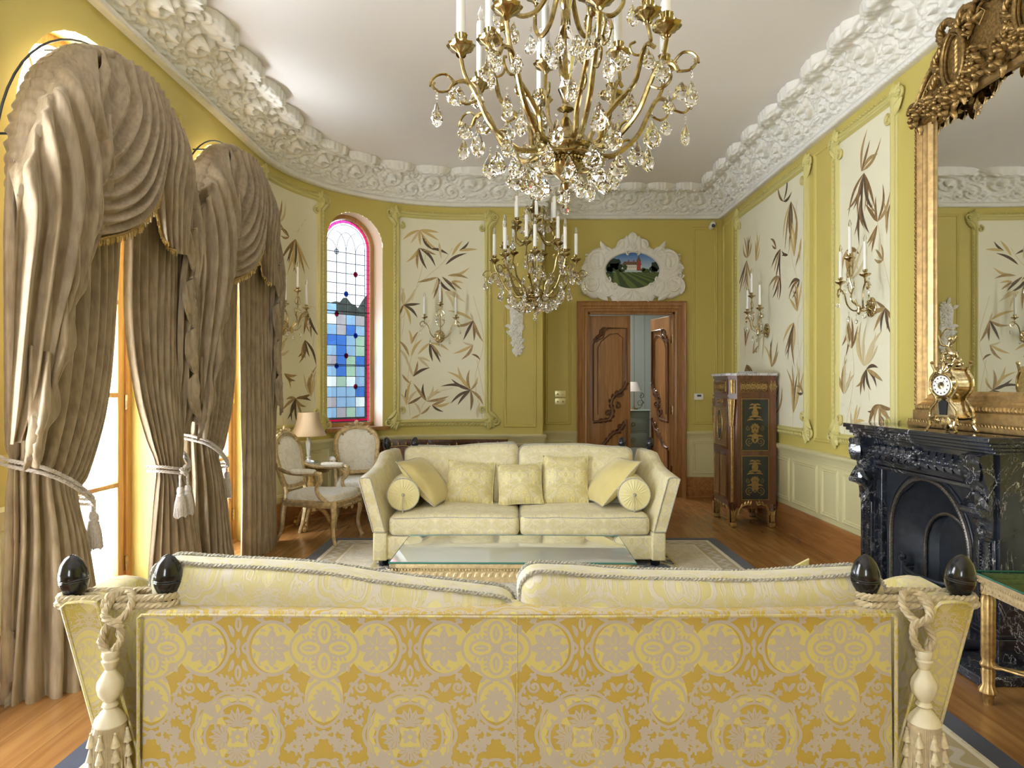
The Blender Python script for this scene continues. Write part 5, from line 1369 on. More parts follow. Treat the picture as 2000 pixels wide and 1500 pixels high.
# ------------------------------------------------------------- woven damask repeat
def damask_tile(NX=225, NY=448):
    """left-right mirrored damask repeat .45 x .448 m; returns (grey, pale) signed coverage fields on [0,.225]x[0,.448]"""
    P, Q = .45, .448
    X, Y = np.meshgrid(np.linspace(0, P/2, NX), np.linspace(0, Q, NY))
    big = 1.0
    G = np.full(X.shape, big); Hh = np.full(X.shape, big); Y_ = np.full(X.shape, big)
    def seg(F, a, b, wa, wb):
        x0, x1 = min(a[0], b[0])-.02, max(a[0], b[0])+.02; y0, y1 = min(a[1], b[1])-.02, max(a[1], b[1])+.02
        i0, i1 = np.searchsorted(X[0], [x0, x1]); j0, j1 = np.searchsorted(Y[:, 0], [y0, y1])
        if i1 <= i0 or j1 <= j0: return
        xs, ys = X[j0:j1, i0:i1], Y[j0:j1, i0:i1]; dx, dy = b[0]-a[0], b[1]-a[1]; L = dx*dx+dy*dy+1e-12
        t = np.clip(((xs-a[0])*dx+(ys-a[1])*dy)/L, 0, 1)
        d = np.hypot(xs-a[0]-t*dx, ys-a[1]-t*dy)-(wa+(wb-wa)*t)
        F[j0:j1, i0:i1] = np.minimum(F[j0:j1, i0:i1], d)
    def copies(pts):
        for mx in (1, -1):
            for ox in (-P, 0, P):
                for oy in (-Q, 0, Q): yield [(mx*x+ox, y+oy) for x, y in pts]
    def stroke(F, pts, w):
        n = len(pts); ws = w if hasattr(w, '__len__') else [w]*n
        if len(ws) != n: ws = np.interp(np.linspace(0, 1, n), np.linspace(0, 1, len(ws)), ws)
        for c in copies(pts):
            if max(p[0] for p in c) < -.02 or min(p[0] for p in c) > P/2+.02 or max(p[1] for p in c) < -.02 or min(p[1] for p in c) > Q+.02: continue
            for k in range(n-1): seg(F, c[k], c[k+1], ws[k], ws[k+1])
    def arc(cx, cy, r, a0, a1, n=16, ry=None): return [(cx+r*cos(a0+(a1-a0)*i/n), cy+(ry or r)*sin(a0+(a1-a0)*i/n)) for i in range(n+1)]
    def drop(F, x, y, ang, L, W, curl=0, n=7):
        pts = []; 
        for i in range(n+1):
            t = i/n; a = ang+curl*(t-.5)
            if i == 0: px, py = x, y
            else: px += L/n*cos(a); py += L/n*sin(a)
            pts.append((px, py))
        ws = [W*(sin(PI*min(1, .04+i/n*.96))**.8)*(1-.25*i/n)+.0004 for i in range(n+1)]
        stroke(F, pts, ws); return pts
    def scr(F, x, y, R, a0, hand, w=.0028, turns=1.2, n=20):
        pts = [(x+R*(1-.85*i/n)*cos(a0+hand*turns*2*PI*i/n), y+R*(1-.85*i/n)*sin(a0+hand*turns*2*PI*i/n)) for i in range(n+1)]
        stroke(F, pts, [w, w*1.1, w*1.5]); return pts
    def leafy(pts, w=.003, L=.017, W=.0042, side=1, every=2):
        stroke(G, pts, w)
        for i in range(1, len(pts)-1, every):
            a = math.atan2(pts[i+1][1]-pts[i-1][1], pts[i+1][0]-pts[i-1][0]); drop(G, pts[i][0], pts[i][1], a+side*.9, L, W, -side*.9)
    def bez(p, n=16):
        out = []
        for i in range(n+1):
            t = i/n; q = [(a, b) for a, b in p]
            while len(q) > 1: q = [((1-t)*a[0]+t*b[0], (1-t)*a[1]+t*b[1]) for a, b in zip(q, q[1:])]
            out.append(q[0])
        return out
    def disc(F, x, y, rx, ry):
        for c in copies([(x, y)]):
            d = (np.sqrt(((X-c[0][0])/rx)**2+((Y-c[0][1])/ry)**2)-1)*min(rx, ry); np.minimum(F, d, out=F)
    M_ = Q/2
    # pale grounds
    disc(Y_, 0, 0, .088, .080); disc(Y_, .128, .0, .062, .066); disc(Y_, 0, -.125, .050, .066); disc(Y_, 0, .10, .04, .03)
    # A: cross of four paisley drops
    for a in (0, PI/2, PI, -PI/2):
        if a == PI: continue
        L = .056
        stroke(G, [(.010*cos(a)+(L*.5)*(cos(a))*1+(.021*sin(t)*(-sin(a)))-cos(a)*.030*cos(t)*-1+.0*0, .010*sin(a)+(L*.5)*sin(a)+.021*sin(t)*cos(a)+sin(a)*.030*cos(t)) for t in np.linspace(0, 2*PI, 25)], .0030)
        drop(G, .022*cos(a), .022*sin(a), a, .036, .0095)
        stroke(Hh, [(.032*cos(a), .032*sin(a)), (.052*cos(a), .052*sin(a))], .0016)
        for s in (-1, 1):
            for k in range(4): drop(G, (.016+.012*k)*cos(a)-s*.024*sin(a), (.016+.012*k)*sin(a)+s*.024*cos(a), a+s*1.1, .010, .0030)
    stroke(G, [(0, 0), (.012, .012)], .003); stroke(G, [(0, 0), (.012, -.012)], .003)
    for q in np.linspace(0, PI/2, 2)[:1]: pass
    # lobed outline round the cross
    lob = [((.072+.017*abs(cos(2*t)))*cos(t), (.064+.018*abs(cos(2*t)))*sin(t)) for t in np.linspace(-PI/2, PI/2, 60)]
    stroke(G, lob, .0032)
    for s in (-1, 1):
        scr(G, .052, s*.052, .014, s*.5, -s); drop(G, .030, s*.072, s*1.0, .022, .005, -s)
    # six-petal flowers each side inside circles
    fx, fy = .137, .0
    for k in range(8): drop(G, fx+.006*cos(k*PI/4), fy+.006*sin(k*PI/4), k*PI/4, .042, .0125)
    for k in range(8): stroke(Hh, [(fx+.012*cos(k*PI/4), fy+.012*sin(k*PI/4)), (fx+.027*cos(k*PI/4), fy+.027*sin(k*PI/4))], .0013)
    disc(Hh, fx, fy, .0055, .0055)
    stroke(G, arc(fx, fy, .064, -2.35, 2.35, 30, .069), .0040)
    for k in range(9):
        a = -1.9+k*.475; drop(G, fx+.052*cos(a), fy+.056*sin(a), a+2.2, .014, .0036, 1.0)
    # ogee bands running from the flower circles down round the medallion
    for s in (1, -1):
        b = bez([(.105, s*.062), (.085, s*.095), (.045, s*.10), (.052, s*.150), (.075, s*.19), (.030, s*.215), (.0, s*.222)], 26)
        leafy(b, .0034, .016, .0042, -s, 3); leafy(b, .0034, .013, .0038, s, 4)
        b = bez([(.150, s*.068), (.205, s*.075), (.170, s*.115), (.225, s*.10)], 14); leafy(b, .003, .016, .0042, s, 2)
        drop(G, .225, s*.045, s*PI/2, .040, .0100); drop(G, .211, s*.030, s*1.9, .034, .0062, s*.8); stroke(Hh, [(.225, s*.055), (.225, s*.072)], .0018)
        scr(G, .185, s*.095, .015, 0, s); scr(G, .100, s*.100, .016, PI, -s); scr(G, .075, s*.135, .013, 0, s); scr(G, .030, s*.150 if s > 0 else -.205, .012, 1, s)
        drop(G, .118, s*.092, s*.9, .028, .0062, s*.9); drop(G, .150, s*.090, s*2.0, .026, .0060, -s*.9)
    drop(G, .225, 0, PI/2, .026, .006); drop(G, .225, 0, -PI/2, .026, .006); drop(G, .215, 0, 2.2, .02, .004); drop(G, .215, 0, -2.2, .02, .004)
    # hanging palmette below the cross, small one above
    for k in range(4):
        drop(G, .002*k, -.150+.004*k, -PI/2+.50*k, .044-.004*k, .0078, .5); drop(G, .002, -.135, PI/2-.55*k, .036-.003*k, .0070, -.6)
    disc(Hh, 0, -.142, .004, .006)
    stroke(G, bez([(.0, -.205), (.055, -.190), (.062, -.135), (.040, -.095), (.012, -.088)], 18), .0036)
    for k in range(4): drop(G, 0.0, .112, PI/2-.5*k, .040-.004*k, .0075, -.5); stroke(Hh, [(.0+.016*sin(.5*k), .112+.016*cos(.5*k)), (.026*sin(.5*k), .112+.026*cos(.5*k))], .0011)
    stroke(G, arc(0, .112, .048, -.6, PI/2, 14), .0036); scr(G, .046, .088, .014, 2, -1)
    # B: scalloped medallion with four fans at (P/2, Q/2)
    mx, my = P/2, -M_
    sc = [(mx-(.112+.0085*abs(cos(5*t)))*cos(t)*1.0, my+(.104+.0085*abs(cos(5*t)))*sin(t)) for t in np.linspace(-PI/2, PI/2, 90)]
    stroke(G, sc, .0042); stroke(G, [(mx+(x-mx)*.91, my+(y-my)*.91) for x, y in sc], .0020)
    disc(Y_, mx, my, .112, .104)
    gold = np.full(X.shape, big)
    disc(gold, mx, my+.052, .040, .036); disc(gold, mx-.058, my-.006, .036, .034); disc(gold, mx, my-.062, .034, .030)
    Y_ = np.maximum(Y_, -gold)
    for (cx, cy, a, R) in ((mx, my+.024, PI/2, .048), (mx-.030, my-.006, PI, .046), (mx, my-.036, -PI/2, .040)):
        for k in range(-4, 5):
            if abs(a-PI/2) < .01 and k < 0 or abs(a+PI/2) < .01 and k > 0: continue
            L = R*(1-.07*abs(k)); q = a+k*.40; drop(G, cx, cy, q, L, .0066, .15*k); stroke(Hh, [(cx+L*.35*cos(q), cy+L*.35*sin(q)), (cx+L*.75*cos(q+.05*k), cy+L*.75*sin(q+.05*k))], .0010)
        w0 = arc(cx, cy, R+.010, a-2.0, a+2.0, 30); stroke(G, w0, .0030)
        for k in range(-5, 6): drop(G, cx+(R+.011)*cos(a+k*.36), cy+(R+.011)*sin(a+k*.36), a+k*.36, .011, .0036)
    for k in range(4): drop(G, mx, my-.006, PI/2+k*PI/4, .022, .0060)
    disc(Hh, mx, my-.006, .006, .006)
    for s in (1, -1): scr(G, mx-.072, my+s*.062, .015, s*2, -s); drop(G, mx-.060, my+s*.045, s*2.6, .028, .0055, s); drop(G, mx-.042, my+s*.078, s*2.4, .022, .005, -s)
    # acanthus sprays filling the gold ground
    for (x, y, a, k_) in ((.075, -.178, 2.4, 1), (.108, .150, .4, 1), (.118, -.140, -.5, 1), (.060, .205, 1.9, 1), (.150, .185-.03, 2.6, .8), (.040, -.238, -.2, .9), (.105, .105, 2.0, .8), (.190, -.085, 2.9, .8), (.185, .110, .2, .8)):
        b = bez([(x-.034*k_*cos(a), y-.034*k_*sin(a)), (x+.012*sin(a), y-.012*cos(a)), (x+.034*k_*cos(a), y+.034*k_*sin(a))], 8)
        stroke(G, b, .0026)
        for i in (1, 3, 5, 7):
            an = math.atan2(b[i][1]-b[i-1][1], b[i][0]-b[i-1][0])
            for s_ in (-1, 1): drop(G, b[i][0], b[i][1], an+s_*.85, .017*k_, .0046*k_, -s_*.9)
        drop(G, b[-1][0], b[-1][1], a, .020*k_, .006*k_)
    # filler florets in the gold ground
    for (x, y, s) in ((.065, -.215, 1), (.09, .19, 1), (.035, .19, 1), (.095, -.165, .8), (.20, .135-.0, .7), (.155, .135, .9), (.16, -.115, .8), (.06, .155, .8)):
        for k in range(5): drop(G, x, y, k*2*PI/5+x*40, .013*s, .0046*s)
    G -= .0003
    g = np.maximum(G, -Hh)
    return g, Y_

def damask_woven():
    m, b = start('woven_damask'); 
    def att(n):
        a = E.t.nodes.new('ShaderNodeAttribute'); a.attribute_name = n; return E(a.outputs['Fac'])
    g = SS(att('grey'), .0004, -.0004); p_ = SS(att('pale'), .0005, -.0005)
    weave = NOI(coords('Object', scale=(900, 900, 300)), 1, 1); va = NOI(coords(), 4, 2)
    c = MIX(p_, (.50, .36, .060), (.64, .575, .20)); c = MIX(g, c, (.50, .455, .40)); c = MIX(SS(va, .3, .8)*.15, c, (.75, .66, .36))
    setp(b, col=c, rough=.5, sheen=.2, sheenr=.4); BUMP(b, g*.5+weave*.3, .3, .003); return m
def woven_panel(root, x0, x1, z0, z1, yf, u0, v0, st=.002):
    g, pl = damask_tile(); P, Q = .45, .448
    nx, nz = int((x1-x0)/st), int((z1-z0)/st); xs = np.linspace(x0, x1, nx); zs = np.linspace(z0, z1, nz)
    XX, ZZ = np.meshgrid(xs, zs)
    u = np.abs((XX-u0+P/2) % P-P/2)/(P/2)*(g.shape[1]-1); v = ((ZZ-v0) % Q)/Q*(g.shape[0]-1)
    i = np.minimum(u.astype(int), g.shape[1]-2); j = np.minimum(v.astype(int), g.shape[0]-2); fu = u-i; fv = v-j
    bil = lambda a: (a[j, i]*(1-fu)+a[j, i+1]*fu)*(1-fv)+(a[j+1, i]*(1-fu)+a[j+1, i+1]*fu)*fv
    co = np.stack([XX, yf(ZZ), ZZ], -1).reshape(-1, 3).astype(np.float32)
    k = np.arange(nx*nz).reshape(nz, nx); q = np.stack([k[:-1, :-1], k[:-1, 1:], k[1:, 1:], k[1:, :-1]], -1).reshape(-1, 4)
    me = bpy.data.meshes.new('outer_back_panel'); me.vertices.add(len(co)); me.vertices.foreach_set('co', co.ravel())
    me.loops.add(q.size); me.loops.foreach_set('vertex_index', q.ravel().astype(np.int32)); me.polygons.add(len(q)); me.polygons.foreach_set('loop_start', np.arange(0, q.size, 4, dtype=np.int32))
    me.update(calc_edges=True); me.validate()
    for nm, a in (('grey', g), ('pale', pl)):
        at = me.attributes.new(nm, 'FLOAT', 'POINT'); at.data.foreach_set('value', bil(a).ravel().astype(np.float32))
    me.materials.append(damask_woven())
    o = bpy.data.objects.new('outer_back_panel', me); C.objects.link(o); o.parent = root; return o
# ------------------------------------------------------------- rug
m = M(); m.rbox(0, 0, .006, 3.68, 5.30, .012, .005, 2); o = m.build('patterned_rug', rug_m, loc=(.10, 3.88, .0005))
tag(o, 'large navy bordered wool rug with beige scroll bands lying under both sofas', 'rug')
# ------------------------------------------------------------- knole sofas (local: front toward -y, back at y=0)
def knole(name, label, near):
    fb, fa, fc = (dam_back, dam_arm, dam_cush) if near else (dam_far, dam_far, dam_farc)
    root = thing(name, label, 'sofa')
    D = .90; HB = .985; WA = 1.17
    F = 'frame_upholstery'
    m = M(); m.rbox(0, -D/2-.01, .15, 2*WA-.0, D-.04, .19, .018, 3); m.build('base', fb if near else fa, root)
    for sx in (-1, 1):                                       # square front blocks under the arms
        m = M(); m.rbox(sx*(WA-.055), -D+.05, .165, .11, .12, .225, .012, 3); m.build('arm_base', fa, root)
        for y in (-D+.07, -.09): M().tube([(sx*(WA-.07), y, .06), (sx*(WA-.07), y, 0)], [.045, .035], 4).build('foot', black_lac, root)
    # back
    m = M()
    def bk(p, q):                                             # slight sag of the top and flare upward
        z = p.z
        return (p.x*(1+.0*z), p.y-.02*(z+.4), z+(-.006*cos(p.x*PI/1.97) if q[2] > .5 else 0))
    m.rbox(0, -.07, .455, 2*HB, .13, .79, .016, 3, (0, .004, 0), bk); b = m.build('back', fb, root, auto=60)
    m = M()
    for y in (-.004, ):
        P = [(-HB+.004, y, .07), (-HB+.004, y-.0, .84), (-HB+.012, y-.003, .848), (0, y-.003, .842), (HB-.012, y-.003, .848), (HB-.004, y, .84), (HB-.004, y, .07)]
        P = [(a, b_+.012-(.0)*c_, c_) for a, b_, c_ in P]
        m.tube(P, .0045, 6)
    m.build('seam_piping', fa, b)
    if near: M().tube([(0, .0035-.02*(z-.055), z) for z in (.07, .4, .84)], .0013, 5).build('centre_seam', fa, b)
    if near: woven_panel(b, -HB+.006, HB-.006, .068, .843, lambda z: .0022-.02*(z-.055), .505, .755)
    # arms: leaning outward, stepped down toward the front
    for sx in (-1, 1):
        m = M(); T = .095; rows = []
        ys = [-D-.015, -D+.03, -.70, -.55, -.42, -.30, -.18, -.02]
        tops = [.705, .715, .735, .76, .80, .855, .86, .86]
        N = 26
        for i in range(N+1):
            y = ys[0]+(ys[-1]-ys[0])*i/N; zt = float(np.interp(y, ys, tops)); zb = .285
            lean = .115; row = []
            def pt(t, side):                                   # t 0 bottom..1 top
                z = zb+(zt-zb)*t; x = WA-.005+lean*(z-zb)/.42-.13*(y+D)/D
                return (sx*(x-(T if side else 0)), y, z)
            K = 8
            for k_ in range(K+1): row.append(pt(k_/K, 0))
            o0, o1 = Vector(pt(1, 0)), Vector(pt(1, 1))
            row += [tuple(o0.lerp(o1, .12)+Vector((0, 0, .010))), tuple(o0.lerp(o1, .5)+Vector((0, 0, .014))), tuple(o0.lerp(o1, .88)+Vector((0, 0, .010)))]
            for k_ in range(K, -1, -1): row.append(pt(k_/K, 1))
            rows.append(row)
        m.grid(rows); 
        for R_ in (rows[0], rows[-1]):
            h = len(R_); prs = []
            for k_ in range((h-1)//2): prs.append((k_, k_+1, h-2-k_, h-1-k_))
            m.put(R_, prs)
        a = m.build('arm', fa, root, auto=35)
        m = M()
        for R_, dy in ((rows[0], -.003), (rows[-1], .003)): m = M(); m.tube([(p[0], p[1]+dy, p[2]) for p in R_]+[(R_[0][0], R_[0][1]+dy, R_[0][2])], .0045, 6); m.build('arm_piping', piping_m if not near else fa, a)
        # finials
        for (x, y, tilt) in ((HB-.035, -.085, 0), (1.20, -.085, .12)):
            fm = M(); fm.lathe([(.001, .0), (.022, .0), (.024, .012), (.020, .022), (.030, .032), (.0375, .052), (.0405, .066), (.0390, .069), (.041, .072), (.0390, .075), (.0405, .079), (.038, .10), (.030, .125), (.018, .143), (.006, .152), (.001, .153)], (0, 0, 0), 28); fm.v = [(a*.93, b_*.93, c_*.84) for a, b_, c_ in fm.v]
            fo = fm.build('finial', black_lac, root, loc=(sx*x, y, .855), rot=(0, sx*tilt, 0))
    # seat cushions and back cushions
    rn = random.Random(2 if near else 5)
    def soft(amp, sc, seed):
        def f(p, q):
            n_ = noise.noise(Vector((p.x*sc+seed, p.y*sc, p.z*sc*1.5)))*amp+noise.noise(Vector((p.x*sc*3, p.y*sc*3+seed, p.z*3*sc)))*amp*.35
            return (p.x+n_*.5, p.y+n_, p.z+n_)
        return f
    def piping(W, Dp, H, r, loc_, z, axis, nm, par, fn, rr=.0065):
        pts = []
        L1, L2 = (W, Dp) if axis == 'z' else (W, H)
        for (cx_, cy_, a0) in ((L1/2-r, L2/2-r, 0), (-L1/2+r, L2/2-r, PI/2), (-L1/2+r, -L2/2+r, PI), (L1/2-r, -L2/2+r, 3*PI/2)):
            for k_ in range(5):
                a = a0+k_*PI/8; pts.append((cx_+r*cos(a), cy_+r*sin(a)))
        pts.append(pts[0]); out = []
        for (a, b_), (c_, d_) in zip(pts, pts[1:]):
            n_ = max(1, int(math.hypot(c_-a, d_-b_)/.05))
            for k_ in range(n_):
                u, v = a+(c_-a)*k_/n_, b_+(d_-b_)*k_/n_
                p = Vector((u, v, z)) if axis == 'z' else Vector((u, z, v))
                out.append(Vector(fn(p, (0, 0, 0)))+Vector(loc_))
        out.append(out[0]); m = M()
        if near: rope_pts(m, out, rr, 2, .022, 5, .006)
        else: m.tube(out, rr*.8, 6, cap=False)
        return m.build(nm, piping_m, par)
    for sx in (-1, 1):
        W = 1.045; Dp = .70; H = .15; cx_ = sx*(W/2+.003); f = soft(.010, 3.0, rn.random()*9)
        loc_ = (cx_, -.13-Dp/2-.06, .318)
        def fs(p, q, f=f): x, y, z = f(p, q); return (x, y, z+.02*(1-(p.x/.52)**2)*(p.z > 0)*(1-(p.y/.36)**2)+(.010 if p.z > 0 else 0))
        m = M(); m.rbox(*loc_, W, Dp, H, .045, 4, (.004, .006, .022), fs); c_ = m.build('seat_cushion', fc, root)
        piping(W-.02, Dp-.02, H, .05, loc_, H/2-.014, 'z', 'cushion_piping', c_, fs); piping(W-.02, Dp-.02, H, .05, loc_, -H/2+.012, 'z', 'cushion_piping', c_, f)
        # back cushion: top edge dips toward the outer side in near one
        W = 1.02; H = .52; Tk = .17; f2 = soft(.012, 3.5, rn.random()*9)
        lz = (.41 if near else .385)+H/2
        def fb_(p, q, f=f2, sx=sx):
            x, y, z = f(p, q); t = (p.z+.26)/.52; e = p.x/.51
            z += t*t*.5*(.016*sin(e*3.0+sx)+ (.022*abs(e)**2.5 if near else .010)) + ((-.012*sx*e*t) if not near else ((.050*e-.022)*t if sx > 0 else (.004*e-.022)*t))
            y += .10*t*t*.8-.03*(t > .8)*(t-.8)
            return (x, y, z)
        loc_ = (sx*(W/2+.004), -.13-Tk/2-.015, lz)
        m = M(); m.rbox(*loc_, W, Tk, H, .06, 4, (.004, .035, .012), fb_); c_ = m.build('back_cushion', fc, root)
        for yy in (-Tk/2+.035, Tk/2-.035): piping(W-.004, Tk, H+.012, .06, loc_, yy, 'y', 'cushion_piping', c_, fb_)
    return root
far = knole('knole_sofa', 'damask sofa painted pale as if brightly lit, facing the camera with yellow cushions along its seat', False)
far.location = (.055, 6.36, .0125)
near = knole('knole_sofa', 'gold and lilac damask sofa seen from behind in the foreground', True)
near.location = (.012, 1.775, .0125); near.rotation_euler = (0, 0, PI)
# rope tie with tassel around each pair of finials of the near sofa
def rope_tie(sx, label):
    cxm = .012; y0 = 1.86
    root = thing('tassel_rope', label, 'tassel', (cxm+sx*1.055, y0, .0), 0, None)
    xa, xb = -.095, .148                                        # finial positions relative to centre (outer at +sx)
    m = M(); z = .882
    def loop(z, r1, dz=0):
        P = []
        a, b = sx*xa, sx*xb
        for k_ in range(13): t = PI/2+PI*k_/12; P.append((a*1.0+(-1 if sx*xa > 0 else 1)*r1*cos(t)*(-1 if sx*xa > 0 else 1)*(1 if a < b else -1), r1*sin(t), z))
        for k_ in range(13): t = -PI/2+PI*k_/12; P.append((b+r1*cos(t)*(1 if a < b else -1), r1*sin(t), z+dz))
        P.append(P[0]); return cr(P, 90)
    for z_, r_, dz in ((.868, .040, 0), (.888, .036, -.004)): rope_pts(m, loop(z_, r_, dz), .0105, 3, .045, 5)
    # knot
    rope_pts(m, cr([(0, -.02, .90), (.03*sx, -.045, .895), (.035*sx, -.06, .86), (0, -.075, .835), (-.03*sx, -.06, .86), (-.03*sx, -.04, .895), (0, -.03, .905), (.025*sx, -.05, .88), (.02*sx, -.08, .85), (-.02*sx, -.08, .83), (-.01*sx, -.065, .80)], 60), .0105, 3, .045, 5)
    for dx in (-.022, .022): rope_pts(m, cr([(dx*.6, -.07, .84), (dx*1.15, -.085, .80), (dx, -.09, .785), (dx*.35, -.09, .765), (dx*.2, -.09, .75)], 30), .0100, 3, .045, 5)
    m.build('rope', rope_m, root)
    hx, hy = 0, -.09; L0 = len(m.v)
    m = M(); m.lathe([(.001, .735), (.019, .733), (.021, .722), (.016, .712), (.021, .708), (.016, .695), (.012, .685), (.020, .672), (.030, .655), (.032, .640), (.028, .622), (.018, .608), (.013, .602), (.018, .598), (.020, .592), (.014, .586), (.020, .580), (.036, .560), (.040, .548), (.038, .544), (.001, .544)], (hx, hy, .0), 24)
    m.v = [(a, b_, c_+.035) for a, b_, c_ in m.v]; m.build('turned_head', tassel_w, root)
    m = M(); n = 56
    for k_ in range(n):                                       # fringe skirt
        a = 2*PI*k_/n; r0 = .034; r1 = .046+.004*sin(k_*2.7)
        m.tube([(hx+r0*cos(a), hy+r0*sin(a), .548), (hx+(r0+.006)*cos(a), hy+(r0+.006)*sin(a), .50), (hx+r1*cos(a+.02), hy+r1*sin(a+.02), .36-.006*sin(k_*5.1))], .0030, 4)
    m.lathe([(.030, .548), (.036, .50), (.040, .36)], (hx, hy, 0), 20); m.v = [(a, b_, c_+.035) for a, b_, c_ in m.v]; m.build('skirt', rope_m, root)
    for k_ in range(8):                                       # strings of small bell tassels
        a = 2*PI*k_/8-PI/2; m = M()
        for i in range(6):
            z_ = .555-i*.036; r_ = .044+.004*i*.3; x_, y_ = hx+r_*cos(a), hy+r_*sin(a)
            m.ball((x_, y_, z_+.012), .0042, 6); m.lathe([(.001, .009), (.004, .008), (.006, .0), (.0115, -.020), (.009, -.021), (.001, -.015)], (x_, y_, z_), 10)
        m.build('bell_tassel_string', tassel_m, root)
    return root
rope_tie(-1, 'beige rope with turned wooden tassel tied around the left sofa finials')
rope_tie(1, 'beige rope with turned wooden tassel tied around the right sofa finials')
# ------------------------------------------------------------- scatter cushions
def pillow(name, label, w_, h_, t_, mat, loc, rot, seed, group='scatter cushions on the far sofa', pipe=False):
    m = M(); n = 18; r_ = random.Random(seed)
    def S_(u, v, s):
        e = (1-u*u)*(1-v*v); k_ = 1-.085*(1-abs(u)**3)*abs(v)**3*0
        x = u*w_/2*(1-.07*(1-v*v)**1.5*abs(u)); z = v*h_/2*(1-.07*(1-u*u)**1.5*abs(v))
        x = u*w_/2*(1-.06*(1-v*v)); z = v*h_/2*(1-.06*(1-u*u))
        y = s*t_/2*(max(0, e)**.5)
        nz = noise.noise(Vector((x*9+seed, z*9, s)))*.012*(max(0, e)**.3)
        return (x, y+nz, z+h_/2)
    for s in (-1, 1): m.grid([[S_(-1+2*i/n, -1+2*j/n, s) for j in range(n+1)] for i in range(n+1)])
    o = m.build(name, mat, loc=loc, rot=rot, auto=0); tag(o, label, 'cushion', group)
    e = [(-1+2*i/n, -1) for i in range(n)]+[(1, -1+2*i/n) for i in range(n)]+[(1-2*i/n, 1) for i in range(n)]+[(-1, 1-2*i/n) for i in range(n)]
    m = M(); m.tube([S_(u, v, 0) for u, v in e+[e[0]]], .0045, 6, cap=False); m.build('piping', piping_m if pipe else mat, o)
    return o
ZS = .437
fy = 6.36
pillow('silk_cushion', 'plain yellow silk cushion slanting against the left arm bolster of the far sofa', .48, .50, .20, silk, (-.58, fy-.50, ZS+.03), (-.76, 0, 1.30), 1, pipe=True)
pillow('damask_cushion', 'rectangular damask cushion second from the left on the far sofa', .42, .38, .14, dam_pil, (-.38, fy-.45, ZS), (-.30, .08, .05), 2)
pillow('damask_cushion', 'small square damask cushion in the middle of the far sofa', .39, .36, .14, dam_pil, (.075, fy-.46, ZS), (-.30, -.06, -.05), 3)
pillow('damask_cushion', 'upright square damask cushion right of the middle on the far sofa', .40, .42, .13, dam_pil, (.46, fy-.43, ZS+.005), (-.26, .01, -.04), 4)
pillow('silk_cushion', 'plain yellow silk cushion slanting against the right arm bolster of the far sofa', .48, .50, .20, silk, (.68, fy-.50, ZS+.03), (-.76, 0, -1.30), 5, pipe=True)
def bolster(label, loc, rz):
    root = thing('bolster_cushion', label, 'cushion', loc, rz, 'bolster cushions on the far sofa')
    R_ = .132; L = .40; m = M()
    prof = [(R_*.97, 0), (R_, .012), (R_*1.01, L/2), (R_, L-.012), (R_*.97, L)]
    m.lathe(prof, (0, 0, 0), 36, Rm('X', PI/2)); m.build('cover', silk_pl, root)
    m = M()
    for y0, sg in ((-L, -1), (0, 1)):                          # local cylinder runs along -y; near end at y=-L
        P = []
        n = 96
        for k_ in range(9):
            t = k_/8; r_ = R_*.97*t+.001
            P.append([(r_*cos(2*PI*j/n), y0+sg*(.020*(1-(t-.15)**2 if t > .15 else .9)*(1-t)**.5+.0045*(j % 4 in (0, 1))*sin(PI*min(1, t*1.02))), r_*sin(2*PI*j/n)) for j in range(n)])
        m.grid(P, closed_v=True); m.build('pleated_end', silk_pl, root); m = M()
    m = M(); m.tube([(R_*cos(a), -L, R_*sin(a)) for a in np.linspace(0, 2*PI, 41)], .0045, 6, cap=False); m.build('piping', piping_m, root)
    m = M(); m.ball((0, -L-.022, 0), .014, 10); m.tube([(0, -L-.03, 0), (0, -L-.036, -.05), (0, -L-.036, -.11)], .003, 5)
    m.lathe([(.001, .0), (.006, -.002), (.007, -.012), (.005, -.016), (.011, -.055), (.001, -.056)], (0, -L-.036, -.105), 10); m.build('button_tassel', piping_m, root)
bolster('left yellow bolster with pleated end and tassel on the far sofa', (-.93, fy-.36, ZS+.135), .08)
bolster('right yellow bolster with pleated end and tassel on the far sofa', (1.03, fy-.36, ZS+.135), -.08)
# cushions of the near sofa, only their corners show over its back
pillow('cream_cushion', 'cream cushion corner showing above the right end of the near sofa', .42, .42, .14, silk_pl, (.88, 2.40, .415), (.25, -.25, .35), 6, 'cushions on the near sofa')
pillow('cream_cushion', 'cream cushion corner showing above the left end of the near sofa', .42, .42, .14, silk_pl, (-.86, 2.40, .425), (.25, .25, -.35), 7, 'cushions on the near sofa')
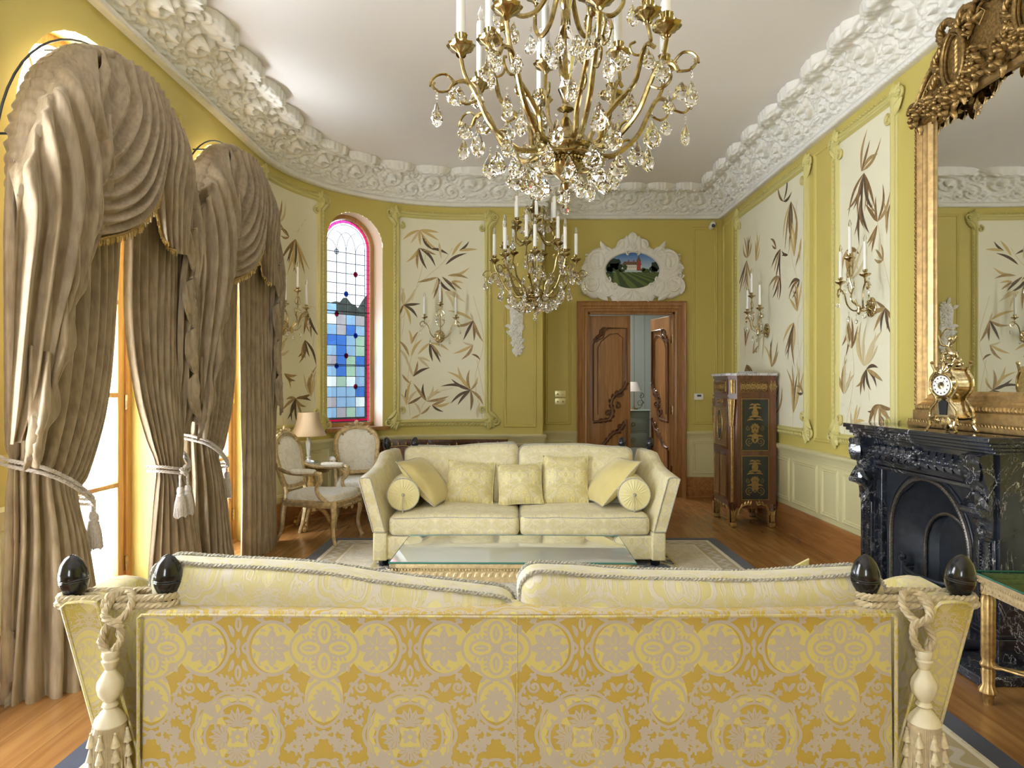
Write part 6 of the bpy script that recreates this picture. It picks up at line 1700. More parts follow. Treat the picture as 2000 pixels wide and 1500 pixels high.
# ------------------------------------------------------------- coffee table
def clear_table_glass(): 
    m, b = start('tinted_table_glass'); setp(b, col=(.50, .53, .50), rough=.02, spec=.9, coat=1.0, coatr=.0); return m
tglass = clear_table_glass()
edge_g = simple('green_glass_edge', (.03, .16, .13), .1, coat=.5)
def coffee():
    root = thing('coffee_table', 'low rectangular coffee table with glass top and carved pale gold frame', 'table', (.005, 4.13, .0125), -.012)
    W, D, H = 1.37, .70, .47
    m = M(); m.box(-W/2, W/2, -D/2, D/2, H-.010, H-.0006, .003); g = m.build('glass_top', tglass, root)
    m = M(); m.tube([(-W/2, -D/2, H-.005), (W/2, -D/2, H-.005), (W/2, D/2, H-.005), (-W/2, D/2, H-.005), (-W/2, -D/2, H-.005)], .0055, 6); m.build('glass_edge', edge_g, g)
    m = M()
    for (a, z0, z1) in ((.0, H-.035, H-.0105), (.012, H-.055, H-.035), (.02, H-.12, H-.055)):
        m.box(-W/2+a, W/2-a, -D/2+a, -D/2+a+.04, z0, z1, .004).box(-W/2+a, W/2-a, D/2-a-.04, D/2-a, z0, z1, .004).box(-W/2+a, -W/2+a+.04, -D/2+a, D/2-a, z0, z1, .004).box(W/2-a-.04, W/2-a, -D/2+a, D/2-a, z0, z1, .004)
    m.box(-W/2+.03, W/2-.03, -D/2+.03, D/2-.03, H-.03, H-.012)
    ap = m.build('apron', pale_gilt, root)
    m = M()
    for t in seq(-W/2+.04, W/2-.04, .04)[:-1]: m.leaf(t, H-.088, .5, .04, .028, .006, .6, 0, 4, 2)
    for t in seq(-W/2+.0, W/2, .018): m.ball((t, H-.045, .012), .006, 5)
    m.map(lambda u, v, w_: (u, -D/2+.020-w_, v)); m.build('carved_frieze', pale_gilt, ap, auto=60)
    for x in (-W/2+.055, W/2-.055):
        for y in (-D/2+.055, D/2-.055):
            M().lathe([(.02, H-.05), (.036, H-.12), (.030, H-.14), (.034, H-.16), (.028, .12), (.020, .06), (.028, .04), (.018, .0)], (x, y, 0), 16, lobes=8, la=.04).build('leg', pale_gilt, root)
pale_gilt = simple('pale_gold_paint', (.66, .52, .30), .4, .35, var=.2, vsc=50)
coffee()
# ------------------------------------------------------------- gilt side table by the fireplace (only its far corner is in frame)
def side():
    root = thing('gilt_console_table', 'gilt reeded table with glass top at the right edge beside the fireplace', 'table', (2.155, 3.16, 0), -.055)
    W, D, H = .56, 1.0, .60
    m = M(); m.box(-.02, W+.02, -D-.02, .02, H-.008, H, .002); g = m.build('glass_top', glass_pane('clear_green_glass', (.72, .86, .78), .12), root)
    M().tube([(-.02, .02, H-.004), (W+.02, .02, H-.004), (W+.02, -D-.02, H-.004), (-.02, -D-.02, H-.004), (-.02, .02, H-.004)], .0045, 6).build('glass_edge', edge_g, g)
    m = M()
    for (a, z0, z1) in ((-.008, H-.03, H-.009), (0, H-.05, H-.03), (.006, H-.09, H-.05)):
        m.box(a, W-a, -a-.03, -a, z0, z1, .003).box(a, W-a, -D+a, -D+a+.03, z0, z1, .003).box(a, a+.03, -D+a, -a, z0, z1, .003).box(W-a-.03, W-a, -D+a, -a, z0, z1, .003)
    ap = m.build('apron', pale_gilt, root)
    m = M()
    for t in seq(-D, 0, .016): m.ball((-.0, t, H-.041), .006, 5); 
    for t in seq(-D+.02, -.02, .024): m.ball((.006, t, H-.070), .007, 5)
    m.build('beading', pale_gilt, ap)
    for x in (.028, W-.028):
        for y in (-.028, -D+.028):
            M().lathe([(.022, H-.08), (.028, H-.095), (.024, H-.105), (.029, H-.12), (.028, .22), (.024, .20), (.032, .185), (.032, .175), (.024, .165), (.028, .15), (.024, .09), (.036, .07), (.038, .055), (.022, .04), (.018, .0)], (x, y, 0), 24, lobes=12, la=.05).build('leg', gilt, root)
    m = M()
    for dx in (-.012, -.004, .004, .012):
        m.tube(cr([(.028+dx, -.028, .18), (W*.35, -D*.5+.2, .185), (W*.5, -D*.5, .19), (W-.028, -D+.028, .18)], 16), .0055, 6); m.tube(cr([(W-.028, -.028+dx, .18), (W*.6, -.2, .185), (.028, -.06+dx, .18)], 12), .0055, 6)
    m.build('reeded_stretcher', gilt, root)
side()
# ------------------------------------------------------------- louis armchairs (local: faces -y, origin floor centre)
champ = simple('champagne_gilt', (.68, .52, .28), .36, .4, var=.35, vsc=25)
def fauteuil(label, group):
    root = thing('gilt_armchair', label, 'armchair', (0, 0, 0), 0, group)
    def leg(P, r, nm='leg'):
        m = M(); m.tube(cr(P, 14), r, 8); m.build(nm, champ, root)
    for sx in (-1, 1):
        leg([(sx*.25, -.27, .40), (sx*.285, -.29, .30), (sx*.265, -.275, .14), (sx*.28, -.30, .03), (sx*.285, -.315, .0)], [.034, .034, .030, .026, .022, .020, .019, .018, .017, .016, .016, .018, .022, .018])
        leg([(sx*.20, .24, .42), (sx*.21, .26, .28), (sx*.20, .28, .13), (sx*.215, .33, .0)], [.028, .016])
    # seat rails
    m = M(); fr = [(-.27, -.28), (-.14, -.305), (0, -.315), (.14, -.305), (.27, -.28), (.255, -.1), (.225, .1), (.20, .245), (0, .26), (-.20, .245), (-.225, .1), (-.255, -.1), (-.27, -.28)]
    P = cr([(a, b, .375) for a, b in fr], 60); m.tube(P, .026, 8, cap=False, flat=1.3)
    sr = m.build('seat_rail', champ, root)
    m = M(); 
    for sg in (-1, 1):
        for i in range(5): m.leaf(sg*.02*i*1.6+sg*.01, .36, (-.4 if sg > 0 else PI+.4), .07, .035, .012, sg*.9, .0, 5, 2)
        m.scroll(sg*.13, .35, .025, 1.3, 0, sg, .007, 0, 14, 5)
    m.flower(0, .35, .035, .014, .004, 6); m.fan(0, .345, -PI/2, 5, 1., .045, .02, .01); m.map(lambda u, v, w_: (u, -.335-w_, v)); m.build('rail_carving', champ, sr, auto=60)
    # seat pad
    m = M(); G = []
    for k_ in range(9):
        t = k_/8; row = []
        for p in P[:-1]:
            q = 1-t*t; z = .40+.075*(1-(1-t)**2.6 if t < 1 else 1)**.9
            s_ = (1-t**3)*.97+.0; row.append((p.x*s_, (p.y+.02)*s_-.02, .395+.085*math.sqrt(max(0, 1-(1-t)**2.2))))
        G.append(row)
    m.grid(G, closed_v=True); m.build('seat', brocade, root)
    # back: cartouche frame leaning back
    th = .22
    B = lambda u, v, w_=0: (u, .245+(v-.45)*th-w_, v)
    out = [(0, .50), (-.10, .505), (-.17, .52), (-.205, .60), (-.225, .72), (-.235, .84), (-.20, .93), (-.12, .985), (0, 1.005)]
    L = out+[(-a, b) for a, b in out[-2:0:-1]]+[out[0]]
    Pb = cr([(a, b, 0) for a, b in L], 64)
    m = M(); m.tube([B(p.x, p.y) for p in Pb], .023, 8, cap=False, flat=1.1); m.tube([B(p.x*.93, .755+(p.y-.755)*.94, .016) for p in Pb], .008, 6, cap=False)
    for sx in (-1, 1): m.tube(cr([(sx*.20, .245, .36), B(sx*.185, .46), B(sx*.175, .53)], 8), .022, 8)
    bf = m.build('back_frame', champ, root)
    m = M()
    for sg in (-1, 1):
        for i in range(6): m.leaf(sg*(.02+.025*i), 1.01-.004*i*i, (.3 if sg > 0 else PI-.3)+(.8 if sg > 0 else -.8)*(i % 2), .065, .035, .014, -sg*.8, .012, 5, 2)
        m.scroll(sg*.05, 1.03, .022, 1.3, 0, sg, .008, .01, 14, 5)
    m.flower(0, 1.045, .035, .02, .01, 6); m.fan(0, 1.03, PI/2, 5, 1., .055, .028, .014, .01)
    m.map(lambda u, v, w_: B(u, v, w_)); m.build('crest_carving', champ, bf, auto=60)
    m = M(); G = []
    for s_ in (1, -1):
        G = []
        for k_ in range(7):
            t = 1-k_/6; G.append([B(p.x*.93*t, .755+(p.y-.755)*.94*t, (.038*(1-t**3)+.004)*(1 if s_ > 0 else -.6)) for p in Pb[:-1]])
        m.grid(G, closed_v=True)
    m.build('back_pad', brocade, root)
    # arms
    for sx in (-1, 1):
        m = M(); m.tube(cr([B(sx*.225, .70), (sx*.255, .20, .665), (sx*.29, .05, .655), (sx*.295, -.10, .665), (sx*.285, -.15, .655), (sx*.275, -.155, .60), (sx*.262, -.11, .53), (sx*.258, -.13, .46), (sx*.262, -.22, .395)], 40), [.018]*14+[.02]*8+[.023]*6+[.018]*6+[.020]*6, 8)
        m.ball((sx*.286, -.16, .66), .022, 8, .9); a = m.build('arm', champ, root)
        m = M(); m.rbox(sx*.288, .01, .680, .062, .24, .035, .016, 4, (.002, 0, .008)); m.build('arm_pad', brocade, a)
    return root
ch = fauteuil('gilt armchair with cream brocade seat beside the velvet curtain, facing right', None)
c2 = copy_tree(ch); c2['label'] = 'gilt armchair with cream brocade back under the stained glass window'
ch.location = (-1.85, 6.54, .0); ch.rotation_euler = (0, 0, math.radians(78)); ch.scale = (1, 1, 1.0)
c2.location = (-1.66, 7.42, 0); c2.rotation_euler = (0, 0, math.radians(18))
# ------------------------------------------------------------- round side table and lamp
r_ = thing('round_side_table', 'round gilt side table with glass top between the two armchairs', 'table', (-2.08, 7.06, 0))
M().lathe([(.001, .664), (.213, .664), (.217, .668), (.213, .674), (.001, .674)], n=48).build('glass_top', tglass, r_)
m = M(); m.lathe([(.18, .58), (.182, .60), (.20, .605), (.206, .62), (.214, .64), (.219, .655), (.214, .664), (.0, .664)], n=48)
for k_ in range(60): a = 2*PI*k_/60; m.ball((.216*cos(a), .216*sin(a), .640), .009, 5)
m.build('apron', gilt_dark, r_)
m = M(); m.lathe([(.06, .60), (.035, .55), (.05, .45), (.06, .38), (.03, .30), (.05, .24), (.07, .18), (.02, .14)], n=20, lobes=8, la=.05); m.build('pedestal', gilt, r_)
for k_ in range(3):
    a = k_*2*PI/3-PI/2; m = M(); m.tube(cr([(0, 0, .20), (.09, 0, .19), (.16, 0, .12), (.19, 0, .045), (.21, 0, .05)], 14), [.028, .018], 8)
    m.scroll(.225, .045, .035, 1.2, PI, 1, .012, 0, 14, 5) if 0 else m.ball((.225, 0, .035), .035, 8)
    st = len(m.v); m.scroll(.20, .06, .05, 1.3, -PI/2, 1, .010, 0, 16, 5); m.map(lambda u, v, w_: (u, w_, v), st)
    for i in range(len(m.v)): x, y, z = m.v[i]; m.v[i] = (x*cos(a)-y*sin(a), x*sin(a)+y*cos(a), z)
    m.build('leg', gilt, r_)
lampg = simple('cut_glass_lamp', (.85, .85, .82), .08, .35, trans=.45, ior=1.4)
r_ = thing('table_lamp', 'glass column table lamp with pleated beige shade on the round table', 'lamp', (-2.11, 7.06, .674))
M().lathe([(.001, 0), (.062, 0), (.064, .012), (.05, .022), (.025, .03), (.02, .045), (.028, .055), (.017, .07), (.022, .13), (.030, .19), (.028, .22), (.016, .235), (.022, .245), (.010, .26), (.001, .26)], n=24, lobes=8, la=.04).build('crystal_base', lampg, r_)
M().tube([(0, 0, .255), (0, 0, .36)], .006, 8).lathe([(.001, .29), (.014, .29), (.014, .35), (.001, .35)], n=12).build('lamp_fitting', brass, r_)
m = M(); n = 144
prof = [(.105, .520), (.106, .515), (.115, .45), (.130, .39), (.152, .335), (.178, .285), (.181, .279)]
G = [[((r_2*(1+.012*((j % 3) == 0)))*cos(2*PI*j/n), (r_2*(1+.012*((j % 3) == 0)))*sin(2*PI*j/n), z) for j in range(n)] for r_2, z in prof]
G2 = [[(p[0]*.98, p[1]*.98, p[2]) for p in row] for row in reversed(G)]
m.grid(G+G2+[G[0]], closed_v=True); m.build('lamp_shade', lshade, r_)
# ------------------------------------------------------------- velvet curtains
def cloth(m, rows, nu=120, nv=60, pleats=12, amp=.03, across=False, seed=0, wob=.25, ampf=None, cu=None):
    """loft through rows of (a, d, z) control points (a along wall, d off the wall); pleats run down (or along rows when across)"""
    R = [cr(r, nu) for r in rows]
    cols = [cr([R[k][i] for k in range(len(rows))], nv) for i in range(nu)]
    G = [[cols[i][j] for i in range(nu)] for j in range(nv)]
    rn_ = random.Random(seed); ph = [rn_.uniform(0, 2*PI) for _ in range(6)]
    out = []
    for j in range(nv):
        v = j/(nv-1); row = []
        for i in range(nu):
            u = i/(nu-1)
            tu = G[j][min(i+1, nu-1)]-G[j][max(i-1, 0)]; tv = G[min(j+1, nv-1)][i]-G[max(j-1, 0)][i]
            n = tu.cross(tv)
            if n.length < 1e-9: n = Vector((0, 1, 0))
            n.normalize()
            if n.y < 0: n = -n
            A = amp*(ampf(u, v) if ampf else 1)
            if not across:
                w_ = u*pleats+wob*sin(v*4+ph[0]+u*5)+.35*wob*sin(v*11+ph[1]+u*17)+.3*sin(u*pleats*.9+ph[2])
            else:
                w_ = v*pleats+wob*sin(u*3+ph[0])+.3*sin(v*7+ph[1])
            s_ = sin(2*PI*w_); f = s_+.22*sin(4*PI*w_+ph[3])+.35*noise.noise(Vector((u*7+seed, v*2.5, 0)))
            if not across: f *= min(1, u*14+.15, (1-u)*14+.15)
            row.append(G[j][i]+n*(A*f))
        out.append(row)
    m.grid([[(p.x, p.y, p.z) for p in row] for row in out])
    return out
def arcpt(deg, d, r=.81, zs=2.48): a = math.radians(deg); return (-r*cos(a), d, zs+r*sin(a))
def arcrow(d0, d1, a, b, n=7, r=.81): return [arcpt(d0+(d1-d0)*i/(n-1), a+(b-a)*i/(n-1), r) for i in range(n)]
def curtain_fn(Yc, dz=0): return lambda a, d, z: (XL+d, Yc+a, z+dz*min(1, max(0, (z-1.0)/1.5)))
def fringe(m, edge, L=.045, st=.012):
    P = cr(edge, max(8, int(len(edge)*1)));
    out = []; 
    for a, b in zip(P, P[1:]):
        n_ = max(1, int((b-a).length/st))
        for k_ in range(n_): out.append(a.lerp(b, k_/n_))
    rr = random.Random(1)
    m.tube(out, .009, 5)
    for p in out:
        q = Vector((p.x+rr.uniform(-.004, .004), p.y+rr.uniform(-.004, .008), p.z-L*rr.uniform(.8, 1.1)))
        m.tube([p, (p+q)/2+Vector((0, .003, 0)), q], [.0050, .0058, .0042], 4)
def tie(m, tm, ring, hang, two=True):
    rope_pts(m, ring, .010, 3, .045, 5)
    rope_pts(m, [q+Vector((0, .006, -.028)) for q in ring], .010, 3, .045, 5)
def tassel(root, p, mat, s=1.0):
    m = M(); rope_pts(m, [p, p+Vector((0, 0, -.07*s))], .008*s, 3, .03, 5)
    z = p.z-.07*s; m.lathe([(.001, 0), (.014, -.002), (.020, -.015), (.022, -.03), (.018, -.045), (.023, -.05), (.024, -.058), (.020, -.062)], (p.x, p.y, z), 16)
    for k_ in range(40):
        a = 2*PI*k_/40; r0 = .020; r1 = .036+.004*sin(k_*3.3)
        m.tube([(p.x+r0*cos(a), p.y+r0*sin(a), z-.058), (p.x+(r0+.010)*cos(a), p.y+(r0+.010)*sin(a), z-.10), (p.x+r1*cos(a), p.y+r1*sin(a), z-.19-.008*sin(k_*5.7))], .0032, 4)
    m.lathe([(.018, -.058), (.026, -.10), (.031, -.185)], (p.x, p.y, z), 14)
    m.build('tassel', mat, root)
def set_of_curtains(Yc, dz, which, straight_right=False):
    cf = curtain_fn(Yc, dz)
    place = ('nearest arched window', 'second arched window')[which]
    # --- left panel ---
    m = M()
    rows = [arcrow(0, 88, .13, .15), [(-.82, .135, 2.45), (-.86, .18, 2.45), (-.60, .20, 2.5), (-.3, .20, 2.55), (-.02, .17, 2.6)], [(-.82, .135, 1.9), (-.86, .19, 1.9), (-.6, .22, 1.9), (-.30, .21, 1.9), (-.09, .18, 1.9)],
            [(-.82, .135, 1.45), (-.86, .19, 1.45), (-.66, .24, 1.42), (-.42, .24, 1.39), (-.21, .20, 1.36)], [(-.82, .135, 1.18), (-.85, .18, 1.18), (-.74, .25, 1.12), (-.58, .25, 1.06), (-.41, .22, 1.00)],
            [(-.82, .135, 1.08), (-.85, .17, 1.08), (-.76, .25, 1.01), (-.64, .25, .95), (-.50, .22, .90)], [(-.82, .135, .72), (-.86, .18, .72), (-.74, .27, .70), (-.60, .28, .68), (-.48, .25, .66)],
            [(-.82, .135, .30), (-.87, .17, .30), (-.75, .30, .30), (-.58, .32, .30), (-.45, .28, .30)], [(-.82, .135, -.012), (-.87, .16, -.012), (-.78, .33, -.012), (-.58, .37, -.012), (-.42, .30, -.012)]]
    cloth(m, rows, 150, 80, 11, .034, seed=1+which, ampf=lambda u, v: (.35+.65*min(1, v*5))*(1-.42*math.exp(-((v-.60)/.07)**2))*(1+.25*max(0, v-.7)))
    m.map(cf); pl = m.build('velvet_curtain', velvet_m, auto=0); tag(pl, 'left taupe velvet curtain panel tied back at the %s' % place, 'curtain', 'floor length velvet curtains')
    # tie-back rope left
    ring = [Vector(cf(*q)) for q in ((-.885, .05, 1.16), (-.88, .14, 1.12), (-.84, .275, 1.08), (-.72, .315, 1.015), (-.60, .315, .945), (-.50, .30, .885), (-.455, .24, .87), (-.47, .16, .88))]
    rt_ = thing('curtain_tieback', 'beige rope tieback with tassels holding the left curtain of the %s' % place, 'tieback', group='curtain tiebacks')
    m = M(); tie(m, None, cr(ring, 40), None); m.build('rope', tie_m, rt_)
    q = Vector(cf(-.455, .27, .88)); tassel(rt_, q, tie_m); tassel(rt_, q+Vector((-.02, .05, -.02)), tie_m)
    # --- right panel ---
    m = M()
    if not straight_right:
        rows = [arcrow(92, 180, .15, .13), [(.02, .17, 2.6), (.3, .20, 2.55), (.55, .20, 2.5), (.82, .18, 2.45)], [(.01, .17, 1.9), (.25, .21, 1.9), (.48, .22, 1.9), (.74, .18, 1.9)],
                [(.09, .18, 1.45), (.27, .22, 1.45), (.45, .23, 1.45), (.66, .19, 1.45)], [(.19, .20, 1.15), (.32, .25, 1.12), (.46, .25, 1.10), (.60, .20, 1.12)],
                [(.27, .22, .96), (.37, .26, .93), (.48, .26, .94), (.585, .21, 1.0)], [(.25, .22, .75), (.38, .28, .74), (.52, .28, .74), (.66, .22, .76)],
                [(.22, .20, .35), (.42, .30, .35), (.62, .30, .35), (.80, .22, .35)], [(.22, .18, -.012), (.45, .32, -.012), (.68, .32, -.012), (.88, .20, -.012)]]
        cloth(m, rows, 150, 80, 11, .034, seed=11+which, ampf=lambda u, v: (.35+.65*min(1, v*5))*(1-.42*math.exp(-((v-.62)/.07)**2)))
        m.map(cf); lab = 'right taupe velvet curtain panel tied back at the %s' % place
    else:
        rows = [arcrow(88, 180, .15, .13), [(-.04, .20, 2.5), (.3, .22, 2.5), (.55, .22, 2.4), (.84, .20, 2.4)], [(-.06, .22, 1.6), (.3, .24, 1.6), (.55, .24, 1.6), (.76, .22, 1.6)],
                [(-.08, .24, .8), (.3, .26, .8), (.55, .25, .8), (.75, .20, .8)], [(-.12, .25, -.012), (.3, .28, -.012), (.55, .26, -.012), (.76, .20, -.012)]]
        cloth(m, rows, 170, 60, 12, .038, seed=17, ampf=lambda u, v: (.35+.65*min(1, v*4)))
        m.map(cf); lab = 'right taupe velvet curtain panel hanging straight at the %s' % place
    pr = m.build('velvet_curtain', velvet_m, auto=0); tag(pr, lab, 'curtain', 'floor length velvet curtains')
    if not straight_right:
        ring = [Vector(cf(*q)) for q in ((.64, .06, 1.12), (.62, .17, 1.06), (.595, .25, 1.00), (.52, .31, .95), (.42, .33, .925), (.32, .31, .94), (.265, .25, .955), (.25, .17, .96))]
        rt_ = thing('curtain_tieback', 'silvery rope tieback with two tassels holding the right curtain of the %s' % place, 'tieback', group='curtain tiebacks')
        m = M(); tie(m, None, cr(ring, 40), None)
        k0 = Vector(cf(.36, .345, .925)); rope_pts(m, cr([k0+Vector((0, -.03, .01)), k0+Vector((.02, 0, -.03)), k0+Vector((0, .03, .0)), k0+Vector((.015, 0, .025)), k0+Vector((0, -.02, -.02))], 24), .011, 3, .04, 5); m.build('rope', tie_m, rt_)
        tassel(rt_, k0+Vector((0, -.035, -.03)), tie_m, 1.05); tassel(rt_, k0+Vector((.01, .04, -.03)), tie_m, 1.05)
    # --- draped valance: header roll, swag, tails, gold fringe ---
    root = thing('draped_valance', 'draped velvet swag and tails with gold fringe over the %s' % place, 'valance', group='draped velvet valances')
    m = M(); n = 150                                           # gathered header band following the arch
    P = []
    for i in range(n+1):
        a = math.radians(-12+200*i/n); row = []
        for k_ in range(13):
            t = 2*PI*k_/12; rr = .055+.006*sin(i*1.9)+.004*sin(i*4.7+k_)
            r_ = .83+rr*cos(t)*.9; row.append((-r_*cos(a), .175+rr*1.4*sin(t), 2.48+r_*sin(a)))
        P.append(row)
    m.grid(P); m.map(cf); m.build('gathered_header', velvet_m, root, auto=0)
    m = M(); m.grid([[cf(*arcpt(2+176*i/40, .185+.02*q, .82-.30*q)) for q in (0, .25, .5, .75, 1)] for i in range(41)]); m.build('valance_backing', velvet_m, root)
    # main swag sweeping from the upper right down to the left
    m = M()
    rows = [[arcpt(66, .23, .85), (-.40, .27, 3.14), (-.52, .27, 2.95), (-.60, .25, 2.80)], [arcpt(82, .27, .84), (-.18, .33, 3.02), (-.36, .34, 2.76), (-.56, .30, 2.60)],
            [arcpt(95, .28, .84), (.02, .36, 2.98), (-.20, .39, 2.62), (-.42, .38, 2.46), (-.58, .32, 2.42)],
            [arcpt(104, .28, .84), (.12, .35, 2.98), (-.02, .39, 2.68), (-.20, .41, 2.46), (-.42, .39, 2.32), (-.60, .32, 2.28)],
            [arcpt(112, .27, .84), (.20, .32, 3.02), (.07, .35, 2.74), (-.10, .37, 2.50), (-.30, .36, 2.31), (-.48, .34, 2.22), (-.62, .30, 2.16)]]
    G = cloth(m, rows, 90, 100, 8.5, .030, across=True, seed=3, ampf=lambda u, v: (.45+.55*sin(PI*min(1, u*1.15))))
    e = [Vector(p) for p in G[-1][8:-6]]; m.map(cf); m.build('swag', velvet_m, root, auto=0)
    m = M(); fringe(m, e[::3]); m.map(cf); m.build('gold_fringe', gold_fringe, root)
    # long left tail
    m = M()
    rows = [[(-.95, .20, 2.42)]+arcrow(6, 62, .21, .26, 5, .86), [(-1.00, .27, 2.25), (-.88, .33, 2.70), (-.70, .36, 2.85), (-.50, .35, 2.83)], [(-1.02, .28, 2.10), (-.84, .36, 2.35), (-.62, .38, 2.50), (-.42, .34, 2.56)],
            [(-1.03, .28, 1.90), (-.88, .36, 2.02), (-.68, .37, 2.18), (-.50, .32, 2.25)], [(-1.03, .28, 1.66), (-.92, .34, 1.74), (-.78, .35, 1.86), (-.66, .31, 1.92)],
            [(-1.03, .27, 1.42), (-.95, .32, 1.46), (-.86, .32, 1.54), (-.76, .29, 1.60)], [(-1.02, .25, 1.20), (-.98, .27, 1.21), (-.94, .27, 1.22), (-.90, .26, 1.24)]]
    m_rows = rows
    cloth(m, m_rows, 110, 90, 4.2, .036, seed=5, wob=.10, ampf=lambda u, v: min(1, .08+v*3.2)*(1 if v < .6 else 1-.6*(v-.6)/.4))
    m.map(cf); m.build('left_tail', velvet_m, root, auto=0)
    m = M()                                                    # stepped cascade folds along the tail's free edge
    edge = [(-.46, 2.56), (-.55, 2.24), (-.68, 1.92), (-.78, 1.60), (-.88, 1.30)]
    for k_, (a, z) in enumerate(edge):
        s_ = 1-.12*k_
        rows = [[(a-.16*s_, .30, z+.34), (a-.03, .36, z+.30), (a+.02, .34, z+.26)], [(a-.20*s_, .31, z+.08), (a-.08, .385, z+.06), (a+.035, .36, z+.06)], [(a-.20*s_, .30, z-.10), (a-.12, .37, z-.08), (a-.03, .345, z-.03)], [(a-.21*s_, .29, z-.22), (a-.16*s_, .33, z-.20), (a-.11*s_, .32, z-.17)]]
        cloth(m, rows, 24, 30, 2.2, .018, seed=20+k_, wob=.1)
    m.map(cf); m.build('left_cascade', velvet_m, root, auto=0)
    # right jabot with fringe
    m = M()
    rows = [[arcpt(104, .24, .84), arcpt(115, .25, .84), arcpt(127, .25, .84), arcpt(142, .22, .84)], [(.10, .33, 2.98), (.26, .36, 2.98), (.44, .34, 2.92), (.66, .26, 2.84)], [(.00, .34, 2.72), (.18, .37, 2.70), (.38, .35, 2.66), (.60, .27, 2.60)],
            [(.06, .33, 2.52), (.20, .36, 2.48), (.35, .35, 2.45), (.52, .29, 2.46)], [(.16, .32, 2.36), (.25, .34, 2.30), (.36, .34, 2.30), (.46, .30, 2.36)]]
    G = cloth(m, rows, 90, 60, 6, .030, seed=7, wob=.12)
    e = [G[j][1] for j in range(22, 60)]+[G[-1][i] for i in range(0, 40, 4)]; m.map(cf); m.build('right_jabot', velvet_m, root, auto=0)
    m = M(); fringe(m, e[::2], .03); m.map(cf); m.build('gold_fringe', gold_fringe, root)
    # long right cascade (folded cloth showing its satin lining)
    m = M()
    rows = [arcrow(140, 178, .22, .20, 5, .84), [(.56, .27, 2.50), (.66, .30, 2.48), (.76, .27, 2.46), (.90, .20, 2.42)], [(.50, .26, 2.15), (.62, .30, 2.12), (.74, .27, 2.10), (.86, .20, 2.06)], [(.46, .26, 1.80), (.56, .29, 1.78), (.68, .27, 1.74), (.82, .20, 1.70)],
            [(.50, .25, 1.50), (.58, .28, 1.48), (.66, .26, 1.44), (.78, .20, 1.40)], [(.54, .22, 1.16), (.57, .24, 1.15), (.61, .23, 1.14), (.66, .20, 1.13)]]
    cloth(m, rows, 60, 70, 3.5, .030, seed=9, wob=.3); m.map(cf); m.build('right_tail', velvet_m, root, auto=0)
    m = M()
    for k_, (a, z) in enumerate(((.52, 2.30), (.47, 1.96), (.50, 1.64), (.54, 1.34))):
        rows = [[(a+.10, .31, z+.24), (a+.02, .33, z+.20), (a-.02, .30, z+.16)], [(a+.14, .30, z+.02), (a+.04, .34, z+.04), (a-.04, .31, z+.04)], [(a+.16, .28, z-.16), (a+.10, .32, z-.12), (a+.02, .31, z-.06)]]
        cloth(m, rows, 24, 26, 2.4, .014, seed=40+k_, wob=.2)
    m.map(cf); m.build('satin_lined_cascade', velvet_m, root, auto=0)
    m = M(); m.tube([cf(*arcpt(a, .10, .90)) for a in range(0, 181, 6)], .006, 6)
    for a in (10, 60, 120, 170): m.tube([cf(*arcpt(a, .0, .85)), cf(*arcpt(a, .12, .85))], .006, 6)
    m.build('arched_rail', grey_pl, root)
set_of_curtains(4.0, 0, 0)
set_of_curtains(5.66, .06, 1, True)
# ------------------------------------------------------------- chandeliers
def bobeche(m, p, s=1.0):
    x, y, z = p
    m.lathe([(.004*s, -.030*s), (.010*s, -.022*s), (.016*s, -.012*s), (.038*s, .0), (.046*s, .010*s), (.047*s, .015*s), (.034*s, .010*s), (.014*s, .014*s), (.012*s, .026*s), (.018*s, .034*s), (.020*s, .046*s), (.022*s, .050*s), (.001, .050*s)], (x, y, z), 20, lobes=10, la=.07)
def drop_pts(m, p, L=.055, W=.019, n=8):
    x, y, z = p                                                # faceted pear drop
    prof = [(.001, 0), (W*.30, -L*.14), (W*.75, -L*.42), (W, -L*.66), (W*.72, -L*.88), (.001, -L)]
    for k_, (r, q) in enumerate(prof[:-1]):
        pass
    P = [[(x+r*cos(2*PI*(j+.5*(k_ % 2))/n), y+r*sin(2*PI*(j+.5*(k_ % 2))/n)*.62, z+q) for j in range(n)] for k_, (r, q) in enumerate(prof)]
    m.grid(P, closed_v=True)
def crystal_string(root, p, beads, L, W, rot=0, name='crystal_drop'):
    """beads then a pear drop; local mesh hung at p"""
    L *= 1.15; W *= 1.35; m = M()
    for i in range(beads): m.lathe([(.001, .0045), (.0042, .002), (.0042, -.002), (.001, -.0045)], (0, 0, -.006-i*.010), 6)
    drop_pts(m, (0, 0, -.008-beads*.010), L, W)
    return m.build(name, crystal, root, smooth=False, loc=p, rot=(0, 0, rot))
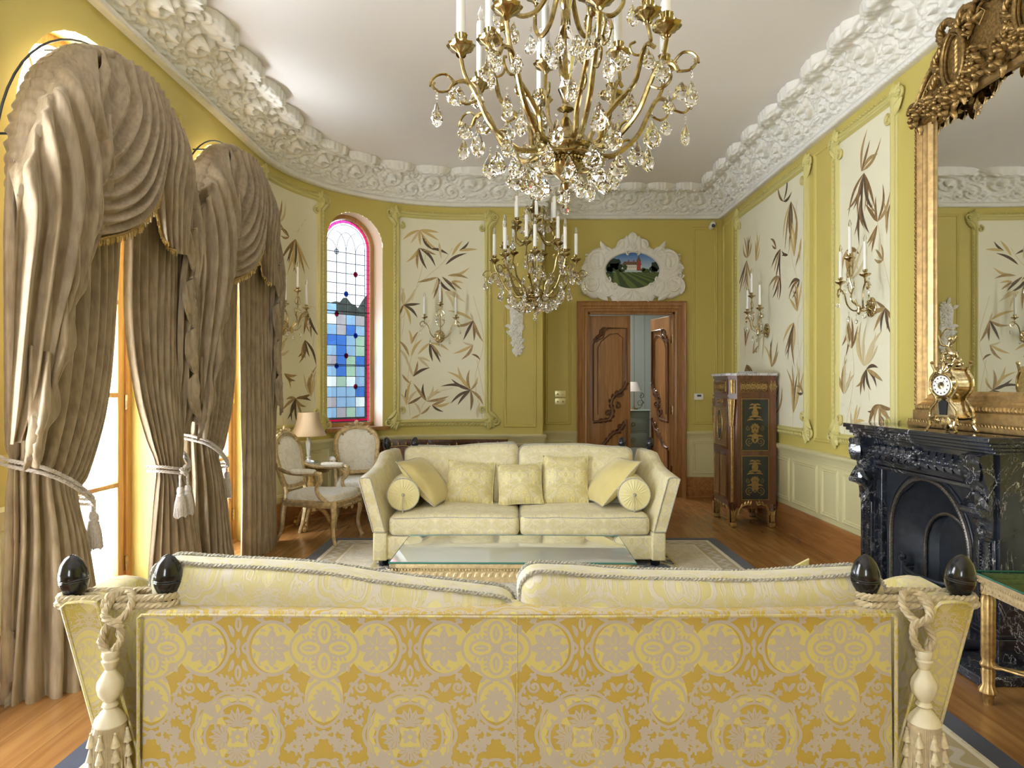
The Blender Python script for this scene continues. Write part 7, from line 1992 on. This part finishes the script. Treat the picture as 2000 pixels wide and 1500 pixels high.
def chandelier(label):
    root = thing('chandelier', label, 'chandelier', (0, 0, 0), 0, 'brass and crystal chandeliers')
    m = M(); m.lathe([(.001, .085), (.008, .09), (.014, .105), (.010, .115), (.022, .125), (.040, .140), (.060, .165), (.068, .178), (.066, .190), (.085, .198), (.108, .215), (.112, .228), (.104, .236), (.090, .240), (.080, .245), (.078, .262), (.066, .278), (.040, .30), (.022, .325), (.012, .34)], n=48)
    for k_ in range(32): a = 2*PI*k_/32; m.ball((.107*cos(a), .107*sin(a), .222), .0075, 5); m.ball((.072*cos(a), .072*sin(a), .186), .006, 5)
    for k_ in range(16):
        a = 2*PI*k_/16; m.leaf(.058*cos(a), .058*sin(a), a, .03, .02, .006, 0, .168, 4, 2)
    m.build('bowl', brass_dark, root)
    m = M(); m.tube([(0, 0, .30), (0, 0, 1.35)], .007, 8)
    m.lathe([(.010, .36), (.03, .37), (.012, .39), (.02, .98), (.05, 1.0), (.06, 1.02), (.03, 1.05), (.02, 1.10), (.05, 1.14), (.055, 1.17), (.02, 1.20), (.001, 1.22)], n=24, lobes=8, la=.06)
    m.build('central_stem', brass_dark, root)
    m = M(); m.lathe([(.012, .40), (.028, .44), (.018, .47), (.034, .55), (.040, .60), (.020, .66), (.014, .70), (.026, .76), (.030, .82), (.014, .90), (.012, .96)], n=12); m.build('crystal_baluster', crystal, root, smooth=False)
    def armset(n, ph, R_, zc, tier):
        for k_ in range(n):
            a = ph+2*PI*k_/n; ca, sa = cos(a), sin(a)
            F = lambda r, z: (r*ca, r*sa, z)
            m = M()
            if tier == 0: P = [F(.07, .228), F(.15, .215), F(.20, .235), F(.27, .30), F(.31, .38), F(.345, .435), F(.39, .43), F(.41, .40)]; tip = F(.445, .425)
            elif tier == 1: P = [F(.06, .24), F(.12, .25), F(.13, .31), F(.18, .37), F(.24, .43), F(.265, .52), F(.285, .555), F(.31, .54)]; tip = F(.34, .56)
            else: P = [F(.012, .86), F(.05, .80), F(.10, .72), F(.16, .70), F(.20, .74), F(.205, .79)]; tip = F(.235, .78)
            m.tube(cr(P, 26), [.0105, .0075], 7)
            if tier == 0:
                m.tube(cr([F(.345, .435), F(.36, .47), F(R_, zc-.03)], 8), .007, 7); m.tube(cr([F(.31, .38), F(.35, .36), F(.38, .375), F(.385, .40), F(.37, .405)], 12), .0045, 6)
                m.tube(cr([F(.41, .40), F(.445, .395), F(.465, .41), F(.46, .425)], 10), .0045, 6); m.tube(cr([F(.20, .235), F(.21, .27), F(.235, .28), F(.245, .26)], 10), .0045, 6)
                m.tube(cr([F(.39, .43), F(.42, .455), F(.45, .45), F(.47, .43), F(.475, .41)], 12), .0045, 6)
            elif tier == 1:
                m.tube(cr([F(.285, .555), F(.295, .57), F(R_, zc-.03)], 8), .007, 7); m.tube(cr([F(.18, .37), F(.21, .355), F(.235, .37), F(.23, .39)], 12), .0045, 6)
                m.tube(cr([F(.265, .52), F(.235, .53), F(.225, .56), F(.245, .57)], 12), .0045, 6)
            else:
                m.tube(cr([F(.205, .79), F(.20, zc-.06), F(R_, zc-.03)], 8), .006, 7); m.tube(cr([F(.05, .80), F(.07, .86), F(.10, .90), F(.12, .88), F(.11, .86)], 12), .0045, 6)
                m.tube(cr([F(.012, .98), F(.05, .99), F(.08, 1.03), F(.10, 1.02)], 12), .0045, 6)
            bobeche(m, F(R_, zc))
            st = len(m.v); m.fan(0, 0, PI/2, 3, .8, .035, .018, .006)
            mm = Matrix.Translation(F(R_, zc-.03)) @ Matrix.Rotation(a, 4, 'Z') @ Matrix.Rotation(PI/2, 4, 'X')
            m.v[st:] = [tuple(mm @ Vector(p)) for p in m.v[st:]]
            arm = m.build('arm', brass_dark, root)
            c_ = M().lathe([(.0165, .048), (.016, .050), (.0155, .235), (.013, .243), (.001, .244)], F(R_, zc), 14).build('candle', candle, root)
            b_ = M().lathe([(.008, .243), (.012, .256), (.0135, .268), (.010, .284), (.004, .298), (.001, .304)], F(R_, zc), 10).build('bulb', bulb_g, c_)
    armset(8, .20, .37, .545, 0); armset(6, .20+PI/6, .285, .65, 1); armset(6, 0, .195, .86, 2)
    m = M(); m.tube([(.135*cos(a), .135*sin(a), .185) for a in np.linspace(0, 2*PI, 33)], .004, 6)
    for k_ in range(8): a = 2*PI*k_/8; m.tube([(.07*cos(a), .07*sin(a), .235), (.135*cos(a), .135*sin(a), .185)], .003, 5)
    m.build('lower_ring', brass_dark, root)
    # crystals: up to 100 drops
    def ringdrops(n, ph, r, z, beads, L, W):
        for k_ in range(n):
            a = ph+2*PI*k_/n; crystal_string(root, (r*cos(a), r*sin(a), z), beads, L, W, a+.6)
    ringdrops(8, .20, .452, .408, 4, .075, .018)
    ringdrops(8, .20+.14, .405, .40, 0, .055, .024)
    ringdrops(8, .20-.10, .372, .455, 1, .060, .022)
    ringdrops(8, .20+.05, .315, .30, 2, .085, .024)
    ringdrops(8, .20+.39, .245, .262, 1, .078, .026)
    ringdrops(8, 0.0, .135, .182, 1, .080, .026)
    ringdrops(8, .40, .19, .20, 0, .075, .028)
    ringdrops(6, .20+PI/6, .335, .53, 2, .075, .022)
    ringdrops(6, .20+PI/6+.15, .285, .57, 0, .062, .022)
    ringdrops(6, .20+PI/6-.2, .235, .40, 1, .075, .022)
    ringdrops(6, 0, .235, .77, 2, .070, .020); ringdrops(6, .3, .12, .90, 2, .070, .020); ringdrops(6, .5, .10, 1.01, 2, .060, .018)
    ringdrops(6, .1, .06, .62, 0, .07, .022)
    m = M(); m.lathe([(.001, .085), (.006, .07), (.001, .055)], n=8); drop_pts(m, (0, 0, .085), .05, .016); 
    m.lathe([(.001, .036), (.012, .032), (.019, .018), (.012, .004), (.001, .0)], n=10); m.build('crystal_ball_finial', crystal, root, smooth=False)
    m = M()
    for k_ in range(0, 15): 
        z = 1.235+k_*.052
        m.tube([(.011*cos(t)*(k_ % 2), .011*cos(t)*(1-k_ % 2), z+.032*sin(t)) for t in np.linspace(0, 2*PI, 13)], .0032, 5)
    m.lathe([(.001, 1.93), (.02, 1.935), (.05, 1.965), (.065, 1.985), (.065, 1.99), (.001, 1.99)], n=24); m.build('chain_and_rose', brass_dark, root)
    return root
ch1 = chandelier('large near chandelier of brass arms and crystal drops cut by the top of the picture')
ch1.location = (.187, 2.40, 2.057)
ch2 = copy_tree(ch1); ch2['label'] = 'whole far chandelier with white candles hanging in front of the doorway wall'
ch2.location = (.205, 6.20, 2.057); ch2.rotation_euler = (0, 0, .55)
# ------------------------------------------------------------- wall sconces (local: wall plane y=0, faces -y)
def sconce(label):
    root = thing('wall_sconce', label, 'wall lamp', (0, 0, 0), 0, 'brass three candle wall sconces')
    m = M(); m.lathe([(.001, .028), (.02, .026), (.028, .018), (.05, .014), (.062, .012), (.068, .006), (.068, 0), (.001, 0)], (0, 0, 0), 28, Rm('X', PI/2), sy=1.15)
    st = len(m.v)
    for k_ in range(10): m.leaf(.02*cos(k_*.628), .02*sin(k_*.628), k_*.628, .045, .022, .006, .6, .013, 4, 2)
    for k_ in range(24): m.ball((.062*cos(k_*.2618), .071*sin(k_*.2618), .013), .006, 5)
    m.map(lambda u, v, w_: (u, -w_, v), st); m.build('backplate', brass, root)
    m = M()
    m.tube(cr([(0, -.02, -.0), (0, -.06, -.03), (0, -.10, -.01), (0, -.13, .06)], 12), .007, 7)
    m.lathe([(.001, -.05), (.012, -.04), (.018, -.02), (.012, 0), (.016, .015), (.001, .03)], (0, -.10, -.01), 12); m.build('bracket', brass, root)
    for k_, (x, y, z) in enumerate(((-.19, -.15, .215), (.19, -.15, .215), (0, -.17, .37))):
        m = M()
        if x: m.tube(cr([(0, -.06, .0), (x*.35, -.10, -.02), (x*.62, -.13, .03), (x*.78, -.14, .12), (x*1.1, -.15, .17), (x*1.28, -.15, .14), (x*1.2, -.15, .11), (x*1.12, -.15, .125)], 34), .0065, 7); m.tube([(x, y, z-.075), (x, y, z)], .006, 6)
        else:
            m.tube(cr([(0, -.10, .0), (0, -.16, .06), (0, -.15, .14), (0, -.17, .22), (0, -.17, z)], 20), .0065, 7)
            for sg in (-1, 1): m.tube(cr([(0, -.17, .33), (sg*.03, -.17, .30), (sg*.05, -.17, .26), (sg*.025, -.17, .235), (sg*.01, -.17, .26)], 14), .004, 6); m.tube(cr([(0, -.16, .10), (sg*.04, -.16, .14), (sg*.045, -.16, .19), (sg*.015, -.16, .19)], 14), .004, 6)
        bobeche(m, (x, y, z), .85); m.build('arm', brass, root)
        c_ = M().lathe([(.0130, .04), (.0130, .245), (.010, .252), (.001, .253)], (x, y, z), 14).build('candle', candle, root)
        M().lathe([(.007, .252), (.0105, .264), (.012, .276), (.008, .292), (.001, .31)], (x, y, z), 10).build('bulb', bulb_g, c_)
    for p in ((-.24, -.15, .10), (.24, -.15, .10), (-.12, -.12, -.02), (.12, -.12, -.02), (0, -.12, -.05), (-.05, -.17, .23), (.05, -.17, .23), (-.19, -.12, .20), (.19, -.12, .20)):
        crystal_string(root, p, 2, .045, .013, p[0]*9)
    return root
s0 = sconce('brass three candle sconce on the end wall mural beside the stained glass')
def put_sconce(o, fn, s, z, extra=0):
    p, n = fn(s); o.location = (p.x+n.x*.006, p.y+n.y*.006, z); o.rotation_euler = (0, 0, math.atan2(n.x, -n.y)+extra)
sB_ = SA+RC*math.asin((8.432-CY)/RC)
put_sconce(s0, LW, SA+RC*math.acos(.335/RC), 2.08)
for lab, fn, s, ex in (('brass three candle sconce on the mural beside the far velvet curtain', LW, SA+RC*math.radians(15.5), 0),
                       ('brass three candle sconce on the right wall mural above the marquetry cabinet', RW, 7.43, 0),
                       ('brass three candle sconce on the right wall mural next to the gilt mirror', RW, 5.27, 0)):
    o = copy_tree(s0); o['label'] = lab; put_sconce(o, fn, s, 2.07, ex)
